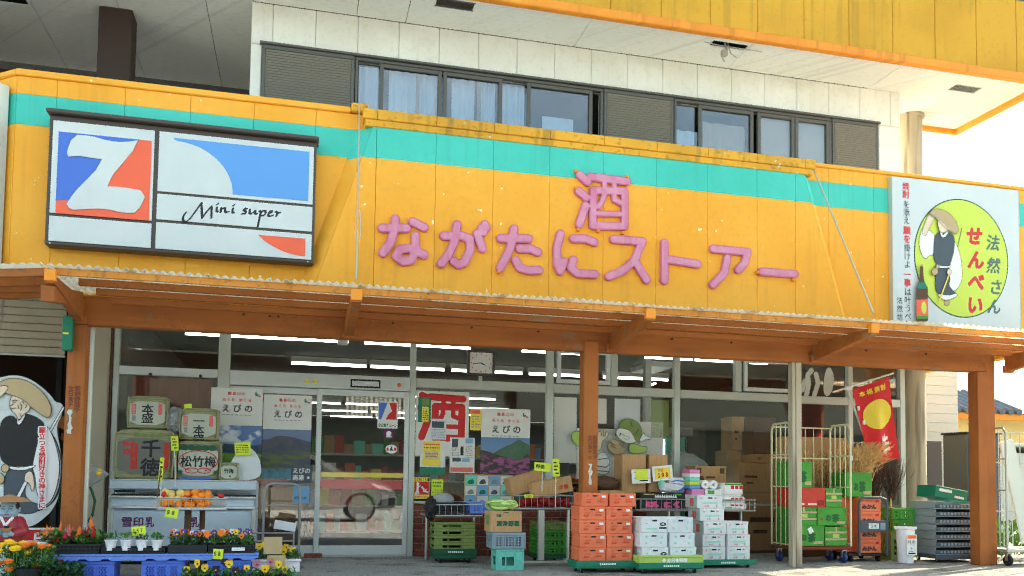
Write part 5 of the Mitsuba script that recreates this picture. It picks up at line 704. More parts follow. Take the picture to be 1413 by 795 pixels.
for i, (n_, m_) in enumerate((('b_bottle', 'm_brown'), ('b_neck', 'm_green'), ('b_label', 'm_orange'), ('b_label2', 'm_boxgreen'), ('b_cap', 'm_tan'))):
    part(bd, 'bottle_print', sheet(P(ART[n_]), BY-0.040-0.001*i, 0.0008), m_)
lb = P(ART['b_label']).bounds; part(bd, 'bottle_print', sheet(affinity.scale(Point((lb[0]+lb[2])/2+0.02, (lb[1]+lb[3])/2).buffer(1), 0.035, 0.075), BY-0.0455, 0.0008), 'm_lime')
part(bd, 'edge', [bx(6.728, 6.734, BY, YL-0.004, 2.72, 4.567, 0), bx(8.531, 8.537, BY, YL-0.004, 2.72, 4.567, 0)], 'm_alu')

# ------------------------------------------------------------------ papers on the glass
def land(sea):
    def fn(p, n, uv):
        u, v = uv.x, uv.y
        if sea == 0:   # cloud over green plain
            sky = mix(lin(60, 96, 160), lin(120, 150, 190), v*0.5)
            cl = smoothstep(0.50, 0.66, fbm(u*3.2, v*4.6, 2, 4))*smoothstep(0.62, 0.72, v)
            c = mix(sky, lin(216, 222, 226), cl); ridge = 0.60+0.05*noise(u*4, 1, 0)
            hill = mix(lin(44, 62, 84), lin(58, 84, 84), fbm(u*6, v*14, 0, 3)); c = mix(hill, c, smoothstep(ridge, ridge+0.015, v))
            field = mix(lin(70, 112, 60), lin(132, 176, 66), fbm(u*5, v*22, 4, 3)); return mix(field, c, smoothstep(0.46, 0.50, v+0.02*noise(u*9, 2, 0)))
        if sea == 1:   # long mountain over a dark valley
            c = mix(lin(74, 92, 132), lin(112, 128, 160), v)
            ridge = 0.74+0.12*dr.exp(-dr.square((u-0.45)*3.0))+0.03*noise(u*7, 3, 0)
            hill = mix(lin(58, 70, 92), lin(92, 92, 92), fbm(u*7, v*11, 0, 4)); hill = mix(hill, lin(92, 104, 58), smoothstep(0.45, 0.65, fbm(u*4, v*16, 7, 3))*smoothstep(0.60, 0.45, v))
            c = mix(hill, c, smoothstep(ridge, ridge+0.012, v)); return mix(mix(lin(40, 90, 110), lin(110, 160, 170), fbm(u*12, v*12, 5, 4)), c, smoothstep(0.20, 0.22, v+0.02*noise(u*12, 0, 0)))
        c = mix(lin(120, 150, 176), lin(96, 132, 172), v)   # pink heath below a green peak
        peak = 0.93-dr.abs(u-0.78)*0.75+0.04*fbm(u*8, 0, 2, 3); hill = mix(lin(60, 96, 62), lin(84, 116, 92), fbm(u*8, v*8, 0, 4)); c = mix(hill, c, smoothstep(peak, peak+0.012, v))
        pr = 0.62-0.35*u+0.42*smoothstep(0.75, 1.0, u)*0.6+0.05*fbm(u*9, 4, 2, 3); hth = mix(lin(66, 62, 56), lin(158, 84, 130), smoothstep(0.42, 0.60, fbm(u*10, v*14, 3, 4))*smoothstep(0.62, 0.35, v)); return mix(hth, c, smoothstep(pr, pr+0.015, v))
    return proc(fn)
for i in range(3): M(f'm_view{i}', land(i), 0.5)
def picture(x0, x1, z0, z1, y):
    v = np.array([[x0, y, z0], [x1, y, z0], [x1, y, z1], [x0, y, z1]]); return trimesh.Trimesh(v, [[0, 1, 2], [0, 2, 3]], process=False), np.array([[0, 0], [1, 0], [1, 1], [0, 1.0]])
def poster(x0, x1, z0, z1, zp_, view, label, y=-0.020):
    t = thing('travel_poster', label, 'poster', 'travel posters on the shop glass'); w = x1-x0; s = w/0.6
    part(t, 'sheet', bx(x0, x1, y-0.002, y, z0, z1, 0), 'm_paper')
    m, uv = picture(x0, x1, z0, zp_, y-0.0032); k = num(t+'__photo'); scene[k] = mikit.ply(m, f'm_view{view}', False, uv=uv)
    zt = z1-0.045*s; y1 = y-0.0022
    part(t, 'lettering', sheet(unary_union([words('霧島山の', x0+0.19*s, zt, 0.045*s, gap=1.2, bold=0.02), words('めぐみ', x0+0.13*s, zt-0.075*s, 0.045*s, gap=1.15, bold=0.02), words('めぐる', x0+0.32*s, zt-0.075*s, 0.045*s, gap=1.15, bold=0.02)]), y1, 0.0008), 'm_inkred')
    part(t, 'lettering', sheet(words('えびの', x0+0.125*s, zt-0.15*s, 0.10*s, gap=1.3, bold=0.02), y1, 0.0008), 'm_ink')
    part(t, 'emblem', sheet(affinity.scale(Point(x0+0.525*s, zt-0.03*s).buffer(1), 0.02*s, 0.015*s).union(P([(x0+0.52*s, zt-0.03*s), (x0+0.525*s, zt+0.01*s), (x0+0.50*s, zt-0.01*s)])), y1, 0.0008), 'm_green')
    part(t, 'emblem', sheet(affinity.scale(Point(x0+0.56*s, zt-0.045*s).buffer(1), 0.017*s, 0.010*s), y1, 0.0008), 'm_inkred')
    part(t, 'fine_print', sheet(unary_union([R4(x0+0.13*s+0.05*s*i, x0+0.165*s+0.05*s*i, zt-0.285*s, zt-0.275*s) for i in range(7)]), y1, 0.0008), 'm_grey')
    return t
poster(-0.95, -0.385, 0.90, 1.925, 1.50, 0, 'pale travel poster of cloud and a green plain, partly behind a folder of papers', -0.078)
poster(-0.378, 0.165, 0.90, 1.87, 1.47, 1, 'pale travel poster of a long mountain over a valley, beside the left door stile', -0.047)
poster(2.19, 2.81, 0.995, 1.80, 1.445, 2, 'pale travel poster of pink heath below a green peak, right of the red character')
t = thing('highland_sticker', 'small dark blue square sticker with white lettering low on the left door', 'sticker')
part(t, 'sheet', bx(-0.05, 0.185, -0.051, -0.0495, 0.855, 1.04, 0), 'm_navy'); part(t, 'lettering', sheet(unary_union([words('えびの', -0.035, 1.03, 0.068, bold=0.02), words('高原', -0.035, 0.95, 0.068, bold=0.02), Point(0.145, 0.915).buffer(0.016)]), -0.0512, 0.0006), 'm_white')
t = thing('sticker', 'tall pale blue sticker with dark lettering below the dark blue square one', 'sticker'); part(t, 'sheet', bx(-0.02, 0.16, -0.051, -0.0495, 0.62, 0.82, 0), 'm_poster_blue'); part(t, 'lettering', sheet(words('高原の番', -0.01, 0.70, 0.036), -0.0512, 0.0006), 'm_ink')
t = thing('liquor_poster', 'white poster with one huge red character left of the clock window', 'poster')
part(t, 'sheet', bx(1.385, 2.035, -0.022, -0.020, 1.20, 1.985, 0), 'm_paper')
sk = [[(1.46, 1.93), (1.52, 1.89)], [(1.445, 1.78), (1.505, 1.745)], [(1.53, 1.62), (1.46, 1.43)], [(1.56, 1.915), (1.96, 1.90)], [(1.62, 1.80), (1.62, 1.42), (1.945, 1.42), (1.945, 1.80), (1.62, 1.80)], [(1.72, 1.90), (1.715, 1.72), (1.67, 1.62)], [(1.84, 1.90), (1.84, 1.69), (1.90, 1.665)], [(1.65, 1.56), (1.93, 1.56)]]
part(t, 'lettering', sheet(strokes(sk[:5], 0.043).union(strokes(sk[5:], 0.028)), -0.0222, 0.001), 'm_red')
def paper(x0, x1, z0, z1, mat, label, cat='notice', y=-0.026, deco=(), name='notice'):
    t = thing(name, label, cat); part(t, 'sheet', bx(x0, x1, y-0.001, y, z0, z1, 0), mat)
    for (a, b, c, d, m_) in deco: part(t, 'print', sheet(R4(x0+(x1-x0)*a, x0+(x1-x0)*b, z0+(z1-z0)*c, z0+(z1-z0)*d), y-0.0012, 0.0006), m_)
    return t
def lines(t, x0, x1, z0, z1, n, mat, y, seed=0):
    r = np.random.default_rng(seed); gs = []
    for i in range(n):
        z = z1-(z1-z0)*(i+0.5)/n; x = x0
        while x < x1-0.01:
            w = r.uniform(0.008, 0.03); gs.append(R4(x, min(x+w, x1), z-0.22*(z1-z0)/n, z+0.18*(z1-z0)/n)); x += w+r.uniform(0.004, 0.012)
    part(t, 'lettering', sheet(unary_union(gs), y, 0.0005), mat)
t = paper(1.412, 1.565, 1.605, 1.905, 'm_green', 'narrow green and yellow notice on the left edge of the red character', deco=((0.30, 0.82, 0.02, 0.62, 'm_yelpaper'), (0.3, 0.85, 0.68, 0.95, 'm_olivecrate'))); lines(t, 1.47, 1.53, 1.62, 1.78, 6, 'm_ink', -0.0282, 1)
t = paper(1.57, 1.757, 1.40, 1.65, 'm_film', 'grey photocopied notice with a dark photo over the red character', y=-0.027, deco=((0.06, 0.86, 0.56, 0.88, 'm_navy'),)); lines(t, 1.58, 1.745, 1.42, 1.53, 6, 'm_grey', -0.0285, 2)
t = paper(1.445, 1.752, 0.975, 1.385, 'm_paper', 'white notice with a yellow framed panel and turquoise foot, below the red character', y=-0.028, deco=((0.10, 0.80, 0.26, 0.97, 'm_yelpaper'), (0.18, 0.74, 0.46, 0.70, 'm_poster_blue'), (0.0, 1.0, 0.0, 0.22, 'm_green'))); lines(t, 1.49, 1.68, 1.28, 1.36, 2, 'm_inkred', -0.0302, 3); lines(t, 1.51, 1.66, 1.18, 1.24, 2, 'm_inkred', -0.0302, 4)
t = paper(1.807, 2.113, 1.0, 1.43, 'm_paper', 'white newsletter with small photos and a pink foot, right of the yellow framed notice', y=-0.024, deco=((0.08, 0.32, 0.72, 0.96, 'm_navy'), (0.62, 0.94, 0.84, 0.98, 'm_poster_blue'), (0.42, 0.55, 0.5, 0.75, 'm_ink'), (0.1, 0.45, 0.32, 0.42, 'm_navy'), (0.5, 0.8, 0.32, 0.42, 'm_poster_blue'), (0.04, 0.94, 0.03, 0.16, 'm_printred'))); lines(t, 1.83, 1.92, 1.18, 1.30, 6, 'm_grey', -0.0262, 5); lines(t, 2.0, 2.09, 1.18, 1.34, 7, 'm_grey', -0.0262, 6)
t = paper(1.378, 1.565, 0.682, 0.942, 'm_yelpaper', 'yellow and red children refuge notice low by the door jamb', deco=((0.04, 0.97, 0.20, 0.80, 'm_red'),)); part(t, 'lettering', sheet(words('こども110番', 1.388, 0.937, 0.040, sx=0.62, bold=0.03), -0.0282, 0.0005), 'm_ink'); part(t, 'pictogram', sheet(unary_union([Point(1.425, 0.865).buffer(0.018), LineString([(1.425, 0.84), (1.42, 0.77), (1.40, 0.74)]).buffer(0.014), LineString([(1.42, 0.82), (1.455, 0.84)]).buffer(0.007), LineString([(1.425, 0.78), (1.44, 0.745)]).buffer(0.008), Point(1.48, 0.82).buffer(0.013), LineString([(1.49, 0.805), (1.515, 0.77), (1.545, 0.765)]).buffer(0.010), LineString([(1.49, 0.77), (1.53, 0.80)]).buffer(0.006)]), -0.0284, 0.0006), 'm_white'); lines(t, 1.39, 1.555, 0.69, 0.725, 1, 'm_inkred', -0.0282, 7)
t = paper(1.588, 1.732, 0.72, 0.92, 'm_limetag', 'bright yellow green handwritten notice beside the children refuge notice'); lines(t, 1.605, 1.71, 0.82, 0.90, 2, 'm_dkgreen', -0.0272, 8); part(t, 'lettering', sheet(words('255円', 1.60, 0.80, 0.045, sx=0.7), -0.0272, 0.0005), 'm_ink')
t = paper(2.05, 2.186, 1.525, 1.79, 'm_yelpaper', 'yellow notice with an orange heading left of the pink heath poster', deco=((0.1, 0.9, 0.76, 0.94, 'm_orange'),)); lines(t, 2.07, 2.17, 1.55, 1.71, 5, 'm_grey', -0.0272, 9)
t = thing('photo_board', 'board of twelve small pale photographs low in the window behind the crates', 'photo board'); part(t, 'sheet', bx(1.99, 2.60, -0.024, -0.020, 0.60, 0.985, 0), 'm_tan')
for i in range(4):
    for j in range(3):
        x = 2.005+i*0.147; z = 0.612+j*0.123; part(t, 'photo', bx(x, x+0.135, -0.0262, -0.0245, z, z+0.112, 0), ('m_poster_blue', 'm_film', 'm_mint', 'm_paper')[(i*5+j*3) % 4]); part(t, 'photo_motif', sheet(smoothpoly([(x+0.02, z+0.01), (x+0.11, z+0.012), (x+0.10, z+0.05+0.01*j), (x+0.06, z+0.07), (x+0.03, z+0.045)], 2), -0.0264, 0.0005), ('m_navy', 'm_grey', 'm_green')[(i+j) % 3])
t = thing('chain_sticker', 'white sticker with a blue and red emblem on the right door glass', 'sticker'); part(t, 'sheet', bx(0.925, 1.165, -0.060, -0.0585, 1.515, 1.835, 0), 'm_paper')
part(t, 'emblem', sheet(P([(0.94, 1.62), (0.94, 1.82), (1.04, 1.82), (0.97, 1.62)]), -0.0602, 0.0006), 'm_blue'); part(t, 'emblem', sheet(P([(1.06, 1.82), (1.15, 1.82), (1.15, 1.62), (1.02, 1.62), (1.06, 1.69), (1.10, 1.72), (1.08, 1.76), (1.07, 1.79)]), -0.0602, 0.0006), 'm_red'); part(t, 'lettering', sheet(words('全日食チェーン', 0.935, 1.575, 0.045, sx=0.70, bold=0.03), -0.0602, 0.0006), 'm_dkgreen')
t = thing('sticker', 'small purple and white sticker under the chain emblem', 'sticker'); part(t, 'sheet', bx(1.0, 1.125, -0.060, -0.0585, 1.395, 1.505, 0), 'm_purpleink'); part(t, 'print', sheet(Point(1.062, 1.455).buffer(0.03).union(R4(1.03, 1.095, 1.41, 1.43)), -0.0602, 0.0005), 'm_white')
t = thing('sticker', 'oval white sticker with a red mark below the purple one', 'sticker'); part(t, 'sheet', sheet(affinity.scale(Point(1.097, 1.27).buffer(1), 0.07, 0.052), -0.0585, 0.0015), 'm_white'); part(t, 'print', sheet(R4(1.04, 1.065, 1.25, 1.285).union(R4(1.13, 1.155, 1.25, 1.285)), -0.0602, 0.0005), 'm_red'); part(t, 'print', sheet(P([(1.075, 1.25), (1.12, 1.25), (1.097, 1.31)]), -0.0602, 0.0005), 'm_dkgreen')
part(D2, 'guard_stripe', bx(0.285, 1.245, -0.0505, -0.0495, 0.93, 0.985, 0), 'm_flagyellow'); part(D2, 'guard_stripe', bx(0.285, 1.245, -0.0508, -0.0498, 0.795, 0.90, 0), 'm_redstripe')  # yellow and red bands painted on the door in place of a reflection
kd = thing('window_sticker', 'white cartoon window sticker of farm children with vegetables right of the middle post', 'window sticker')
for i, (n_, m_) in enumerate((('k_body', 'm_paper'), ('k_hand', 'm_skin'), ('k_veg', 'm_limecrate'), ('k_fist', 'm_tan'), ('k_fruit', 'm_limecrate'), ('k_face', 'm_paper'), ('k_hair', 'm_olivecrate'), ('k_mouth', 'm_white'), ('k_bow', 'm_film'))):
    g = smoothpoly(ART[n_], 2); part(kd, 'outline', sheet(g.buffer(0.006), -0.022-0.0016*i, 0.0006), 'm_dkgreen'); part(kd, 'figure', sheet(g, -0.0227-0.0016*i, 0.0006), m_)
part(kd, 'outline', sheet(strokes([[(3.93, 1.51), (3.935, 1.53)], [(3.99, 1.515), (4.0, 1.535)]], 0.008).union(strokes([[(3.55, 1.35), (3.60, 1.42)], [(3.62, 1.33), (3.66, 1.40)], [(3.52, 1.15), (3.60, 1.20)], [(3.53, 1.05), (3.60, 1.10)]], 0.005)), -0.040, 0.0006), 'm_ink')
part(kd, 'outline', sheet(unary_union([strokes([[(3.735, 1.56), (3.745, 1.50)], [(3.77, 1.565), (3.765, 1.50)], [(3.80, 1.55), (3.785, 1.49)], [(3.86, 1.42), (3.93, 1.38)], [(3.87, 1.38), (3.94, 1.345)], [(3.99, 1.41), (4.03, 1.36)], [(4.04, 1.40), (4.05, 1.35)], [(3.70, 1.20), (3.83, 1.22)], [(3.69, 1.12), (3.80, 1.10), (3.85, 1.14)], [(3.70, 1.06), (3.84, 1.05)], [(4.16, 1.62), (4.13, 1.70)], [(4.20, 1.52), (4.24, 1.60)]], 0.0045)]), -0.041, 0.0006), 'm_dkgreen')
st = thing('silhouette_sticker', 'pale curling plant shaped sticker high in the right hand window', 'window sticker'); part(st, 'figure', sheet(unary_union([strokes([[(6.68, 2.13), (6.72, 2.28), (6.70, 2.40), (6.76, 2.47)], [(6.80, 2.13), (6.86, 2.30), (6.83, 2.42)], [(6.62, 2.20), (6.66, 2.32)]], 0.035), smoothpoly([(6.95, 2.13), (7.05, 2.13), (7.12, 2.35), (7.06, 2.54), (6.98, 2.50), (6.94, 2.30)], 2)]), -0.014, 0.001), 'm_siding')
# white paper and a translucent sheet hung inside the middle windows
for x0, x1, z0, z1, m_ in ((3.14, 3.44, 1.15, 1.98, 'm_paper'), (3.60, 3.84, 1.66, 1.98, 'm_paper'), (3.445, 4.295, 0.95, 1.595, 'm_paper'), (3.95, 4.30, 1.60, 1.99, 'm_film'), (4.30, 4.62, 1.22, 1.70, 'm_paper'), (4.45, 4.70, 1.50, 1.99, 'm_olivecrate')):
    one('hanging_sheet', bx(x0, x1, 0.05, 0.052, z0, z1, 0), m_, f'blank pale sheet hung inside the glass, {int((x0-3)*100)} cm from the middle post' if 0 else {3.14: 'large blank white sheet hung behind the middle post', 3.60: 'small white sheet hung above the cartoon sticker', 3.445: 'broad white sheet hung behind the cartoon window sticker', 3.95: 'grey translucent sheet hung at the top of the middle window', 4.30: 'white sheet hung right of the cartoon child', 4.45: 'olive striped sheet hung by the window mullion'}[x0], 'sheet')
ck = thing('wall_clock', 'square white clock with a dark red frame above the window', 'clock')
X0, X1, Z0, Z1 = 1.985, 2.325, 2.185, 2.495
part(ck, 'frame', [bx(X0, X1, -0.14, -0.08, Z1-0.028, Z1), bx(X0, X1, -0.14, -0.08, Z0, Z0+0.028), bx(X0, X0+0.028, -0.14, -0.08, Z0+0.029, Z1-0.029), bx(X1-0.028, X1, -0.14, -0.08, Z0+0.029, Z1-0.029)], 'm_signframe'); part(ck, 'dial', bx(X0+0.02, X1-0.02, -0.12, -0.085, Z0+0.02, Z1-0.02, 0), 'm_paper')
cx0, cz0 = (X0+X1)/2, (Z0+Z1)/2
part(ck, 'numerals', sheet(unary_union([Point(cx0+0.115*math.sin(a)*1.05, cz0+0.11*math.cos(a)).buffer(0.009) for a in np.arange(12)*math.pi/6]), -0.1205, 0.001), 'm_inkred'); part(ck, 'hand', sheet(LineString([(cx0, cz0), (cx0+0.05, cz0-0.025)]).buffer(0.007), -0.1220, 0.001), 'm_ink'); part(ck, 'hand', sheet(LineString([(cx0, cz0), (cx0-0.10, cz0-0.015)]).buffer(0.004), -0.1235, 0.001), 'm_ink')
part(ck, 'bracket', bx(2.14, 2.18, -0.08, -0.061, 2.09, 2.20), 'm_alu')
# ------------------------------------------------------------------ left window: display case, sake barrels, cloth
t = thing('display_case', 'white and pale blue refrigerated display case under the sake barrels', 'display case')
part(t, 'body', [bx(-1.84, -0.40, -0.74, -0.12, 0.03, 0.56, 0.01), bx(-1.84, -0.40, -0.50, -0.12, 0.563, 0.78, 0.008)], 'm_case'); part(t, 'plinth', bx(-1.80, -0.44, -0.70, -0.15, 0.002, 0.028), 'm_black')
part(t, 'front_panel', bx(-1.80, -0.44, -0.765, -0.742, 0.12, 0.53, 0.008), 'm_case'); part(t, 'rail', [bx(-1.84, -0.40, -0.79, -0.742, 0.575, 0.60, 0.006)], 'm_caserail'); part(t, 'rail', [bx(-1.84, -0.40, -0.80, -0.742, 0.685, 0.705, 0.006)], 'm_caserail'); part(t, 'front_band', bx(-1.82, -0.42, -0.76, -0.742, 0.602, 0.683, 0.004), 'm_case')
part(t, 'top_shelf', bx(-1.84, -0.40, -0.77, -0.14, 0.775, 0.862, 0.006), 'm_case'); part(t, 'top_edge', bx(-1.845, -0.395, -0.775, -0.745, 0.864, 0.876, 0.003), 'm_caserail'); part(t, 'post', [bx(-1.845, -1.80, -0.80, -0.745, 0.06, 0.573, 0.006)], 'm_alu'); part(t, 'post', [bx(-0.44, -0.395, -0.80, -0.745, 0.06, 0.573, 0.006)], 'm_alu')
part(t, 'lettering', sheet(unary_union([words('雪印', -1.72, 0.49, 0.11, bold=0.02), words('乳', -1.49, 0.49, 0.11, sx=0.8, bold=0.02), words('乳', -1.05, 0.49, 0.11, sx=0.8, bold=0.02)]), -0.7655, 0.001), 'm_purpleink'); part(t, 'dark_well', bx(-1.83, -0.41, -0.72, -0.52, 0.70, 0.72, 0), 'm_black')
part(t, 'basket_lid', bx(-1.80, -1.62, -0.74, -0.62, 0.74, 0.76), 'm_black')
def barrel(x0, x1, z0, z1, y, label, body, panelm, marks, squash=0.62):
    t = thing('sake_barrel', label, 'sake barrel', None); w = (x1-x0)/2; h = z1-z0; cx = (x0+x1)/2
    n, prof = 36, [(0.0, 0.0), (0.86, 0.0), (0.95, 0.03), (0.985, 0.12), (1.0, 0.45), (0.99, 0.78), (0.96, 0.90), (0.86, 0.965), (0.6, 0.985), (0.0, 0.99)]
    # straw wrapped drum, nearly square in plan
    ang = np.arange(n)*2*np.pi/n; e = 0.68; cs = np.sign(np.cos(ang))*np.abs(np.cos(ang))**e; sn = np.sign(np.sin(ang))*np.abs(np.sin(ang))**e
    V = np.vstack([np.stack([cx+w*r*cs, y+w*squash*r*sn, np.full(n, z0+h*zz)], 1) for r, zz in prof]); F = []
    for i in range(len(prof)-1):
        for q_ in range(n): a, b, c, d = i*n+q_, i*n+(q_+1) % n, (i+1)*n+(q_+1) % n, (i+1)*n+q_; F += [(a, b, c), (a, c, d)]
    part(t, 'drum', trimesh.Trimesh(V, F, process=False), body, 40)
    for zz in (0.05, 0.90):
        part(t, 'rope', tube([(cx+w*0.985*c, y+w*squash*0.985*s, z0+h*zz+0.004*math.sin(k*2.2)) for k, (c, s) in enumerate(zip(cs, sn))], 0.011, 6, True), 'm_straw', True)
    for sx_ in (-0.93, 0.93): part(t, 'rope', tube([(cx+w*sx_, y-w*squash*0.90, z0+0.02), (cx+w*sx_*1.045, y-w*squash*0.96, z0+h*0.45), (cx+w*sx_, y-w*squash*0.90, z0+h*0.93)], 0.010, 6), 'm_straw', True)
    yf = y-w*squash*1.0-0.002
    part(t, 'label_panel', sheet(smoothpoly([(x0+w*0.16, z0+h*0.10), (x1-w*0.16, z0+h*0.10), (x1-w*0.13, z0+h*0.5), (x1-w*0.16, z0+h*0.80), (x0+w*0.16, z0+h*0.80), (x0+w*0.13, z0+h*0.5)], 1), yf, 0.003), panelm)
    for g, m_ in marks(cx, z0, w, h): part(t, 'print', sheet(g, yf-0.0032, 0.001), m_)
    return t
def mk_hon(extra):
    def f(cx, z0, w, h):
        return [(words(extra, cx-0.3*w, z0+h*0.74, w*0.56, sx=1.1, vert=True, gap=0.86, bold=0.015), 'm_ink'), (R4(cx-0.78*w, cx-0.56*w, z0+h*0.42, z0+h*0.72).difference(unary_union([R4(cx-0.72*w, cx-0.62*w, z0+h*(0.45+0.065*i), z0+h*(0.48+0.065*i)) for i in range(4)])), 'm_printred'), (R4(cx+0.52*w, cx+0.72*w, z0+h*0.42, z0+h*0.74), 'm_printred'), (R4(cx-0.74*w, cx-0.56*w, z0+h*0.22, z0+h*0.38), 'm_grey')]
    return f
barrel(-1.848, -1.245, 0.877, 1.41, -0.46, 'biggest grey green sake barrel with two large black characters', 'm_straw', 'm_barrelgrey', lambda cx, z0, w, h: [(words('千徳', cx-0.10*w, z0+h*0.79, w*0.66, vert=True, gap=1.0, bold=0.02), 'm_ink'), (words('特用', cx-0.68*w, z0+h*0.74, w*0.22, vert=True, gap=1.2, bold=0.03), 'm_inkred'), (words('上番', cx-0.48*w, z0+h*0.76, w*0.2, vert=True, gap=1.2, bold=0.03), 'm_inkred'), (R4(cx-0.42*w, cx-0.2*w, z0+h*0.2, z0+h*0.7).difference(unary_union([Point(cx-0.31*w, z0+h*(0.28+0.12*i)).buffer(0.035*w) for i in range(4)])), 'm_boxred'), (unary_union([affinity.scale(Point(cx+w*0.25*i, z0+h*0.87).buffer(1), 0.11*w, 0.04*h) for i in (-1, 0, 1, 2)]), 'm_olivecrate'), (R4(cx+0.66*w, cx+0.82*w, z0+h*0.2, z0+h*0.72), 'm_boxred')])
barrel(-1.744, -1.336, 1.412, 1.770, -0.42, 'small straw sake barrel standing on the biggest barrel', 'm_straw', 'm_barrelpaper', mk_hon('本盛'))
barrel(-1.239, -0.776, 0.877, 1.30, -0.48, 'white sake barrel with three characters in a red ring, under a small barrel', 'm_straw', 'm_barrelpaper', lambda cx, z0, w, h: [(words('松竹梅', cx-0.78*w, z0+h*0.60, w*0.52, bold=0.02), 'm_ink'), (affinity.scale(Point(cx, z0+h*0.47).buffer(1), 0.86*w, 0.27*h).difference(affinity.scale(Point(cx, z0+h*0.47).buffer(1), 0.82*w, 0.245*h)).difference(R4(cx-0.3*w, cx+0.3*w, z0, z0+h*0.4)), 'm_red'), (unary_union([affinity.scale(Point(cx+s_*0.27*w, z0+h*0.23).buffer(1), 0.30*w, 0.075*h).difference(affinity.scale(Point(cx+s_*0.27*w, z0+h*0.23).buffer(1), 0.26*w, 0.05*h)) for s_ in (-1, 1)]), 'm_red'), (unary_union([affinity.scale(Point(cx+0.3*i*w, z0+h*0.80).buffer(1), 0.2*w, 0.07*h) for i in (-2, -1, 0, 1, 2)]), 'm_dkgreen'), (unary_union([P([(cx+s_*0.7*w, z0+h*0.12), (cx+s_*(0.6+0.07*i)*w, z0+h*0.26), (cx+s_*(0.66+0.07*i)*w, z0+h*0.2)]) for s_ in (-1, 1) for i in range(4)]), 'm_dkgreen')])
barrel(-1.222, -0.818, 1.302, 1.655, -0.44, 'small straw sake barrel standing on the white three character barrel', 'm_straw', 'm_barrelpaper', mk_hon('一本盛'))
barrel(-0.785, -0.60, 0.877, 1.07, -0.58, 'tiny sake barrel on the right end of the display case', 'm_straw', 'm_barrelpaper', lambda cx, z0, w, h: [(words('竹梅', cx-0.55*w, z0+h*0.64, w*0.55, bold=0.03), 'm_ink'), (Point(cx+0.15*w, z0+h*0.22).buffer(0.12*w), 'm_green')])
t = thing('clear_bag', 'crumpled clear plastic bag tucked between the two small sake barrels', 'bag')
m = ball((-1.28, -0.42, 1.52), 0.13, 3, (1, 1, 1)); m.vertices += (np.random.default_rng(3).random(m.vertices.shape)-0.5)*0.035; part(t, 'film', m, 'm_bag'); part(t, 'tag', rot(bx(-1.18, -1.10, -0.52, -0.518, 1.63, 1.69, 0), -8, (0, 1, 0)), 'm_limetag')
one('blue_cloth', smooth_blob if 0 else C([bx(-1.18, -0.86, -0.76, -0.70, 0.8775, 0.905, 0.012), rot(bx(-1.12, -0.92, -0.775, -0.735, 0.8775, 0.90, 0.01), 4, (0, 1, 0))]), 'm_blue', 'crumpled dark blue cloth under the white sake barrel', 'cloth')
t = thing('hanging_cloth', 'dark red brown cloth hung behind the sake barrels', 'cloth')
n_ = 50; X = np.linspace(-1.82, -0.95, n_); Vv = np.vstack([np.stack([X, 0.06+0.01*np.sin(X*30)*f_, X*0+z], 1) for z, f_ in ((2.03, 0.3), (1.5, 1.0), (0.8, 1.4))]); i_ = np.arange(n_-1)
part(t, 'cloth', trimesh.Trimesh(Vv, np.vstack([np.vstack([np.stack([i_+r*n_, i_+1+r*n_, i_+1+(r+1)*n_], 1), np.stack([i_+r*n_, i_+1+(r+1)*n_, i_+(r+1)*n_], 1)]) for r in range(2)]), process=False), 'm_redcloth', True)
for x in (-1.60, -1.07): part(t, 'hook', rod((x, -0.08, 2.045), (x, -0.066, 2.045), 0.018, 12), 'm_ink')
t = thing('paper_folder', 'grey folder of papers with a handwritten yellow green tag right of the barrels', 'folder')
part(t, 'cover', rot(sheet(smoothpoly([(-0.72, 0.88), (-0.36, 0.88), (-0.37, 1.10), (-0.48, 1.25), (-0.60, 1.22), (-0.70, 1.05)], 2), -0.50, 0.012), -4, (1, 0, 0)), 'm_film')
k = part(t, 'tag', rot(bx(-0.645, -0.48, -0.56, -0.558, 1.15, 1.29, 0), -5, (0, 1, 0)), 'm_limetag'); lines(t, -0.63, -0.50, 1.17, 1.27, 4, 'm_ink', -0.5605, 12)
def tag(x0, x1, z0, z1, y, label, ang=0, mat='m_limetag', stick=None, txt=None, lean=0):
    t = thing('price_tag', label, 'price tag'); c = ((x0+x1)/2, y, (z0+z1)/2)
    m = bx(x0, x1, y-0.0015, y, z0, z1, 0)
    g = words(txt, x0+0.1*(x1-x0), z0+0.80*(z1-z0), 0.52*(z1-z0), sx=min(1.0, 0.8*(x1-x0)/(len(txt)*0.52*(z1-z0))), bold=0.03) if txt else unary_union([R4(x0+(x1-x0)*a, x0+(x1-x0)*b, z0+(z1-z0)*q_, z0+(z1-z0)*(q_+0.08)) for a, b, q_ in ((.15, .6, .75), (.2, .8, .55), (.15, .7, .35), (.4, .85, .15))])
    L = sheet(g, y-0.0018, 0.0006)
    m, L = rot(m, ang, (0, 1, 0), c), rot(L, ang, (0, 1, 0), c)
    if lean: m, L = rot(m, lean, (0, 0, 1), c), rot(L, lean, (0, 0, 1), c)
    part(t, 'card', m, mat); part(t, 'lettering', L, 'm_ink')
    if stick is not None: part(t, 'stick', rod((c[0], y+0.004, z0+0.3*(z1-z0)), (c[0]+stick[0], y+0.01, stick[1]), 0.005, 6), 'm_white')
    return t
tag(-1.262, -1.19, 1.175, 1.33, -0.80, 'yellow green folded tag on a stick before the biggest barrel', -4, stick=(0.02, 0.80)); tag(-1.34, -1.30, 0.86, 1.10, -1.0, 'tall narrow yellow green tag left of the fruit basket', 3, stick=(0.0, 0.62))

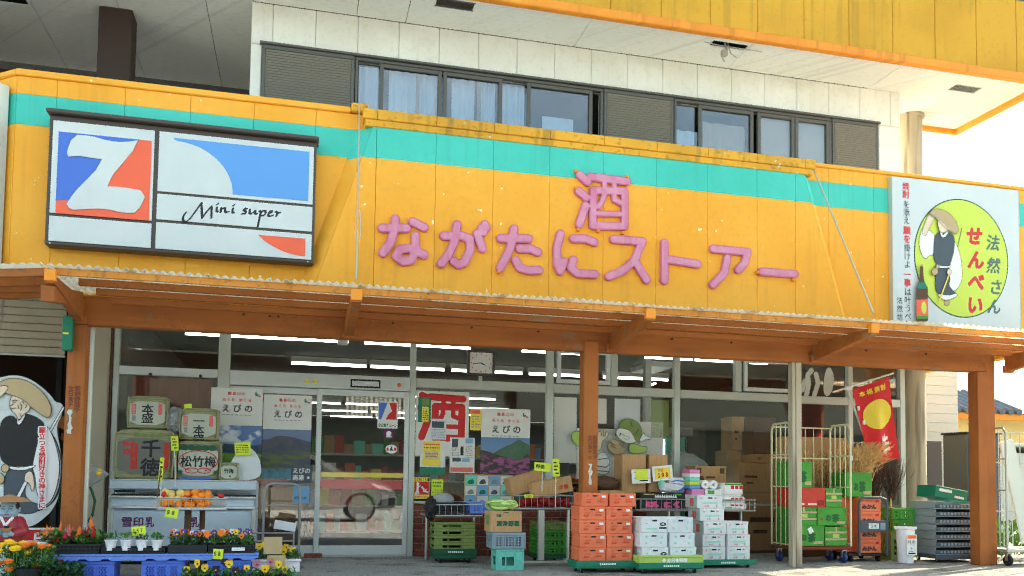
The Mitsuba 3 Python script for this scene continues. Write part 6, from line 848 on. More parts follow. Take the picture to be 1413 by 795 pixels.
# ------------------------------------------------------------------ fruit basket on its stand
t = thing('fruit_basket', 'chrome wire basket heaped with oranges on a brown pedestal', 'basket')
bx0, bx1, by0, by1, bz0, bz1 = -1.235, -0.625, -1.80, -1.45, 0.60, 0.705
loop = lambda z, e=0: [(bx0-e, by0-e, z), (bx1+e, by0-e, z), (bx1+e, by1+e, z), (bx0-e, by1+e, z)]
part(t, 'rim', tube(loop(bz1, 0.012), 0.007, 6, True), 'm_steel'); part(t, 'bottom_rim', tube(loop(bz0), 0.006, 6, True), 'm_steel')
part(t, 'wire', [rod((x, by0-0.0*k, bz0), (x, by0-0.012, bz1), 0.003, 5) for k, x in enumerate(np.linspace(bx0, bx1, 13))]+[rod((x, by0, bz0), (x, by1, bz0), 0.003, 5) for x in np.linspace(bx0, bx1, 13)]+[rod((bx0, y_, bz0), (bx0-0.012, y_, bz1), 0.003, 5) for y_ in np.linspace(by0, by1, 7)], 'm_steel', kind='stuff')
part(t, 'liner', bx(bx0+0.01, bx1-0.01, by0+0.02, by1-0.01, bz0+0.004, bz0+0.02), 'm_film'); part(t, 'pedestal', [rod((-0.98, -1.62, 0.02), (-0.98, -1.62, 0.595), 0.032, 12)], 'm_brown'); part(t, 'pedestal', [rod((-0.86, -1.52, 0.02), (-0.86, -1.52, 0.595), 0.026, 12)], 'm_brown'); part(t, 'foot', lathe([(0, 0.0), (0.17, 0.0), (0.16, 0.018), (0, 0.02)], 20, (-0.93, -1.58, 0.002)), 'm_brown')
part(t, 'sign_rail', rod((-1.235, -1.80, 0.705), (-1.21, -1.80, 0.98), 0.006, 6), 'm_brown')
fr = ball((0, 0, 0), 0.034, 2, (1, 1, 0.92)); fd = mikit.ply(fr, 'm_fruit', True); pd = mikit.ply(fr, 'm_pear', True)
r_ = np.random.default_rng(5); k = 0
for lay_ in range(3):
    for x in np.arange(bx0+0.05, bx1-0.11-lay_*0.02, 0.066):
        for y_ in (by0+0.05, by0+0.12, by0+0.19, by0+0.26)[:4-lay_]:
            pear = x < bx0+0.20 and lay_ > 0; key = thing('orange' if not pear else 'pear', 'one of the oranges heaped in the wire basket' if not pear else 'pale pear at the left end of the wire basket', 'orange' if not pear else 'pear', 'oranges in the wire basket' if not pear else 'pears in the wire basket')
            scene[key] = {**(pd if pear else fd), 'to_world': T4().translate([float(x+r_.uniform(-.018, .018)), float(y_+0.02*lay_+r_.uniform(-.012, .012)), float(bz0+0.055+lay_*0.046+r_.uniform(-.016, .016))]).scale(1.15 if pear else 1.0)}
one('fruit_bag', rot(ball((-0.72, -1.72, 0.665), 0.06, 2, (1.6, 0.8, 0.7)), 10, (0, 1, 0)), 'm_bag', 'clear bag of fruit at the right end of the wire basket', 'bag')
one('red_net_tie', C([ball((-1.18, -1.76, 0.74), 0.02, 1, (1, 1, 1.6)), ball((-0.68, -1.70, 0.73), 0.022, 1, (1.4, 1, 1.2)), ball((-0.86, -1.70, 0.77), 0.015, 1)]), 'm_fred', 'red knotted net ties on the oranges', 'net tie')
tag(-1.155, -1.045, 0.525, 0.615, -1.82, 'lime card hung on the front of the fruit basket', 9, txt='98'); 

# ------------------------------------------------------------------ flower table
t = thing('flower_table', 'blue plastic table board laid on three blue crates', 'table')
part(t, 'board', bx(-2.06, -0.30, -2.30, -1.92, 0.215, 0.232, 0.006), 'm_tableblue')
sc_ = [(-2.06, 0.213)]; xx = -2.06
while xx < -0.36: sc_ += [(xx+0.02, 0.175), (xx+0.10, 0.178), (xx+0.115, 0.192), (xx+0.165, 0.192), (xx+0.18, 0.178)]; xx += 0.18
part(t, 'apron', sheet(P(sc_+[(-0.30, 0.178), (-0.30, 0.213)]), -2.285, 0.012), 'm_tableblue')
def crate(name, x0, x1, y0, y1, z0, z1, mat, label, cat='crate', group=None, cols=3, dots=True, wall=0.012, rows=4):
    t = thing(name, label, cat, group); h = z1-z0
    part(t, 'bottom', bx(x0+0.012, x1-0.012, y0+0.012, y1-0.012, z0+0.004, z0+0.014), mat); part(t, 'rim', [bx(x0-0.006, x1+0.006, y0-0.006, y0+wall, z1-0.028, z1, 0.003), bx(x0-0.006, x1+0.006, y1-wall, y1+0.006, z1-0.028, z1, 0.003), bx(x0-0.006, x0+wall, y0+wall+0.001, y1-wall-0.001, z1-0.028, z1, 0.003), bx(x1-wall, x1+0.006, y0+wall+0.001, y1-wall-0.001, z1-0.028, z1, 0.003)], mat)
    def wallshape(a, b):
        g = R4(a, b, z0, z1-0.029); W = (b-a)
        if dots:
            for c in range(cols):
                u0 = a+W*(0.08+c*0.84/cols); uw_ = W*0.84/cols*0.74; nn = max(2, int(uw_/0.022))
                for r in range(rows):
                    for q_ in range(nn):
                        cx, cz = u0+uw_*(q_+0.5+(0.25 if r % 2 else -0.1))/nn, z0+h*(0.10+0.62*(r+0.5)/rows); g = g.difference(affinity.rotate(sbox(cx-0.0065, cz-0.0065, cx+0.0065, cz+0.0065), 45))
        else:
            for c in range(cols):
                for r in range(rows):
                    u = a+W*(0.10+0.8*(c+0.12)/cols); z_ = z0+h*(0.14+0.62*(r+0.12)/rows); g = g.difference(sbox(u, z_, u+W*0.8/cols*0.62, z_+h*0.62/rows*0.66))
        return g
    part(t, 'wall', sheet(wallshape(x0, x1), y0+0.008, 0.008), mat); part(t, 'wall', bx(x0, x1, y1-0.008, y1, z0, z1-0.029, 0), mat)
    for xw in (x0, x1-0.008):
        m = sheet(wallshape(y0+0.0085, y1-0.0085), 0, 0.008); m.apply_transform(np.array([[0, 1, 0, 0], [1, 0, 0, 0], [0, 0, 1, 0], [0, 0, 0, 1.0]])); m.invert(); m.apply_translation((xw+0.008, 0, 0)); part(t, 'wall', m, mat)
    for k_ in range(4): a = x0+(x1-x0)*k_/3; part(t, 'rib', bx(a-0.006, a+0.006, y0-0.006, y0-0.0005, z0, z1-0.029, 0.001), mat)
    return t
for (a, b), w_ in zip(((-1.86, -1.50), (-1.27, -0.93), (-0.73, -0.37)), ('left', 'middle', 'right')): crate('blue_crate', a, b, -2.26, -1.95, 0.002, 0.172, 'm_bluecrate', f'blue perforated crate carrying the flower table, {w_} one of the three', 'crate', 'blue crates under the flower table', cols=3, rows=6)
def leafm(L, W, fold=0.25):
    v = np.array([[0, 0, 0], [L*0.35, -W/2, L*0.10], [L*0.35, 0, L*0.10-fold*W*0.5], [L*0.35, W/2, L*0.10], [L*0.75, -W*0.36, L*0.10], [L*0.75, W*0.36, L*0.10], [L, 0, L*0.02]]); f = [[0, 1, 2], [0, 2, 3], [1, 4, 2], [2, 5, 3], [2, 4, 6], [2, 6, 5]]
    return trimesh.Trimesh(v, f, process=False)
def scatter(base, n, box_, s0, s1, seed, up=(0.1, 1.0)):
    r = np.random.default_rng(seed); ms = []; V0, F0 = np.array(base.vertices), np.array(base.faces); Vs = []; Fs = []
    for i in range(n):
        a = r.uniform(0, 6.283); e = r.uniform(*up); s = r.uniform(s0, s1); ca_, sa_ = math.cos(a), math.sin(a); ce, se = math.cos(e), math.sin(e)
        Rm = np.array([[ca_, -sa_, 0], [sa_, ca_, 0], [0, 0, 1]])@np.array([[ce, 0, -se], [0, 1, 0], [se, 0, ce]])
        p = np.array([r.uniform(box_[0], box_[1]), r.uniform(box_[2], box_[3]), r.uniform(box_[4], box_[5])]); Vs.append(V0@Rm.T*s+p); Fs.append(F0+i*len(V0))
    return trimesh.Trimesh(np.vstack(Vs), np.vstack(Fs), process=False)
LEAF = leafm(1.0, 0.55)
def pansy(c, s, ry):
    ms = []
    for k_, (dx_, dz_, rr) in enumerate(((-0.5, 0.55, 0.62), (0.5, 0.55, 0.62), (-0.62, -0.12, 0.55), (0.62, -0.12, 0.55), (0, -0.62, 0.68))):
        m = lathe([(0.0, -0.10), (0.6, 0.0), (1.0, 0.12), (0.6, 0.03), (0.0, -0.06)], 10); m.apply_scale(rr*s*0.5); m = rot(m, 90, (1, 0, 0), (0, 0, 0)); m.apply_translation((dx_*s*0.5, -0.012*k_*s, dz_*s*0.5)); ms.append(m)
    m = C(ms); m = rot(m, math.degrees(ry), (0, 0, 1), (0, 0, 0)); m.apply_translation(c); return m
COL = ['m_fyellow', 'm_forange', 'm_fpurple', 'm_fwhite', 'm_fdark', 'm_fyellow', 'm_fpurple', 'm_forange']
def pansy_bed(t, x0, x1, y0, y1, z, n, seed, cols=COL, s=(0.030, 0.042), zh=0.07):
    r = np.random.default_rng(seed)
    for i in range(n):
        x = x0+(x1-x0)*(i+r.uniform(0.1, 0.9))/n; y_ = r.uniform(y0-0.02, y0+0.5*(y1-y0)); m_ = cols[int(r.integers(len(cols)))]; zz = z+r.uniform(0.02, zh)
        k = part(t, 'flower', pansy((x, y_, zz), r.uniform(*s), r.uniform(-0.7, 0.5)), m_)
        part(k, 'flower_eye', ball((x, y_-0.012, zz-0.004), 0.007, 1, (1, 0.5, 1)), 'm_fyellow' if m_ in ('m_fdark', 'm_fpurple') else 'm_fdark'); part(t, 'stem', rod((x, y_+0.006, z-0.02), (x, y_+0.006, zz), 0.002, 5), 'm_leaf2')
def tray(x0, x1, y0, y1, z0, h, label, lat=True):
    t = thing('plant_tray', label, 'plant tray')
    part(t, 'bottom', bx(x0, x1, y0, y1, z0, z0+0.012), 'm_tray'); g = R4(x0, x1, z0+0.013, z0+h)
    if lat:
        n = int((x1-x0)/0.034)
        for i in range(n):
            for r in range(2): g = g.difference(sbox(x0+0.006+i*(x1-x0)/n, z0+h*(0.28+0.34*r), x0+0.006+(i+0.66)*(x1-x0)/n, z0+h*(0.46+0.34*r)))
    part(t, 'side', sheet(g, y0+0.006, 0.006), 'm_tray'); part(t, 'side', bx(x0, x1, y1-0.006, y1, z0+0.013, z0+h, 0), 'm_tray'); part(t, 'side', bx(x0, x0+0.006, y0+0.0065, y1-0.0065, z0+0.013, z0+h, 0), 'm_tray'); part(t, 'side', bx(x1-0.006, x1, y0+0.0065, y1-0.0065, z0+0.013, z0+h, 0), 'm_tray'); part(t, 'soil', bx(x0+0.008, x1-0.008, y0+0.014, y1-0.008, z0+0.015, z0+h-0.015, 0), 'm_soil')
    return t
t1 = tray(-2.10, -1.62, -2.27, -1.97, 0.2335, 0.085, 'black lattice plant tray of red and orange cockscomb at the left end of the table')
pl = thing('cockscomb_planting', 'leafy cockscomb plants with red and orange plumes in the left tray', 'plant')
part(pl, 'foliage', scatter(LEAF, 260, (-2.09, -1.63, -2.26, -1.98, 0.30, 0.40), 0.035, 0.07, 1), 'm_leaf', kind='stuff'); part(pl, 'foliage', scatter(LEAF, 120, (-2.09, -1.63, -2.26, -1.98, 0.33, 0.42), 0.03, 0.06, 2), 'm_leaf2', kind='stuff'); part(pl, 'foliage', scatter(LEAF, 60, (-2.12, -1.98, -2.28, -2.1, 0.35, 0.43), 0.03, 0.05, 22), 'm_tan', kind='stuff')
r_ = np.random.default_rng(8)
for i in range(22):
    x, y_, z = r_.uniform(-2.06, -1.64), r_.uniform(-2.26, -2.05), r_.uniform(0.385, 0.435); z += 0.06 if i in (3, 8) else 0; m_ = ('m_fred', 'm_forange', 'm_fpink', 'm_fred', 'm_darkred')[i % 5]
    if i in (3, 8): m_ = 'm_forange'
    L = r_.uniform(0.045, 0.085); ms = [ball((x+r_.uniform(-.012, .012)*(1-f), y_+r_.uniform(-.01, .01), z-0.02+L*f), 0.015*(1.1-0.8*f), 1) for f in np.linspace(0, 1, 7)]; part(pl, 'plume', ms, m_)
wp = ['leftmost', 'second', 'third', 'rightmost']
tr = tray(-1.60, -1.09, -2.27, -2.05, 0.2335, 0.05, 'shallow black carrier holding four white flower pots', True)
for i in range(4):
    x = -1.535+0.125*i; t = thing('flower_pot', f'white plastic pot of green seedlings in the black carrier, {wp[i]} of four', 'flower pot', 'white pots in the black carrier')
    part(t, 'pot', lathe([(0.0, 0.0), (0.034, 0.0), (0.047, 0.075), (0.052, 0.078), (0.054, 0.09), (0.048, 0.09), (0.045, 0.08), (0.0, 0.08)], 24, (x, -2.22, 0.262)), 'm_fwhite', 40); part(t, 'foliage', scatter(LEAF, 46, (x-0.05, x+0.05, -2.27, -2.17, 0.345, 0.40), 0.02, 0.045, 30+i, (0.2, 1.3)), ('m_leaf', 'm_leaf2', 'm_leafdark', 'm_leaf')[i], kind='stuff'); part(t, 'price_strip', bx(x-0.02, x+0.02, -2.278, -2.276, 0.262, 0.30, 0), 'm_white')
tag(-1.37, -1.255, 0.392, 0.468, -2.24, 'lime price card standing in the white pots', -6, txt='157', stick=(0, 0.35))
t3 = tray(-1.065, -0.74, -2.27, -1.98, 0.2335, 0.075, 'black tray of purple and white pansies in the middle of the table', False); t4 = tray(-0.73, -0.345, -2.27, -1.98, 0.2335, 0.075, 'black tray of orange and yellow pansies at the right end of the table', True)
pa = thing('pansy_planting', 'purple white and dark pansies with deep green leaves in the middle tray', 'plant'); part(pa, 'foliage', scatter(LEAF, 420, (-1.06, -0.745, -2.27, -2.0, 0.295, 0.375), 0.025, 0.05, 3), 'm_leafdark', kind='stuff'); pansy_bed(pa, -1.05, -0.75, -2.27, -2.0, 0.36, 26, 4, ['m_fwhite', 'm_fpurple', 'm_fdark', 'm_fpurple', 'm_fwhite', 'm_forange'])
pb = thing('pansy_planting', 'orange yellow and blue pansies with bright green leaves in the right tray', 'plant'); part(pb, 'foliage', scatter(LEAF, 460, (-0.725, -0.35, -2.27, -2.0, 0.295, 0.38), 0.025, 0.05, 5), 'm_leaf', kind='stuff'); pansy_bed(pb, -0.72, -0.36, -2.27, -2.0, 0.36, 24, 6, ['m_forange', 'm_fyellow', 'm_fpurple', 'm_fwhite', 'm_fyellow', 'm_fpurple'])
for (x, z, m_) in ((-0.62, 0.385, 'm_forange'), (-0.74, 0.375, 'm_forange')): part(pb, 'flower', pansy((x, -2.30, z+0.03), 0.05, 0.0), m_)
tag(-0.685, -0.60, 0.185, 0.275, -2.31, 'lime card clipped to the front edge of the flower table', 3, txt='98'); one('plant_label', bx(-0.53, -0.42, -2.281, -2.279, 0.255, 0.285, 0), 'm_white', 'small white printed label on the right plant tray', 'label')
# planter at the right and low plants in front
t = thing('planter_box', 'white rectangular planter of pansies at the right end of the flower table', 'planter'); part(t, 'box', [bx(-0.36, 0.06, -2.20, -2.19, 0.055, 0.165, 0.003), bx(-0.36, 0.06, -1.96, -1.95, 0.055, 0.165, 0.003), bx(-0.36, -0.35, -2.189, -1.961, 0.055, 0.165, 0.003), bx(0.05, 0.06, -2.189, -1.961, 0.055, 0.165, 0.003), bx(-0.348, 0.048, -2.188, -1.962, 0.055, 0.07, 0)], 'm_fwhite'); part(t, 'rim', [bx(-0.372, 0.072, -2.215, -2.19, 0.15, 0.17, 0.003)], 'm_fwhite'); part(t, 'soil', bx(-0.348, 0.048, -2.188, -1.962, 0.072, 0.15, 0), 'm_soil')
crate('teal_crate', -0.33, 0.03, -2.18, -1.97, 0.002, 0.053, 'm_tealcrate', 'low pale turquoise crate under the white planter', rows=1)
pc = thing('pansy_planting', 'yellow and dark pansies in the white planter', 'plant'); part(pc, 'foliage', scatter(LEAF, 300, (-0.35, 0.06, -2.2, -1.98, 0.16, 0.24), 0.025, 0.055, 7), 'm_leaf', kind='stuff'); pansy_bed(pc, -0.33, 0.0, -2.2, -2.0, 0.215, 9, 9, ['m_fyellow', 'm_fdark', 'm_fyellow', 'm_fpink', 'm_fyellow'], (0.04, 0.055), 0.09)
for i, (x0, z0, z1) in enumerate(((-0.26, 0.27, 0.375), (-0.225, 0.10, 0.215))): t = thing('cardboard_price_card', ('blank brown card standing behind the yellow pansies', 'lower blank brown card in front of the white planter')[i], 'price card'); part(t, 'card', rot(bx(x0, x0+0.16, -2.235-0.05*i, -2.231-0.05*i, z0-0.05, z1, 0), 4, (1, 0, 0)), 'm_tan'); part(t, 'stick', rod((x0+0.08, -2.225-0.05*i, z0-0.06), (x0+0.08, -2.225-0.05*i, 0.10), 0.004, 6), 'm_bamboo')
t = thing('pansy_pots', 'low pansies with a big yellow bloom at the bottom edge, left of the white planter', 'plant'); part(t, 'foliage', scatter(LEAF, 420, (-0.92, 0.02, -2.56, -2.36, 0.02, 0.10), 0.03, 0.06, 10), 'm_leaf', kind='stuff'); part(t, 'pot_row', [lathe([(0, 0), (0.05, 0), (0.06, 0.06), (0, 0.06)], 16, (x, -2.44, 0.002)) for x in np.arange(-0.85, 0.0, 0.125)], 'm_tray', kind='stuff'); pansy_bed(t, -0.90, -0.02, -2.52, -2.4, 0.08, 13, 12, ['m_fyellow', 'm_fdark', 'm_forange', 'm_fyellow', 'm_fpink'], (0.045, 0.062), 0.10)

# ------------------------------------------------------------------ standee, statue, marigolds at the left
t = thing('standee', 'life size cardboard cutout of an old man in a broad straw hat and dark robe', 'cardboard cutout')
SYT = -1.60; so_ = smoothpoly(ART['s_out'], 2).intersection(sbox(-3.4, 0.42, 0, 3)); part(t, 'board', sheet(so_, SYT, 0.012), 'm_signwhite')
lay = [('s_stick1', 'm_white'), ('s_outlsleeve', 'm_black'), ('s_robe', 'm_black'), ('s_skirt', 'm_navy'), ('s_sleeve', 'm_white'), ('s_sash', 'm_white'), ('s_collar', 'm_white'), ('s_stick2', 'm_white'), ('s_hand', 'm_skin'), ('s_bead', 'm_tan'), ('s_bead2', 'm_tan'), ('s_face', 'm_skin'), ('s_hat', 'm_tan'), ('s_armL', 'm_skin')]
for i, (n_, m_) in enumerate(lay):
    g = smoothpoly(ART[n_], 2) if 'stick' not in n_ else P(ART[n_]); y_ = SYT-0.0125-0.0016*i
    if n_ not in ('s_outlsleeve', 's_robe'): part(t, 'figure_outline', sheet(g.buffer(0.006), y_, 0.0006), 'm_ink')
    part(t, 'figure_'+n_[2:].rstrip('12').lower().replace('outlsleeve', 'sleeve_edge').replace('arml', 'arm'), sheet(g, y_-0.0007, 0.0006), m_)
part(t, 'face_line', sheet(strokes([[(-2.525, 1.575), (-2.50, 1.585), (-2.48, 1.578)], [(-2.52, 1.563), (-2.49, 1.565)], [(-2.542, 1.53), (-2.522, 1.535), (-2.515, 1.55)], [(-2.53, 1.505), (-2.495, 1.51)], [(-2.46, 1.56), (-2.44, 1.525), (-2.45, 1.49)], [(-2.44, 1.575), (-2.425, 1.555)], [(-2.475, 1.54), (-2.465, 1.505)], [(-2.41, 1.545), (-2.40, 1.53), (-2.412, 1.515)], [(-2.455, 1.46), (-2.44, 1.43)]], 0.0035), SYT-0.0385, 0.0006), 'm_ink')
tx = words('願立つる焼酎好きの神さまに', -2.295, 1.345, 0.060, vert=True, gap=0.955, bold=0.03); tx = affinity.skew(tx, xs=-2, origin=(-2.26, 1.34))
part(t, 'lettering_edge', sheet(tx.buffer(0.010), SYT-0.0365, 0.0006), 'm_white'); part(t, 'lettering', sheet(tx, SYT-0.0372, 0.0006), 'm_red')
part(t, 'red_base', bx(-3.4, -2.07, -1.64, -1.58, 0.14, 0.42, 0.004), 'm_red'); part(t, 'base_stripe', bx(-3.4, -2.068, -1.645, -1.642, 0.405, 0.423, 0), 'm_white'); part(t, 'lettering', sheet(words('上', -2.33, 0.37, 0.10, bold=0.06), -1.641, 0.001), 'm_white'); part(t, 'stand', [bx(-3.3, -2.10, -1.63, -1.45, 0.002, 0.138)], 'm_black')
t = thing('pot_box', 'grey plastic pot standing behind the cutout beside the orange post', 'pot'); part(t, 'pot', bx(-2.19, -2.08, -1.2, -1.05, 0.30, 0.60, 0.01), 'm_greycrate'); part(t, 'plant', scatter(LEAF, 150, (-2.25, -2.02, -1.25, -1.0, 0.60, 0.85), 0.05, 0.10, 40), 'm_leafdark', kind='stuff'); part(t, 'base', bx(-2.2, -2.07, -1.22, -1.03, 0.002, 0.298), 'm_dark')
# statue: small figure in a straw hat and red kimono
t = thing('statue', 'small painted statue of a child in a brown straw hat and red kimono', 'statue')
cx, cy, cz = -2.345, -2.20, 0.345
import manifold3d as m3
def hullball(a, ra, b, rb):
    A_ = m3.Manifold.sphere(ra, 20).translate(a); B_ = m3.Manifold.sphere(rb, 20).translate(b); return m3.Manifold.batch_hull([A_, B_])
def smoothman(man, L=0.012, it=6):
    mm = man.refine_to_length(L).to_mesh(); tm = trimesh.Trimesh(mm.vert_properties[:, :3], mm.tri_verts, process=True); trimesh.smoothing.filter_taubin(tm, iterations=it); return tm
o = lambda x, y_, z: (cx+x, cy+y_, cz+z)
body = m3.Manifold.batch_boolean([hullball(o(0, 0, 0.045), 0.125, o(0, 0.01, 0.13), 0.098), hullball(o(0, 0.01, 0.13), 0.098, o(0, 0.02, 0.185), 0.062), hullball(o(-0.085, 0.0, 0.165), 0.042, o(-0.125, -0.045, 0.085), 0.046), hullball(o(-0.125, -0.045, 0.085), 0.044, o(-0.075, -0.105, 0.075), 0.036), hullball(o(0.085, 0.0, 0.165), 0.042, o(0.125, -0.045, 0.085), 0.046), hullball(o(0.125, -0.045, 0.085), 0.044, o(0.065, -0.105, 0.065), 0.036)], m3.OpType.Add).trim_by_plane((0, 0, 1), cz)
part(t, 'body', smoothman(body), 'm_kimono', True)
head = m3.Manifold.batch_boolean([hullball(o(0, 0.0, 0.235), 0.068, o(0, 0.004, 0.29), 0.07), m3.Manifold.sphere(0.011, 12).translate(o(0, -0.071, 0.255)), hullball(o(0.069, 0.01, 0.25), 0.014, o(0.071, 0.01, 0.272), 0.014), hullball(o(-0.069, 0.01, 0.25), 0.014, o(-0.071, 0.01, 0.272), 0.014), m3.Manifold.sphere(0.03, 16).translate(o(0.035, -0.043, 0.235)), m3.Manifold.sphere(0.03, 16).translate(o(-0.035, -0.043, 0.235)), hullball(o(0, 0.01, 0.18), 0.04, o(0, 0.0, 0.22), 0.042)], m3.OpType.Add)
part(t, 'head', smoothman(head, 0.008, 4), 'm_stoneskin', True); part(t, 'hair', smoothman(m3.Manifold.sphere(0.075, 32).translate(o(0, 0.012, 0.285))-m3.Manifold.cube((0.3, 0.2, 0.3)).translate(o(-0.15, -0.243, 0.15)), 0.01, 3), 'm_ink', True)
part(t, 'eye', [tube([o(s_*0.028+dx_, -0.066, 0.272-abs(dx_)*0.15) for dx_ in (-0.016, -0.006, 0.006, 0.016)], 0.0035, 6) for s_ in (-1,)], 'm_ink'); part(t, 'eye', [tube([o(0.028+dx_, -0.066, 0.272-abs(dx_)*0.15) for dx_ in (-0.016, -0.006, 0.006, 0.016)], 0.0035, 6)], 'm_ink'); part(t, 'mouth', tube([o(dx_, -0.069, 0.222+abs(dx_)*0.2) for dx_ in (-0.016, 0, 0.016)], 0.003, 6), 'm_darkred')
for s_ in (-1, 1): part(t, 'eyebrow', tube([o(s_*0.03+dx_, -0.063, 0.294-abs(dx_)*0.2) for dx_ in (-0.018, 0, 0.018)], 0.003, 6), 'm_ink')
part(t, 'hat', lathe([(0.0, 0.055), (0.03, 0.052), (0.035, 0.045), (0.10, 0.030), (0.158, 0.002), (0.160, -0.006), (0.10, 0.012), (0.0, 0.02)], 36, o(0, 0.005, 0.335)), 'm_hat', 30); part(t, 'collar', [tube([o(-0.045, -0.05, 0.20), o(0.0, -0.096, 0.13)], 0.012, 8), tube([o(0.045, -0.05, 0.20), o(0.0, -0.096, 0.13)], 0.012, 8)], 'm_fwhite'); part(t, 'sash', lathe([(0.110, 0.0), (0.122, 0.008), (0.122, 0.036), (0.105, 0.045)], 28, o(0, 0.0, 0.062)), 'm_signframe', 30)
def statue_hand(x, y_, z, s_):
    ms = [hullball(o(x, y_, z), 0.021, o(x-s_*0.03, y_-0.012, z), 0.019)]
    for f in range(4): zz = z+0.018-0.012*f; ms += [hullball(o(x-s_*0.03, y_-0.018, zz), 0.0075, o(x-s_*(0.056-0.003*abs(f-1)), y_-0.016, zz-0.001), 0.007), hullball(o(x-s_*(0.056-0.003*abs(f-1)), y_-0.016, zz-0.001), 0.007, o(x-s_*(0.070-0.004*abs(f-1)), y_-0.003, zz-0.003), 0.006)]
    ms += [hullball(o(x-s_*0.006, y_-0.012, z+0.018), 0.009, o(x-s_*0.035, y_-0.020, z+0.032), 0.007)]
    return smoothman(m3.Manifold.batch_boolean(ms, m3.OpType.Add), 0.004, 3)
part(t, 'hand', statue_hand(0.065, -0.125, 0.062, 1), 'm_stoneskin', True); part(t, 'hand', statue_hand(-0.07, -0.125, 0.085, -1), 'm_stoneskin', True); part(t, 'gourd', C([ball(o(-0.10, -0.11, 0.125), 0.045, 2, (1, 1, 1.2)), ball(o(-0.10, -0.11, 0.18), 0.026, 2)]), 'm_tan', True); part(t, 'bowl', lathe([(0, 0), (0.028, 0.0), (0.042, 0.03), (0.037, 0.03), (0, 0.008)], 20, o(0.03, -0.155, 0.085)), 'm_hat', 30); part(t, 'sake_cup', lathe([(0, 0), (0.018, 0), (0.022, 0.018), (0, 0.018)], 14, o(0.03, -0.155, 0.115)), 'm_ink')
t = thing('foam_box', 'weathered white foam box under the painted statue', 'box'); part(t, 'box', bx(-2.62, -2.06, -2.36, -2.02, 0.002, 0.27, 0.012), 'm_foam'); part(t, 'lid', bx(-2.64, -2.04, -2.38, -2.0, 0.273, 0.335, 0.012), 'm_foam'); part(t, 'band', bx(-2.622, -2.058, -2.363, -2.017, 0.13, 0.138, 0), 'm_grey'); part(t, 'bump', [ball((x, -2.362, 0.19), 0.014, 2, (1, 0.5, 1)) for x in (-2.42, -2.28, -2.14)], 'm_foam')
t = thing('marigold', 'bushy marigold with yellow and orange heads in the bottom left corner', 'plant'); part(t, 'foliage', scatter(LEAF, 900, (-2.30, -1.90, -2.58, -2.40, 0.03, 0.30), 0.02, 0.05, 15), 'm_leaf', kind='stuff'); part(t, 'foliage', scatter(LEAF, 300, (-2.26, -1.93, -2.60, -2.42, 0.16, 0.32), 0.02, 0.05, 16), 'm_leaf2', kind='stuff'); part(t, 'pot', lathe([(0, 0), (0.10, 0), (0.13, 0.14), (0, 0.14)], 24, (-2.08, -2.48, 0.002)), 'm_tray')
r_ = np.random.default_rng(17)
for i in range(24):
    x, y_, z = r_.uniform(-2.30, -1.92), r_.uniform(-2.64, -2.46), 0.335+r_.uniform(-0.06, 0.04); m_ = 'm_fyellow' if i % 4 else 'm_forange'
    if i > 18: z -= 0.06+0.03*(i-18); m_ = 'm_forange'
    m = ball((x, y_, z), 0.030, 2, (1, 1, 0.72)); v = np.array(m.vertices); c_ = np.array([x, y_, z]); a_ = np.arctan2(v[:, 1]-y_, v[:, 0]-x); m.vertices = c_+(v-c_)*(1+0.16*np.sin(a_*7+i)+0.10*np.sin((v[:, 2]-z)*260))[:, None]
    part(t, 'flower_head', m, m_); part(t, 'stem', rod((x, y_, z-0.12), (x, y_, z-0.015), 0.003, 5), 'm_leaf2')
t = thing('shrub_clump', 'dark low plants beside the foot of the orange post', 'plant'); part(t, 'foliage', scatter(LEAF, 700, (-2.0, -1.70, -2.6, -2.35, 0.01, 0.16), 0.03, 0.06, 19), 'm_leafdark', kind='stuff')
t = thing('bouquet', 'yellow flowers wrapped in clear film behind the orange post', 'bouquet'); part(t, 'wrap', trimesh.creation.cone(0.13, 0.30, sections=14, transform=trimesh.transformations.rotation_matrix(math.pi+0.5, (0, 1, 0), (0, 0, 0))@trimesh.transformations.translation_matrix((0, 0, 0))), 'm_bag')
for k_ in [k_ for k_ in list(scene) if k_.startswith(t+'__wrap')]: scene[k_]['to_world'] = T4().translate([-1.86, -1.3, 0.98])
for i, (x, z) in enumerate(((-1.935, 0.90), (-1.83, 0.94), (-1.90, 0.96), (-1.96, 0.86))): part(t, 'flower', ball((x, -1.38, z), 0.035, 1), 'm_fyellow')
one('hose', tube([(-1.98, -1.30, 0.86), (-1.90, -1.32, 0.78), (-1.86, -1.32, 0.66), (-1.88, -1.32, 0.52), (-1.95, -1.31, 0.42), (-2.05, -1.3, 0.40)], 0.013, 8), 'm_dkgreen', 'dark green hose loop hanging behind the orange post', 'hose', smooth=True)
# ------------------------------------------------------------------ cartons
def carton(name, x0, x1, y0, y1, z0, z1, mat, label, cat='carton', group=None, hole=True, prints=(), seam=True, tape=None):
    t = thing(name, label, cat, group); w, h = x1-x0, z1-z0
    part(t, 'box', bx(x0, x1, y0, y1, z0, z1-0.001, 0.004), mat)
    if seam: part(t, 'lid_edge', [bx(x0-0.002, x1+0.002, y0-0.002, y1+0.002, z1-0.014-0.012, z1-0.0005, 0.002)], mat)
    if hole: part(t, 'hand_hole', sheet(LineString([(x0+w*0.44, z1-h*0.22), (x0+w*0.57, z1-h*0.22)]).buffer(h*0.055), y0-0.0022, 0.001), 'm_black')
    for g, m_ in prints: part(t, 'print', sheet(affinity.affine_transform(g, [w, 0, 0, h, x0, z0]), y0-0.0022, 0.0006), m_)
    if tape: part(t, 'tape', bx((x0+x1)/2-0.02, (x0+x1)/2+0.02, y0-0.0012, y0-0.0002, z0+h*0.55, z1, 0), tape)
    return t
def wd(s_, x, z, h, **k): return words(s_, x, z, h, **k)
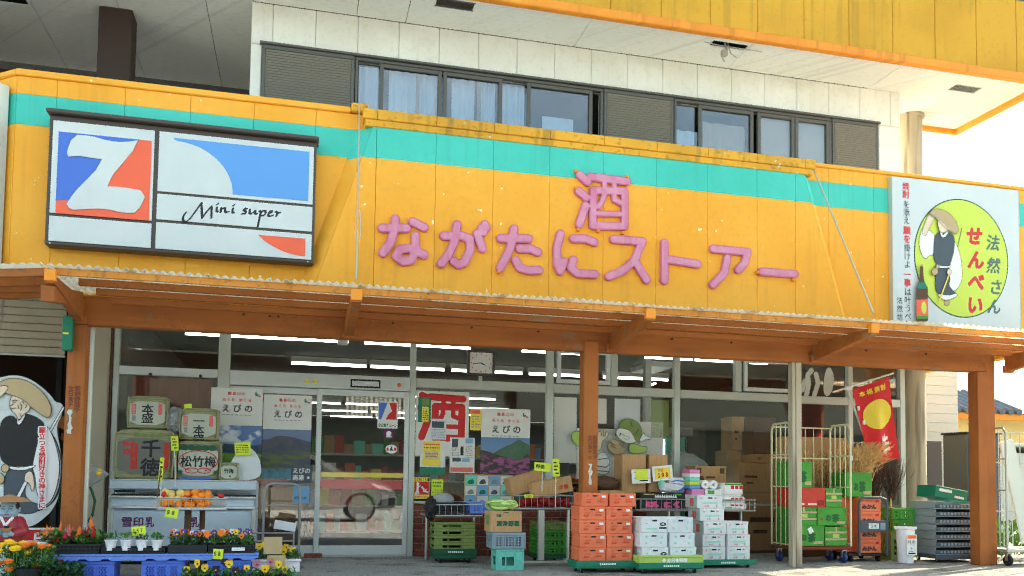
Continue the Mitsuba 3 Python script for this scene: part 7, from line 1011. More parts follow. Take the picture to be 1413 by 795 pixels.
pr_o = [(unary_union([wd('日', .18, .86, .16, sx=.55), wd('みか', .16, .42, .20, sx=.5, bold=.03), wd('みかん', .60, .46, .17, sx=.5, bold=.03), R4(.2, .42, .50, .54), R4(.62, .85, .52, .56)]), 'm_orangeink'), (affinity.rotate(R4(.76, .92, .64, .82), 6), 'm_white')]
rowsn = ('top', 'second', 'third', 'fourth', 'bottom')
for r in range(5):
    z0 = 0.121+0.1365*(4-r); dx_ = 0.022 if r == 0 else rng.uniform(-0.006, 0.006)
    for c in range(2):
        x0 = 2.772+0.287*c+dx_+(0.011*c if r == 0 else 0); carton('orange_carton', x0, x0+0.277, -2.10-0.003*r, -1.83, z0, z0+0.135, 'm_orangebox', f'orange mandarin carton, {rowsn[r]} {("left", "right")[c]} of the ten on the green dolly', 'carton', 'orange cartons stacked on the dolly', prints=pr_o)
def dolly(x0, x1, y0, y1, z0, z1, label, mat='m_green', txt=True, n=4):
    t = thing('dolly', label, 'dolly'); part(t, 'deck', bx(x0, x1, y0, y1, z0+0.045, z1, 0.008), mat); part(t, 'lip', [bx(x0-0.004, x1+0.004, y0-0.008, y0-0.0005, z1-0.05, z1+0.008, 0.003)], mat)
    if txt: part(t, 'lettering', sheet(unary_union([R4((x0+x1)/2-0.09+0.022*i, (x0+x1)/2-0.075+0.022*i, z1-0.034, z1-0.016) for i in range(8)]), y0-0.0082, 0.0006), 'm_white')
    for xx in (x0+0.07, x1-0.07):
        for yy in (y0+0.06, y1-0.06):
            k = part(t, 'caster', [bx(xx-0.014, xx+0.014, yy-0.016, yy+0.016, z0+0.03, z0+0.0445, 0.002)], 'm_steel'); part(k, 'wheel', rod((xx-0.011, yy, z0+0.026), (xx+0.011, yy, z0+0.026), 0.0255, 14), 'm_rubber'); part(k, 'hub', rod((xx-0.0125, yy, z0+0.026), (xx+0.0125, yy, z0+0.026), 0.011, 10), 'm_steel')
    return t
dolly(2.735, 3.39, -2.14, -1.826, 0.001, 0.118, 'green dolly under the orange cartons')
dolly(3.345, 4.04, -2.27, -1.90, 0.001, 0.105, 'green dolly in front carrying the lime tray and plain white cartons'); dolly(4.245, 4.905, -1.79, -1.42, 0.001, 0.086, 'green dolly under the tall stack of white cartons')
t = thing('lime_tray', 'yellow green plastic tray with pale lettering on the front dolly', 'tray'); a, b = 3.345, 4.04
part(t, 'floor', bx(a+0.01, b-0.01, -2.25, -1.92, 0.107, 0.117), 'm_limecrate'); part(t, 'side', [bx(a, b, -2.27, -2.255, 0.107, 0.182, 0.003)], 'm_limecrate'); part(t, 'side', [bx(a, b, -1.915, -1.90, 0.107, 0.182, 0.003)], 'm_limecrate'); part(t, 'side', [bx(a, a+0.015, -2.254, -1.916, 0.107, 0.182, 0.003)], 'm_limecrate'); part(t, 'side', [bx(b-0.015, b, -2.254, -1.916, 0.107, 0.182, 0.003)], 'm_limecrate'); part(t, 'rim', [bx(a-0.008, b+0.008, -2.282, -2.2715, 0.166, 0.188, 0.002)], 'm_limecrate'); part(t, 'lettering', sheet(unary_union([Point(3.61, 0.135).buffer(0.02), wd('全日食野菜', 3.64, 0.158, 0.045, bold=.04)]), -2.2705, 0.001), 'm_white')
pw = {0: [(unary_union([affinity.scale(Point(x, z).buffer(1, quad_segs=3), .045, .08) for x, z in ((.22, .3), (.24, .72), (.76, .3), (.8, .68))]), 'm_printgreen')], 1: [(unary_union([Point(.82, .55).buffer(.12), R4(.68, .96, .25, .36)]), 'm_ink'), (Point(.82, .54).buffer(.06), 'm_white'), (unary_union([R4(.2, .62, .22, .30)]), 'm_printgreen'), (Point(.2, .6).buffer(.03), 'm_printred')]}
for i, (x0, x1, z0, z1, k_) in enumerate(((3.377, 3.663, 0.411, 0.566, 1), (3.668, 3.942, 0.409, 0.566, 0), (3.368, 3.662, 0.264, 0.410, 0), (3.690, 3.965, 0.262, 0.408, 0), (3.393, 3.677, 0.119, 0.2635, 1), (3.700, 3.985, 0.119, 0.2615, 0))):
    carton('white_carton', x0, x1, -2.235+0.003*i, -1.95, z0, z1, 'm_boxwhite', f'white carton in the lime tray, {("top", "middle", "bottom")[i//2]} {("left", "right")[i % 2]} of six', 'carton', 'white cartons in the lime tray', prints=pw[k_])
pv = [(unary_union([R4(.2, .8, .34, .44), R4(.3, .86, .46, .50)]), 'm_printgreen'), (unary_union([wd('小林', .28, .28, .20, sx=.45), wd('菜', .72, .28, .2, sx=.45), Point(.72, .78).buffer(.05), Point(.16, .72).buffer(.04)]), 'm_printred')]
for i, (x0, x1, z0, z1, lb_) in enumerate(((4.221, 4.52, 0.645, 0.787, 'topmost'), (4.255, 4.542, 0.507, 0.644, 'second from the top'), (4.300, 4.570, 0.363, 0.506, 'third row left'), (4.576, 4.835, 0.363, 0.503, 'third row right'), (4.292, 4.558, 0.228, 0.362, 'fourth row left'), (4.592, 4.862, 0.228, 0.362, 'fourth row right'), (4.296, 4.567, 0.088, 0.227, 'bottom left'), (4.592, 4.865, 0.088, 0.227, 'bottom right'))):
    c_ = carton('printed_carton', x0, x1, -1.76+0.004*i, -1.46, z0, z1, 'm_boxwhite', f'white carton with red and green print, {lb_} of the tall stack', 'carton', 'printed white cartons in the tall stack', prints=pv)
    for y0_, y1_, m_ in ((-1.74, -1.68, 'm_printgreen'), (-1.67, -1.58, 'm_printred')): part(c_, 'side_print', bx(x0-0.0028, x0-0.0022, y0_+0.004*i, y1_+0.004*i, z0+0.02, z1-0.035, 0), m_ if i in (0, 1, 2, 3) else 'm_boxwhite')
# vegetable carton tower
crate('turquoise_crate', 2.005, 2.285, -1.76, -1.50, 0.002, 0.218, 'm_tealcrate', 'open pale turquoise crate frame on the ground under the grey crate', dots=False, cols=1, rows=1, wall=0.014); crate('grey_crate', 1.955, 2.295, -1.78, -1.48, 0.222, 0.385, 'm_greycrate', 'grey plastic crate with square holes under the vegetable carton', dots=False, cols=8, rows=4)
c_ = carton('vegetable_carton', 1.93, 2.262, -1.77, -1.49, 0.388, 0.60, 'm_card', 'brown vegetable carton with dark green lettering holding a cabbage', hole=False, prints=[(unary_union([wd('小林', .18, .88, .16, sx=.5, bold=.03), wd('清浄野菜', .20, .55, .27, sx=.62, gap=1.1, bold=.04), R4(.42, .58, .92, .96)]), 'm_dkgreen')]); part(c_, 'side_print', bx(1.9272, 1.9278, -1.72, -1.56, 0.46, 0.56, 0), 'm_olivecrate')
t = thing('cabbage', 'pale green chinese cabbage lying on the vegetable carton', 'cabbage')
def leafy(at, L, Rr, seed, mats):
    r = np.random.default_rng(seed)
    for k_ in range(7):
        m = ball((0, 0, 0), 1, 3, (L*(1-0.06*k_), Rr*(1-0.04*k_), Rr*(1-0.04*k_))); v = np.array(m.vertices); ang = np.arctan2(v[:, 2], v[:, 1]); v *= (1+0.05*np.sin(ang*6+k_)+0.03*np.sin(v[:, 0]*60+ang*3))[:, None]; keep = np.cos(ang-k_*0.9) > -0.1; m.vertices = v+np.array([0.01*k_, 0, 0]); m.update_faces(keep[m.faces].all(1)); m.apply_translation(at); part(t, 'leaf', m, mats[k_ % len(mats)], True)
leafy((2.03, -1.66, 0.66), 0.13, 0.062, 1, ['m_cabbage', 'm_cabbage', 'm_cabbage2']); leafy((2.14, -1.62, 0.665), 0.10, 0.058, 2, ['m_cabbage2', 'm_cabbage'])
# green crate trolley in front of the brick base
dolly(1.50, 1.965, -0.95, -0.55, 0.001, 0.15, 'dark green dolly under the olive crates by the brick base', 'm_dkgreen')
for i in range(4): crate('olive_crate', 1.50, 1.94, -0.93, -0.57, 0.152+0.075*i, 0.224+0.075*i, 'm_olivecrate', f'shallow olive crate in the stack by the brick base, {("bottom", "second", "third", "top")[i]}', 'crate', 'olive crates by the brick base', cols=1, rows=1, dots=False)
# display tables: chrome rails
def railtable(x0, x1, y0, y1, z0, z1, label, nleg=2, goods=None):
    t = thing('display_rack', label, 'display rack')
    for z in (z0, z1): part(t, 'rail', tube([(x0, y0, z), (x1, y0, z), (x1, y1, z), (x0, y1, z)], 0.008, 6, True), 'm_steel')
    part(t, 'shelf', bx(x0+0.01, x1-0.01, y0+0.01, y1-0.01, z0-0.012, z0-0.002, 0.002), 'm_galv')
    for x in np.linspace(x0+0.04, x1-0.04, nleg): part(t, 'upright', rod((x, (y0+y1)/2, 0.02), (x, (y0+y1)/2, z0-0.012), 0.018, 10), 'm_steel')
    part(t, 'wire', [rod((x, y0, z0), (x, y0, z1), 0.003, 5) for x in np.linspace(x0, x1, int((x1-x0)/0.06))], 'm_steel', kind='stuff'); return t
t = railtable(2.29, 3.02, -1.30, -0.85, 0.615, 0.755, 'chrome rail table with sloping cartons left of the middle post', 2); part(t, 'bright_post', bx(2.57, 2.635, -1.32, -1.27, 0.06, 0.60, 0.004), 'm_alu'); part(t, 'foot_bar', [bx(2.28, 3.0, -1.36, -1.31, 0.03, 0.055, 0.004), bx(2.30, 2.34, -1.55, -0.9, 0.03, 0.05, 0.004), bx(2.94, 2.98, -1.55, -0.9, 0.03, 0.05, 0.004)], 'm_alu')
t = thing('onion_heap', 'dark red vegetables lying in the chrome rail table', 'vegetables'); part(t, 'vegetable', [ball((rng.uniform(2.38, 2.96), rng.uniform(-1.26, -0.95), 0.65+rng.uniform(0, 0.06)), 0.032, 1, (1.2, 1, 0.9)) for _ in range(60)], 'm_darkred', kind='stuff')
c1 = bx(2.28, 2.66, -1.05, -0.80, 0.0, 0.20, 0.004); c1 = rot(c1, -16, (0, 1, 0)); c1.apply_translation((0.03, 0, 0.79)); one('open_carton', c1, 'm_card', 'plain brown carton lying tilted at the back of the rail table', 'carton')
c2 = bx(2.50, 2.96, -1.22, -1.06, 0.0, 0.17, 0.004); c2 = rot(c2, -11, (0, 1, 0)); c2.apply_translation((0.02, 0, 0.765)); k = thing('open_carton', 'brown carton with a small red print lying tilted in front on the rail table', 'carton'); part(k, 'box', c2, 'm_card'); pg = rot(sheet(unary_union([wd('か', 2.80, 0.09, 0.05, bold=.05), wd('番', 2.86, 0.09, 0.05, bold=.05)]), -1.2215, 0.001), -11, (0, 1, 0), c2.bounds.mean(0)-np.array([0.02, 0, 0.765])); pg.apply_translation((0.02, 0, 0.765)); part(k, 'print', pg, 'm_boxred')
tag(2.52, 2.71, 1.02, 1.115, -1.28, 'yellow green tag above the tilted cartons, the wider of two', 4, txt='大特' if 0 else '特価', stick=(0.0, 0.80)); tag(2.72, 2.80, 0.965, 1.16, -1.31, 'tall yellow green tag on a white stick before the tilted cartons', -3, stick=(0.0, 0.60)); tag(2.40, 2.50, 0.735, 0.77, -1.33, 'small yellow green card on the rail of the carton table', 0)
for i in range(4): crate('green_crate', 2.66, 3.0, -1.0, -0.62, 0.10+0.09*i, 0.185+0.09*i, 'm_boxgreen' if i < 3 else 'm_olivecrate', f'green crate under the rail table, {("bottom", "second", "third", "top")[i]} of four', 'crate', 'green crates under the rail table', cols=5, rows=2, dots=False)
dolly(2.64, 3.02, -1.02, -0.60, 0.001, 0.098, 'dolly under the green crates behind the chrome rail table', 'm_dkgreen', False)
# left rack before the red poster: produce boxes
t = railtable(1.40, 2.02, -0.95, -0.45, 0.52, 0.64, 'dark rack of produce below the red poster', 2); crate('blue_produce_crate', 1.90, 2.25, -0.86, -0.50, 0.545, 0.66, 'm_tableblue', 'blue produce crate below the board of photographs', cols=3, rows=1, dots=False); crate('black_produce_crate', 1.46, 1.84, -0.90, -0.48, 0.545, 0.665, 'm_tray', 'dark produce crate below the yellow notices', cols=4, rows=2, dots=False)
one('bag_of_greens', ball((1.62, -0.70, 0.69), 0.10, 2, (1.3, 0.9, 0.8)), 'm_bag', 'clear bag of greens in the dark produce crate', 'bag', smooth=True); m = ball((1.44, -0.98, 0.60), 0.09, 2, (0.7, 0.6, 1.5)); m.vertices += (np.random.default_rng(4).random(m.vertices.shape)-0.5)*0.02; one('black_cloth', m, 'm_black', 'black bag hanging from the left end of the produce rack', 'bag')
# middle table with garlic box, tissue and paper rolls
t = railtable(3.78, 5.28, -1.10, -0.62, 0.60, 0.725, 'long chrome rail table loaded with household goods', 4)
part(t, 'end_knob', [ball((5.285, -1.10, z), 0.014, 1) for z in (0.60, 0.64, 0.68, 0.725)], 'm_steel')
c_ = carton('garlic_carton', 3.83, 4.46, -1.085, -0.80, 0.605, 0.728, 'm_black', 'black carton with pink lettering lying in the long rail table', hole=False, seam=False, prints=[(unary_union([wd('にん', .14, .80, .62, sx=.17, bold=.06), wd('に', .50, .78, .6, sx=.17, bold=.06), wd('く', .68, .80, .62, sx=.17, bold=.06)]), 'm_pinkink'), (R4(.05, .95, .06, .12), 'm_grey')])
c_ = carton('black_package', 3.86, 4.41, -1.06, -0.82, 0.73, 0.80, 'm_black', 'flat black package with a grass print on top of the garlic carton', hole=False, seam=False, prints=[(unary_union([P([(.3+.05*i, .2), (.33+.05*i, .7+.1*(i % 2)), (.36+.05*i, .2)]) for i in range(10)]), 'm_white'), (R4(.72, .92, .6, .85), 'm_boxgreen'), (R4(.06, .3, .6, .8), 'm_tan')])
cols5 = ('m_blue2', 'm_lime', 'm_mint', 'm_white', 'm_pink')
for i in range(5): carton('tissue_box', 4.458, 4.588, -1.08, -0.86, 0.85+0.0455*i, 0.894+0.0455*i, cols5[i], f'{("blue", "lime", "mint", "white", "pink")[i]} tissue box in the coloured stack', 'tissue box', 'coloured tissue boxes', hole=False, seam=False)
carton('tissue_box', 4.478, 4.630, -1.10, -0.88, 0.78, 0.848, 'm_pink', 'single pink tissue box under the coloured stack', 'tissue box', None, hole=False, seam=False); carton('paper_pack', 4.645, 4.856, -1.10, -0.85, 0.78, 0.848, 'm_white', 'white paper pack with a green stripe under the paper rolls', 'pack', hole=False, seam=False, prints=[(R4(.15, .55, .2, .8), 'm_boxgreen')])
carton('shelf_carton', 4.46, 4.86, -1.07, -0.70, 0.605, 0.778, 'm_card', 'brown carton in the long rail table hidden behind the top white carton')
for i, x in enumerate((4.672, 4.775)):
    t = thing('paper_roll', f'white toilet paper roll lying on the paper pack, {("left", "right")[i]} of two', 'paper roll', 'toilet paper rolls'); part(t, 'roll', rot(lathe([(0.017, -0.055), (0.052, -0.055), (0.052, 0.055), (0.017, 0.055), (0.017, -0.055)], 24, (0, 0, 0)), 90, (1, 0, 0), (0, 0, 0)), 'm_white', 40)
    for k_ in [k_ for k_ in list(scene) if k_.startswith(t+'__')]: scene[k_]['to_world'] = T4().translate([x, -1.0, 0.902])
for i, (z0, z1) in enumerate(((0.608, 0.69), (0.692, 0.765), (0.767, 0.925))):
    t = thing('paper_pack', f'film wrapped white paper pack with red print, {("bottom", "middle", "top")[i]} of the pile', 'pack', 'film wrapped paper packs'); m = bx(4.872, 5.19-0.02*i, -1.09, -0.80, z0, z1, 0.03); part(t, 'pack', m, 'm_white'); part(t, 'print', sheet(unary_union([R4(4.98+0.055*q_, 5.02+0.055*q_, z0+0.55*(z1-z0), z0+0.80*(z1-z0)) for q_ in range(3)]), -1.0905, 0.001), 'm_red'); part(t, 'stripe', sheet(R4(4.90, 5.12, z1-0.026, z1-0.008) if i == 2 else R4(4.92, 5.0, z0+0.02, z0+0.03), -1.0905, 0.001), 'm_boxgreen')
t = thing('blue_white_pack', 'upright white pack with blue waves behind the tissue stack', 'pack'); m = bx(4.255, 4.455, -0.98, -0.84, 0.803, 0.98, 0.03); part(t, 'pack', m, 'm_white'); part(t, 'print', sheet(unary_union([strokes([[(4.28, 0.93), (4.34, 0.945), (4.42, 0.935)]], 0.008), strokes([[(4.29, 0.91), (4.40, 0.90)]], 0.005), smoothpoly([(4.34, 0.82), (4.44, 0.82), (4.44, 0.88), (4.40, 0.85)], 2)]), -0.9805, 0.001), 'm_blue')
t = thing('wrapped_bundle', 'crumpled white and turquoise wrapped bundle left of the blue and white pack', 'bundle'); m = ball((4.20, -1.0, 0.86), 0.06, 3, (1.5, 1, 0.9)); m.vertices += (np.random.default_rng(6).random(m.vertices.shape)-0.5)*0.012; part(t, 'bundle', m, 'm_film'); m = ball((4.15, -0.98, 0.90), 0.04, 2, (1.1, 1, 1.1)); m.vertices += (np.random.default_rng(7).random(m.vertices.shape)-0.5)*0.012; part(t, 'bundle', m, 'm_mint')
carton('shelf_carton', 4.75, 5.165, -0.62, -0.35, 0.90, 1.13, 'm_card', 'brown carton with dark print behind the film wrapped packs', hole=False, prints=[(unary_union([R4(.05, .2, .6, .9), R4(.35, .65, .35, .45), R4(.8, .95, .6, .9), smoothpoly([(.1, .1), (.3, .1), (.28, .4), (.2, .5), (.12, .4)], 2)]), 'm_brown')])
carton('tall_carton', 3.70, 3.995, -0.88, -0.60, 0.735, 1.245, 'm_card', 'tall brown carton standing on the long rail table, left of two', hole=False, seam=False); carton('tall_carton', 4.03, 4.26, -0.90, -0.60, 0.805, 1.25, 'm_card', 'narrower tall brown carton right of the other on the rail table', hole=False, seam=False); carton('low_carton', 3.40, 3.72, -0.95, -0.6, 0.62, 0.82, 'm_card', 'low brown carton between the orange cartons and the rail table', hole=False); one('carton_stand', bx(3.40, 3.74, -0.95, -0.58, 0.002, 0.618), 'm_dark', 'dark plinth under the low brown carton', 'plinth')
m = ball((0, 0, 0), 0.2, 3, (0.95, 0.7, 0.42)); m.apply_translation((3.50, -0.78, 0.90)); m.vertices += (np.random.default_rng(9).random(m.vertices.shape)-0.5)*0.02; one('sack', m, 'm_brown', 'brown crumpled sack on the low carton behind the middle post', 'sack', smooth=True)
t = tag(3.785, 4.02, 0.905, 1.07, -0.955, 'white card with a lime slip on the left tall carton', -3, 'm_white'); part(t, 'slip', rot(bx(3.83, 3.985, -0.9595, -0.9585, 0.95, 1.065, 0), -3, (0, 1, 0)), 'm_limetag')
t = tag(4.035, 4.29, 0.94, 1.115, -0.975, 'white card with a yellow panel and red figures on the right tall carton', -6, 'm_white'); part(t, 'slip', rot(bx(4.065, 4.26, -0.9795, -0.9785, 0.965, 1.09, 0), -6, (0, 1, 0)), 'm_yelpaper'); part(t, 'lettering', rot(sheet(unary_union([wd('特価', 4.10, 1.085, 0.04, sx=.9), wd('198', 4.10, 1.04, 0.065, sx=.75, bold=.05)]), -0.9798, 0.0006), -6, (0, 1, 0)), 'm_red')
m = ball((5.05, 0.45, 1.12), 0.36, 3, (1.05, 0.7, 0.62)); v = np.array(m.vertices); import meshkit; m.vertices = v+0.10*(meshkit.fbm(v*7, 3)[:, None]-0.5)*(v-v.mean(0))/0.3; one('plastic_sack', m, 'm_bag', 'big translucent grey plastic sack inside the window behind the household goods', 'sack', smooth=False)
# ------------------------------------------------------------------ roll cage with green tea cartons
def cage(name, x0, x1, y0, y1, z0, z1, label, bars=4, caster='m_caster', mt='m_cage'):
    t = thing(name, label, 'roll cage'); r = 0.013
    for x in (x0, x1):
        part(t, 'side_frame', tube([(x, y0, z0), (x, y0, z1-0.06), (x, y0+0.05, z1), (x, y1-0.05, z1), (x, y1, z1-0.06), (x, y1, z0)], r, 8), mt, True)
        for yb in np.linspace(y0, y1, bars+2)[1:-1]: part(t, 'bar', rod((x, yb, z0), (x, yb, z1-0.01), 0.006, 6), mt)
        for z in (z0+0.02, z0+0.48*(z1-z0), z0+0.74*(z1-z0)): part(t, 'cross_rail', rod((x, y0, z), (x, y1, z), 0.009, 6), mt)
    for z in (z0+0.30*(z1-z0), z0+0.72*(z1-z0), z1-0.03): part(t, 'back_rail', rod((x0, y1, z), (x1, y1, z), 0.009, 6), mt)
    for xb in np.linspace(x0, x1, 8)[1:-1]: part(t, 'bar', rod((xb, y1, z0), (xb, y1, z1-0.03), 0.005, 6), mt)
    part(t, 'deck', bx(x0, x1, y0, y1, z0-0.04, z0-0.004, 0.006), 'm_rust' if caster == 'm_caster' else mt)
    for x in (x0, x1): part(t, 'latch', bx(x-0.02, x+0.02, y0-0.022, y0-0.012, z0+0.70*(z1-z0), z0+0.74*(z1-z0), 0.002), 'm_alu')
    for x in (x0+0.06, x1-0.06):
        for y in (y0+0.06, y1-0.06): k = part(t, 'caster', [bx(x-0.03, x+0.03, y-0.03, y+0.03, z0-0.055, z0-0.042, 0.002), bx(x-0.025, x-0.02, y-0.02, y+0.02, 0.06, z0-0.055, 0), bx(x+0.02, x+0.025, y-0.02, y+0.02, 0.06, z0-0.055, 0)], 'm_steel'); part(k, 'wheel', rod((x-0.016, y, 0.062), (x+0.016, y, 0.062), 0.06, 18), caster)
    return t
cage('roll_cage', 5.57, 6.37, -1.40, -1.0, 0.20, 1.64, 'beige steel roll cage filled with green tea cartons behind the slim post', 3)
pg_ = [(unary_union([wd('茶', .5, .62, .42, sx=.55, bold=.05), wd('お', .28, .6, .36, sx=.5, bold=.04)]), 'm_greenink'), (Point(.14, .34).buffer(.05), 'm_boxred'), (R4(.66, .94, .10, .24), 'm_tan')]
pgt = [(unary_union([R4(0, 1, .30, .40), R4(0, 1, .66, .76), R4(.46, .54, .76, 1)]), 'm_tan'), (R4(.34, .64, .42, .62), 'm_limecrate')]
for i, (x0, x1, z0, z1, m_, p_, lb_) in enumerate(((5.60, 6.035, 0.202, 0.440, 'm_boxgreen', pg_, 'green tea carton with a torn white slip, bottom left in the roll cage'), (6.05, 6.34, 0.202, 0.425, 'm_boxgreen', pgt, 'taped green carton, bottom right in the roll cage'), (5.60, 5.94, 0.441, 0.655, 'm_boxgreen', pgt, 'taped green carton, second row left in the roll cage'), (5.955, 6.345, 0.441, 0.655, 'm_boxgreen', pg_, 'green tea carton, second row right in the roll cage'), (5.60, 6.06, 0.656, 0.88, 'm_boxred', [(unary_union([R4(.08, .4, .1, .2), R4(.5, .75, .1, .2)]), 'm_skin'), (R4(.78, .97, .08, .36), 'm_darkred')], 'red carton in the middle of the roll cage'), (6.07, 6.29, 0.656, 0.878, 'm_boxgreen', pgt, 'small taped green carton right of the red carton'), (5.60, 5.895, 0.881, 1.19, 'm_boxgreen', pg_, 'upright green carton on top of the red carton'))):
    c_ = carton('tea_carton' if m_ == 'm_boxgreen' else 'red_carton', x0, x1, -1.37+0.004*i, -1.03, z0, z1, m_, lb_, 'carton', 'green tea cartons in the roll cage' if m_ == 'm_boxgreen' else None, hole=False, prints=p_)
    if i == 0: part(c_, 'slip', rot(bx(5.82, 5.88, -1.377, -1.375, 0.35, 0.42, 0), -30, (0, 1, 0)), 'm_white')
# mandarin cartons on a platform trolley
for r in range(4):
    for c in range(2):
        x0 = 6.47+0.30*c if 0 else 6.46+0.225*c; y0 = (-1.05 if c == 0 else -1.22)
        z0 = 0.105+0.168*r; carton('mandarin_carton', 6.45+0.0*c if c == 0 else 6.60, 6.598 if c == 0 else 6.90, -1.10 if c == 0 else -1.24, -0.85, z0, z0+0.166, 'm_orangebox', f'orange mandarin carton on the platform trolley, {("left", "right")[c]} column {("bottom", "second", "third", "top")[r]}', 'carton', 'mandarin cartons on the platform trolley', hole=False, prints=[(wd('みかん', .12, .5, .36, sx=.62, bold=.04), 'm_ink'), (Point(.82, .72).buffer(.09), 'm_red'), (unary_union([R4(.1, .6, .7, .76)]), 'm_orangeink')] if c else [])
carton('tea_carton', 6.455, 6.81, -1.20, -0.90, 0.779, 1.075, 'm_boxgreen', 'green tea carton on top of the mandarin cartons', 'carton', 'green tea cartons in the roll cage' if 0 else None, hole=False, prints=pg_)
t = thing('platform_trolley', 'platform trolley with a dark tubular handle and plate before the mandarin cartons', 'trolley'); part(t, 'deck', bx(6.43, 6.95, -1.27, -0.82, 0.07, 0.10, 0.006), 'm_dark')
part(t, 'handle', tube([(6.555, -1.30, 0.08), (6.555, -1.30, 0.70), (6.575, -1.30, 0.75), (6.62, -1.30, 0.77), (6.87, -1.30, 0.77), (6.92, -1.30, 0.75), (6.94, -1.30, 0.70), (6.94, -1.30, 0.08)], 0.016, 10), 'm_navy', True); part(t, 'plate', bx(6.572, 6.925, -1.308, -1.296, 0.36, 0.50, 0.004), 'm_navy'); part(t, 'plate_label', [bx(6.68, 6.82, -1.3102, -1.3085, 0.40, 0.465, 0)], 'm_film'); part(t, 'plate_label', [bx(6.84, 6.91, -1.3102, -1.3085, 0.39, 0.47, 0)], 'm_greycrate'); part(t, 'lettering', sheet(wd('日本', 6.70, 0.455, 0.045), -1.3108, 0.0005), 'm_navy')
for x in (6.50, 6.88):
    for y in (-1.20, -0.88): part(t, 'wheel', rod((x-0.015, y, 0.036), (x+0.015, y, 0.036), 0.034, 14), 'm_rubber')
# straw, brooms, flag, bin
def strand(r, a, b, sag, w, n=5):
    a, b = np.array(a), np.array(b); mid = [a+(b-a)*f+np.array([r.normal(0, sag), r.normal(0, sag), r.normal(0, sag)])*math.sin(f*math.pi) for f in np.linspace(0, 1, n)]; return tube(mid, w, 3)
t = thing('straw_bundle', 'bundle of dry pale straw lit by the sun above the tea cartons', 'straw bundle'); r_ = np.random.default_rng(21)
part(t, 'straw', [strand(r_, (6.55+r_.uniform(-.1, .5), -0.84+r_.uniform(-.1, .05), 1.05+r_.uniform(-.12, .1)), (6.55+r_.uniform(0.0, .75), -0.92+r_.uniform(-.12, .12), 1.36+r_.uniform(-.1, .12)), 0.03, 0.0035) for _ in range(300)], 'm_dry', kind='stuff')
part(t, 'straw', [strand(r_, (6.0+r_.uniform(-.1, .6), -0.60+r_.uniform(-.1, .1), 0.75+r_.uniform(-.1, .1)), (5.95+r_.uniform(0.0, .8), -0.65+r_.uniform(-.15, .15), 1.28+r_.uniform(-.1, .1)), 0.03, 0.003) for _ in range(260)], 'm_dry', kind='stuff')
carton('backing_carton', 6.05, 6.95, -0.52, -0.30, 1.12, 1.53, 'm_card', 'large brown carton behind the roll cage and straw', hole=False); one('carton_stand', bx(6.05, 6.95, -0.52, -0.28, 0.002, 1.118), 'm_brown', 'brown board stack under the large carton behind the straw', 'stack')
for i, (x, xt) in enumerate(((7.08, 6.98), (7.20, 7.22), (7.32, 7.45))):
    t = thing('broom', f'twig broom standing head up behind the white bin, {("left", "middle", "right")[i]} of three', 'broom', 'twig brooms'); part(t, 'handle', rod((x, -0.85, 0.01), (xt, -0.72, 0.85), 0.013, 8), 'm_bamboo'); part(t, 'twig', [strand(r_, (xt+r_.normal(0, .015), -0.72+r_.normal(0, .015), 0.72), (xt+r_.normal(0, .12), -0.70+r_.normal(0, .08), 1.18+r_.uniform(-.1, .1)), 0.012, 0.003, 4) for _ in range(110)], 'm_twig', kind='stuff'); part(t, 'binding', rod((xt-0.004, -0.724, 0.76), (xt, -0.72, 0.80), 0.03, 10), 'm_rust')
t = thing('banner', 'red banner with a yellow disc hanging from a slanted pole right of the roll cage', 'banner'); FY = -0.80
def ban(u, v):
    tl, tr, bl_, br_ = np.array([6.83, 2.13]), np.array([7.38, 2.325]), np.array([7.10, 1.19]), np.array([7.50, 1.27]); p = (tl*(1-u)+tr*u)*(1-v)+(bl_*(1-u)+br_*u)*v; return np.array([p[0], FY+0.02*math.sin(u*7+v*2)+0.03*v*math.sin(u*11), p[1]])
nu, nv = 26, 40; V = np.array([ban(i/(nu-1), j/(nv-1)) for j in range(nv) for i in range(nu)]); ii, jj = np.meshgrid(np.arange(nu-1), np.arange(nv-1)); q0 = (jj*nu+ii).ravel(); F = np.vstack([np.stack([q0, q0+nu, q0+nu+1], 1), np.stack([q0, q0+nu+1, q0+1], 1)])
part(t, 'cloth', trimesh.Trimesh(V, F, process=False), 'm_flag', True)
def onban(g, lift): 
    ms = sheet(g, 0, 0.0008); v = np.array(ms.vertices); ms.vertices = np.array([ban(a, -b)+np.array([0, -lift+c_*0.5, 0]) for a, c_, b in v]); return ms
def fine(g, s_=0.06):
    out = [g.intersection(sbox(a, b, a+s_, b+s_)) for a in np.arange(0, 1, s_) for b in np.arange(-1, 0, s_)]; return unary_union([]) if 0 else out
disc = affinity.scale(Point(0.54, -0.405).buffer(1, quad_segs=12), 0.40, 0.185)
part(t, 'disc', C([onban(q_, 0.004) for q_ in fine(disc) if not q_.is_empty and q_.area > 1e-6]), 'm_flagyellow')
part(t, 'lettering', C([onban(affinity.scale(wd(c, 0, 0, 1.0), 0.15, 0.075, origin=(0, 0)).buffer(0) if 0 else affinity.translate(affinity.scale(wd(c, 0, 1.0, 1.0, bold=.03), 0.15, 0.075, origin=(0, 0)), 0.16+0.18*i, -0.135-0.0*i), 0.006) for i, c in enumerate('本格焼酎')]), 'm_flagyellow')
br_ = strokes([[(0.62, -0.68), (0.58, -0.92)], [(0.50, -0.74), (0.74, -0.72)], [(0.48, -0.80), (0.76, -0.79)], [(0.45, -0.88), (0.78, -0.86)], [(0.52, -0.70), (0.44, -0.80)]], 0.022)
part(t, 'brush_stroke', C([onban(q_, 0.005) for q_ in fine(br_) if not q_.is_empty and q_.area > 1e-6]), 'm_white')
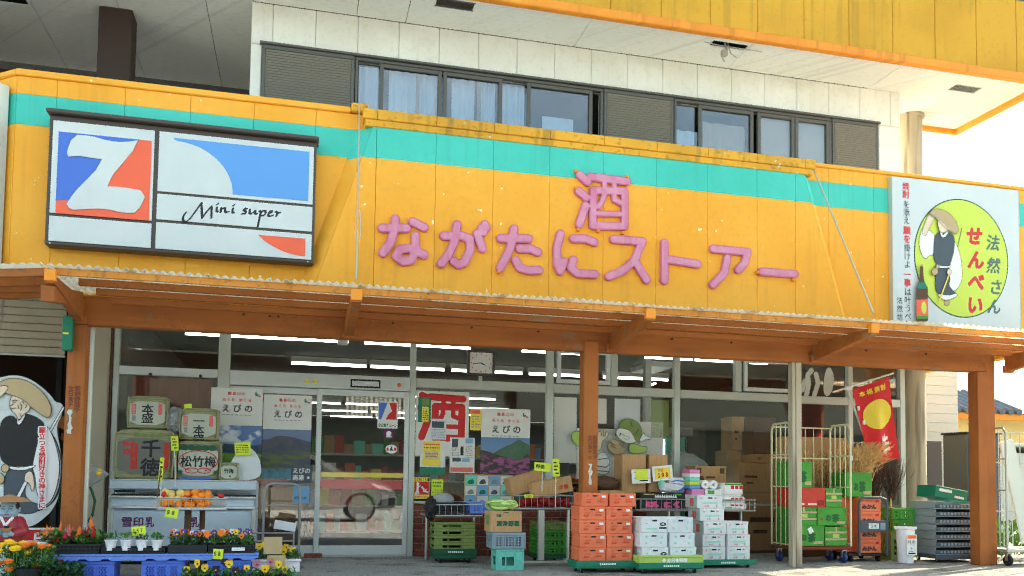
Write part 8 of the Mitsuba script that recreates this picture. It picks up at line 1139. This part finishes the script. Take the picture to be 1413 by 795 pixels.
part(t, 'arm', rod((6.56, FY+0.01, 2.09), (7.45, FY+0.01, 2.37), 0.011, 8), 'm_white'); part(t, 'pole', rod((6.76, FY+0.02, 2.17), (7.30, FY+0.1, 1.0), 0.014, 8), 'm_siding'); part(t, 'loop', [bx(x-0.012, x+0.012, FY-0.01, FY+0.02, z-0.03, z+0.025) for x, z in ((6.80, 2.155), (7.10, 2.25), (7.0, 1.72), (6.92, 1.90))], 'm_white'); part(t, 'joint', bx(6.74, 6.82, FY-0.012, FY+0.03, 2.12, 2.17), 'm_white')
t = thing('plastic_bin', 'white plastic bin with a printed label beside the platform trolley', 'bin'); part(t, 'body', lathe([(0, 0), (0.085, 0), (0.105, 0.40), (0.125, 0.405), (0.128, 0.43), (0.108, 0.43), (0.10, 0.40), (0, 0.39)], 28, (7.10, -1.42, 0.002)), 'm_fwhite', 40); part(t, 'label', [bx(7.03, 7.17, -1.531, -1.528, 0.10, 0.345, 0)], 'm_white'); part(t, 'print', sheet(R4(7.04, 7.16, 0.295, 0.335), -1.5312, 0.0005), 'm_forange'); part(t, 'print', sheet(unary_union([wd('特用', 7.04, 0.28, 0.055), wd('上', 7.06, 0.20, 0.06), R4(7.05, 7.15, 0.115, 0.13)]), -1.5312, 0.0005), 'm_ink'); part(t, 'ear', [bx(6.955, 6.98, -1.43, -1.41, 0.40, 0.43), bx(7.22, 7.245, -1.43, -1.41, 0.40, 0.43)], 'm_fwhite')
# stacked grey trays and green crates at the right
dolly(7.50, 8.20, -1.45, -1.0, 0.001, 0.09, 'grey dolly under the stack of slate blue trays', 'm_navy', False)
for i in range(7):
    t = thing('stack_tray', f'slate blue plastic tray in the stack by the right column, {("lowest", "second", "third", "fourth", "fifth", "sixth", "topmost")[i]}', 'tray', 'slate blue trays'); z0 = 0.093+0.092*i; a, b = 7.50+0.008*(i % 2), 8.18
    part(t, 'base', bx(a, b, -1.45, -1.0, z0, z0+0.012, 0.003), 'm_greycrate'); part(t, 'front', [bx(a, b, -1.455, -1.443, z0+0.013, z0+0.058, 0.003)], 'm_navy'); part(t, 'side', [bx(a, a+0.012, -1.442, -1.0, z0+0.013, z0+0.09, 0.003)], 'm_greycrate'); part(t, 'side', [bx(b-0.012, b, -1.442, -1.0, z0+0.013, z0+0.09, 0.003)], 'm_greycrate'); part(t, 'back', [bx(a+0.013, b-0.013, -1.012, -1.0, z0+0.013, z0+0.09, 0.003)], 'm_greycrate'); part(t, 'mesh_rib', [bx(a+0.06+0.05*q_, a+0.085+0.05*q_, -1.459, -1.4555, z0+0.02, z0+0.052, 0) for q_ in range(12)], 'm_greycrate', kind='stuff')
for i, (x0, x1, z0, z1, y0, a_) in enumerate(((7.18, 7.46, 0.36, 0.50, -1.10, -5), (7.16, 7.46, 0.505, 0.645, -1.12, 4))): crate('mesh_basket', x0, x1, y0, y0+0.35, z0, z1, 'm_boxgreen', f'green mesh basket left of the tray stack, {("lower", "upper")[i]}', 'basket', None, cols=4, rows=2, dots=False)
crate('mesh_basket', 7.15, 7.46, -1.10, -0.75, 0.002, 0.355, 'm_olivecrate', 'tall olive crate under the green mesh baskets', 'crate', None, cols=4, rows=3, dots=False)
c_ = carton('tilted_green_carton', 7.56, 8.02, -1.38, -1.05, 0.76, 0.90, 'm_green', 'green printed carton lying askew on the slate blue trays', hole=False, prints=[(unary_union([R4(.1, .5, .55, .8), R4(.6, .9, .2, .4)]), 'm_white')])
for k_ in [k_ for k_ in list(scene) if k_.startswith(c_+'__')]: scene[k_]['to_world'] = T4().translate([7.79, -1.2, 0.80]).rotate([0, 1, 0], 9).translate([-7.79, 1.2, -0.80])
carton('panel_box', 8.80, 9.35, 0.60, 1.0, 0.003, 1.60, 'm_signframe', 'tall dark cabinet beside the right column', 'cabinet', None, hole=False, seam=False)
cage('roll_cage', 8.06, 8.95, -1.95, -1.5, 0.20, 1.62, 'empty galvanised roll cage at the far right edge', 3, 'm_rubber', 'm_galv'); one('leaning_board', rot(bx(8.35, 8.55, -1.72, -1.69, 0.25, 1.5, 0.004), -14, (0, 1, 0)), 'm_siding', 'pale board leaning in the empty roll cage', 'board')
t = thing('weed_tuft', 'green weeds growing behind the empty roll cage', 'plant'); part(t, 'foliage', scatter(LEAF, 260, (8.7, 9.5, -1.2, -0.7, 0.0, 0.45), 0.06, 0.14, 50, (0.4, 1.4)), 'm_leaf2', kind='stuff')
# trolley in front of the left door leaf
t = thing('hand_trolley', 'grey tubular hand trolley before the left door leaf', 'trolley'); part(t, 'handle', tube([(-0.31, -1.0, 0.05), (-0.31, -1.0, 0.78), (-0.28, -1.0, 0.83), (-0.23, -1.0, 0.85), (-0.02, -1.0, 0.85), (0.03, -1.0, 0.83), (0.055, -1.0, 0.78), (0.055, -1.0, 0.05)], 0.014, 10), 'm_grey', True); part(t, 'cross_bar', rod((-0.31, -1.0, 0.62), (0.055, -1.0, 0.62), 0.008, 8), 'm_grey'); part(t, 'shelf_bar', [rod((-0.42, -1.25, 0.35), (0.0, -1.25, 0.35), 0.009, 6), rod((-0.42, -1.25, 0.27), (0.0, -1.25, 0.27), 0.009, 6)], 'm_grey'); part(t, 'shelf_bar', [rod((0.0, -1.25, 0.20), (0.0, -1.25, 0.36), 0.009, 6)], 'm_grey'); part(t, 'deck', bx(-0.42, 0.06, -1.26, -0.75, 0.09, 0.12), 'm_dark')
for x in (-0.36, 0.02):
    for y in (-1.2, -0.82): part(t, 'wheel', rod((x-0.012, y, 0.046), (x+0.012, y, 0.046), 0.044, 14), 'm_rubber')
carton('door_carton', -0.70, -0.10, 0.55, 0.95, 0.80, 1.10, 'm_boxred', 'red carton stacked inside behind the left door', hole=False); carton('door_carton', -0.72, 0.1, 0.5, 0.95, 0.42, 0.795, 'm_card', 'large brown carton inside behind the left door', hole=False); carton('door_carton', -0.72, 0.12, 0.5, 1.0, 0.015, 0.415, 'm_brown', 'dark brown carton at the bottom behind the left door', hole=False)
one('folded_card', rot(bx(-0.20, 0.02, -1.1, -1.09, 0.37, 0.46, 0), 10, (0, 1, 0)), 'm_film', 'small grey card standing on the hand trolley', 'card')
# ------------------------------------------------------------------ inside the shop
r_ = np.random.default_rng(33); mats = ['m_boxred', 'm_card', 'm_poster_blue', 'm_yelpaper', 'm_boxgreen', 'm_paper', 'm_darkred', 'm_navy', 'm_orangebox', 'm_mint']
for gi, (gx, gy, L, nm_) in enumerate(((0.2, 2.6, 1.6, 'behind the doors'), (2.0, 3.4, 2.4, 'behind the red poster'), (-1.2, 4.4, 2.2, 'deep on the left'), (3.4, 5.6, 2.4, 'deep in the middle'))):
    t = thing('shelf_unit', f'steel shelf unit stocked with packets {nm_}', 'shelf'); part(t, 'back', bx(gx, gx+L, gy+0.36, gy+0.38, 0.015, 1.55, 0), 'm_inwall'); part(t, 'side', [bx(gx-0.02, gx, gy, gy+0.38, 0.015, 1.55, 0.002)], 'm_inwall'); part(t, 'side', [bx(gx+L, gx+L+0.02, gy, gy+0.38, 0.015, 1.55, 0.002)], 'm_inwall')
    for s_ in range(4):
        z = 0.12+0.38*s_; part(t, 'shelf', bx(gx, gx+L, gy, gy+0.36, z, z+0.025, 0.002), 'm_siding'); x = gx+0.02; pn = 0
        while x < gx+L-0.12:
            w_ = r_.uniform(0.07, 0.2); h_ = r_.uniform(0.14, 0.28); one('packet', bx(x, x+w_-0.006, gy+0.03, gy+0.25, z+0.026, z+0.026+h_, 0.004), mats[q_ := int(r_.integers(len(mats)))], f'{("brick red", "brown", "pale blue", "yellow", "green", "white", "dark red", "slate", "orange", "mint")[q_]} packet, {pn+1}{("st", "nd", "rd")[pn] if pn < 3 else "th"} from the left on the {("lowest", "second", "third", "top")[s_]} shelf {nm_}', 'packet', f'packets on the shelves {nm_}'); x += w_; pn += 1
for i, (x0, x1, y0, z0, z1, lb_) in enumerate(((6.07, 6.32, 0.3, 1.331, 1.655, 'brown carton high inside the right window, above the flat one'), (6.07, 6.32, 0.3, 1.21, 1.33, 'flat brown carton inside the right window, left of the roll cage'), (5.92, 6.10, 0.62, 1.39, 1.86, 'tall narrow brown carton inside the right window'), (6.13, 6.64, 0.70, 1.657, 1.868, 'wide brown carton highest inside the right window'), (5.85, 6.9, 0.66, 0.80, 1.385, 'big brown carton deep inside the right window'), (5.3, 5.75, 0.25, 0.62, 0.92, 'brown carton on the floor pile inside the right window'), (5.35, 5.8, 0.22, 0.015, 0.615, 'bottom brown carton of the pile inside the right window'), (5.85, 6.9, 0.30, 0.015, 0.795, 'lowest big brown carton inside the right window'), (5.84, 6.4, 0.3, 0.80, 1.205, 'mid height brown carton inside the right window'), (6.95, 7.9, 0.5, 0.015, 1.0, 'brown carton pile inside the far right window'))):
    carton('stock_carton', x0, x1, y0, y0+0.34, z0, z1, 'm_card' if i % 3 else 'm_brown', lb_, 'carton', None, hole=False, prints=[(unary_union([R4(.15, .5, .5, .58), R4(.2, .4, .3, .36)]), 'm_brown')])
t = thing('glass_door_fridge', 'tall lit drinks fridge with a glass door deep inside the right window', 'fridge'); part(t, 'body', bx(5.5, 6.3, 2.2, 2.8, 0.015, 1.9, 0.01), 'm_inwall'); part(t, 'door_frame', tube([(5.52, 2.17, 0.3), (5.52, 2.17, 1.65), (5.56, 2.17, 1.70), (5.92, 2.17, 1.70), (5.96, 2.17, 1.65), (5.96, 2.17, 0.3)], 0.02, 8), 'm_dark', True); part(t, 'light', bx(5.55, 5.585, 2.165, 2.185, 0.5, 1.6, 0.004), {'type': 'diffuse'}, emitter=glow([0.25, 0.4, 0.38])); part(t, 'glass', bx(5.6, 5.94, 2.18, 2.19, 0.35, 1.66, 0), 'm_mint')
one('interior_pillar', bx(5.02, 5.12, 1.6, 1.7, 0.015, 2.79, 0.004), 'm_siding', 'white pillar inside the shop behind the plastic sack', 'pillar'); one('hanging_box', bx(5.15, 5.75, 1.5, 2.0, 1.62, 1.75, 0.01), 'm_grey', 'flat grey box hanging inside right of the pillar', 'box')
# ------------------------------------------------------------------ beyond the right end of the shop
n = thing('neighbour_house', 'cream neighbouring house with a grey tiled roof and orange eave at the far right', 'house')
part(n, 'wall', bx(12.3, 24, 9.0, 16, 0.0, 2.75, 0.0), 'm_cream'); part(n, 'eave_board', bx(12.0, 24.3, 8.35, 8.42, 2.68, 2.86, 0.01), 'm_trim'); part(n, 'eave_soffit', bx(12.0, 24.3, 8.43, 9.0, 2.80, 2.84, 0), 'm_soffit')
roof = []
k0 = part(n, 'roof', [trimesh.convex.convex_hull(np.array([(12.0, 8.3, 2.87), (24.3, 8.3, 2.87), (12.0, 12.5, 4.6), (24.3, 12.5, 4.6), (12.0, 12.5, 2.9), (24.3, 12.5, 2.9)]))], 'm_tile')
tl_ = lathe([(0.0, 0.0), (0.11, 0.0), (0.12, 0.02), (0.0, 0.03)], 10); tilem = tube([(0, 0, 0), (0, 0.34, 0.135)], [0.085, 0.085], 8); td = mikit.ply(tilem, 'm_tile', 30)
for r in range(5):
    for c in range(24): key = num(k0+'__tile'); scene[key] = {**td, 'to_world': T4().translate([12.1+0.27*c, 8.28+0.34*r, 2.90+0.139*r])}
part(n, 'window', bx(13.2, 14.6, 8.96, 8.998, 0.9, 2.1), 'm_dark')
s_ = thing('siding_wall', 'pale horizontal siding panel standing behind the right column', 'wall')
for i in range(11): part(s_, 'siding_board', bx(9.55, 10.52, 1.60-0.006, 1.66, 1.20+0.152*i, 1.35+0.152*i, 0.006), 'm_siding')
part(s_, 'frame_post', [bx(9.45, 9.545, 1.55, 1.68, 0.0, 2.9)], 'm_alu'); part(s_, 'lower_board', bx(9.55, 10.52, 1.60, 1.66, 0.0, 1.198, 0.004), 'm_siding')
t = thing('scaffold_pole', 'thin white poles leaning beside the siding panel', 'pole'); part(t, 'pole', rod((9.0, 0.9, 0.0), (9.02, 0.9, 2.4), 0.02, 8), 'm_white'); part(t, 'pole', rod((9.2, 0.95, 0.0), (9.14, 0.95, 2.5), 0.016, 8), 'm_white')
t = thing('dark_cabinet', 'dark grey locker beside the siding panel', 'locker'); part(t, 'body', bx(9.75, 10.35, 0.55, 1.05, 0.0, 1.72, 0.01), 'm_navy'); part(t, 'door', bx(9.78, 10.32, 0.53, 0.548, 0.05, 1.66, 0.006), 'm_navy'); part(t, 'lid', bx(9.73, 10.37, 0.53, 1.07, 1.723, 1.75, 0.004), 'm_dark')
t = thing('store_shed', 'weathered grey shed wall with a lean on the right behind the empty cage', 'shed'); part(t, 'wall', bx(10.9, 16, 3.6, 6, 0.0, 1.6, 0.0), 'm_siding'); part(t, 'roof', rot(bx(10.7, 16.2, 3.4, 6.2, 1.62, 1.68, 0.004), -4, (1, 0, 0)), 'm_galv'); part(t, 'door', bx(11.3, 12.2, 3.56, 3.598, 0.05, 1.5), 'm_grey')
# ------------------------------------------------------------------ across the road (seen only mirrored in the glass)
o_ = thing('opposite_building', 'low dark building with a ribbed white panel across the road, mirrored in the door', 'building'); part(o_, 'wall', [bx(-26, 30, -30, -25, -0.13, 5.2, 0)], 'm_oppwall'); part(o_, 'roof', bx(-26.4, 30.4, -30.2, -24.6, 5.203, 5.4, 0.02), 'm_tile'); part(o_, 'canopy', bx(-26, 30, -24.99, -23.4, 3.2, 3.35, 0.01), 'm_dark')
for i in range(14): part(o_, 'rib', bx(1.9+0.19*i, 2.0+0.19*i, -24.995, -24.93, 3.45, 5.0, 0.01), 'm_rib')
car = thing('parked_car', 'silver hatchback parked on the road before the shop, mirrored in the door', 'car')
pf = [(-1.85, 0.35), (-1.95, 0.75), (-1.80, 1.05), (-1.45, 1.40), (-0.9, 1.52), (0.1, 1.50), (0.55, 1.32), (1.05, 1.02), (1.75, 0.88), (2.10, 0.70), (2.18, 0.45), (2.12, 0.26), (1.72, 0.24), (1.66, 0.42), (1.42, 0.58), (1.16, 0.42), (1.10, 0.24), (-1.0, 0.24), (-1.06, 0.42), (-1.30, 0.58), (-1.54, 0.42), (-1.60, 0.26)]
g = smoothpoly(pf, 1); OX, OY, OZ = -0.12, -12.75, -0.13
def prof(gm, y0, d): m = sheet(affinity.scale(gm, 1.18, 1.18, origin=(0, 0)), 0, d); m.apply_translation((OX, y0, OZ)); return m
part(car, 'body', [prof(g, OY+1.62, 1.54)], 'm_silver'); part(car, 'window', prof(P([(-1.35, 1.02), (-1.15, 1.36), (-0.75, 1.44), (0.05, 1.42), (0.45, 1.27), (0.85, 1.03)]), OY+1.632, 0.008), 'm_carglass'); part(car, 'grille', prof(P([(1.75, 0.30), (2.12, 0.32), (2.14, 0.52), (1.85, 0.48)]), OY+1.632, 0.01), 'm_black'); part(car, 'headlight', prof(smoothpoly([(1.55, 0.84), (2.02, 0.70), (2.06, 0.62), (1.75, 0.70)], 1), OY+1.636, 0.012), 'm_film')
for x in (-1.30, 1.42): w_ = part(car, 'wheel', rod((OX+1.18*x, OY+0.12, OZ+0.362), (OX+1.18*x, OY+1.64, OZ+0.362), 0.36, 28), 'm_rubber'); part(w_, 'rim', rod((OX+1.18*x, OY+1.63, OZ+0.362), (OX+1.18*x, OY+1.65, OZ+0.362), 0.30, 24), 'm_silver')
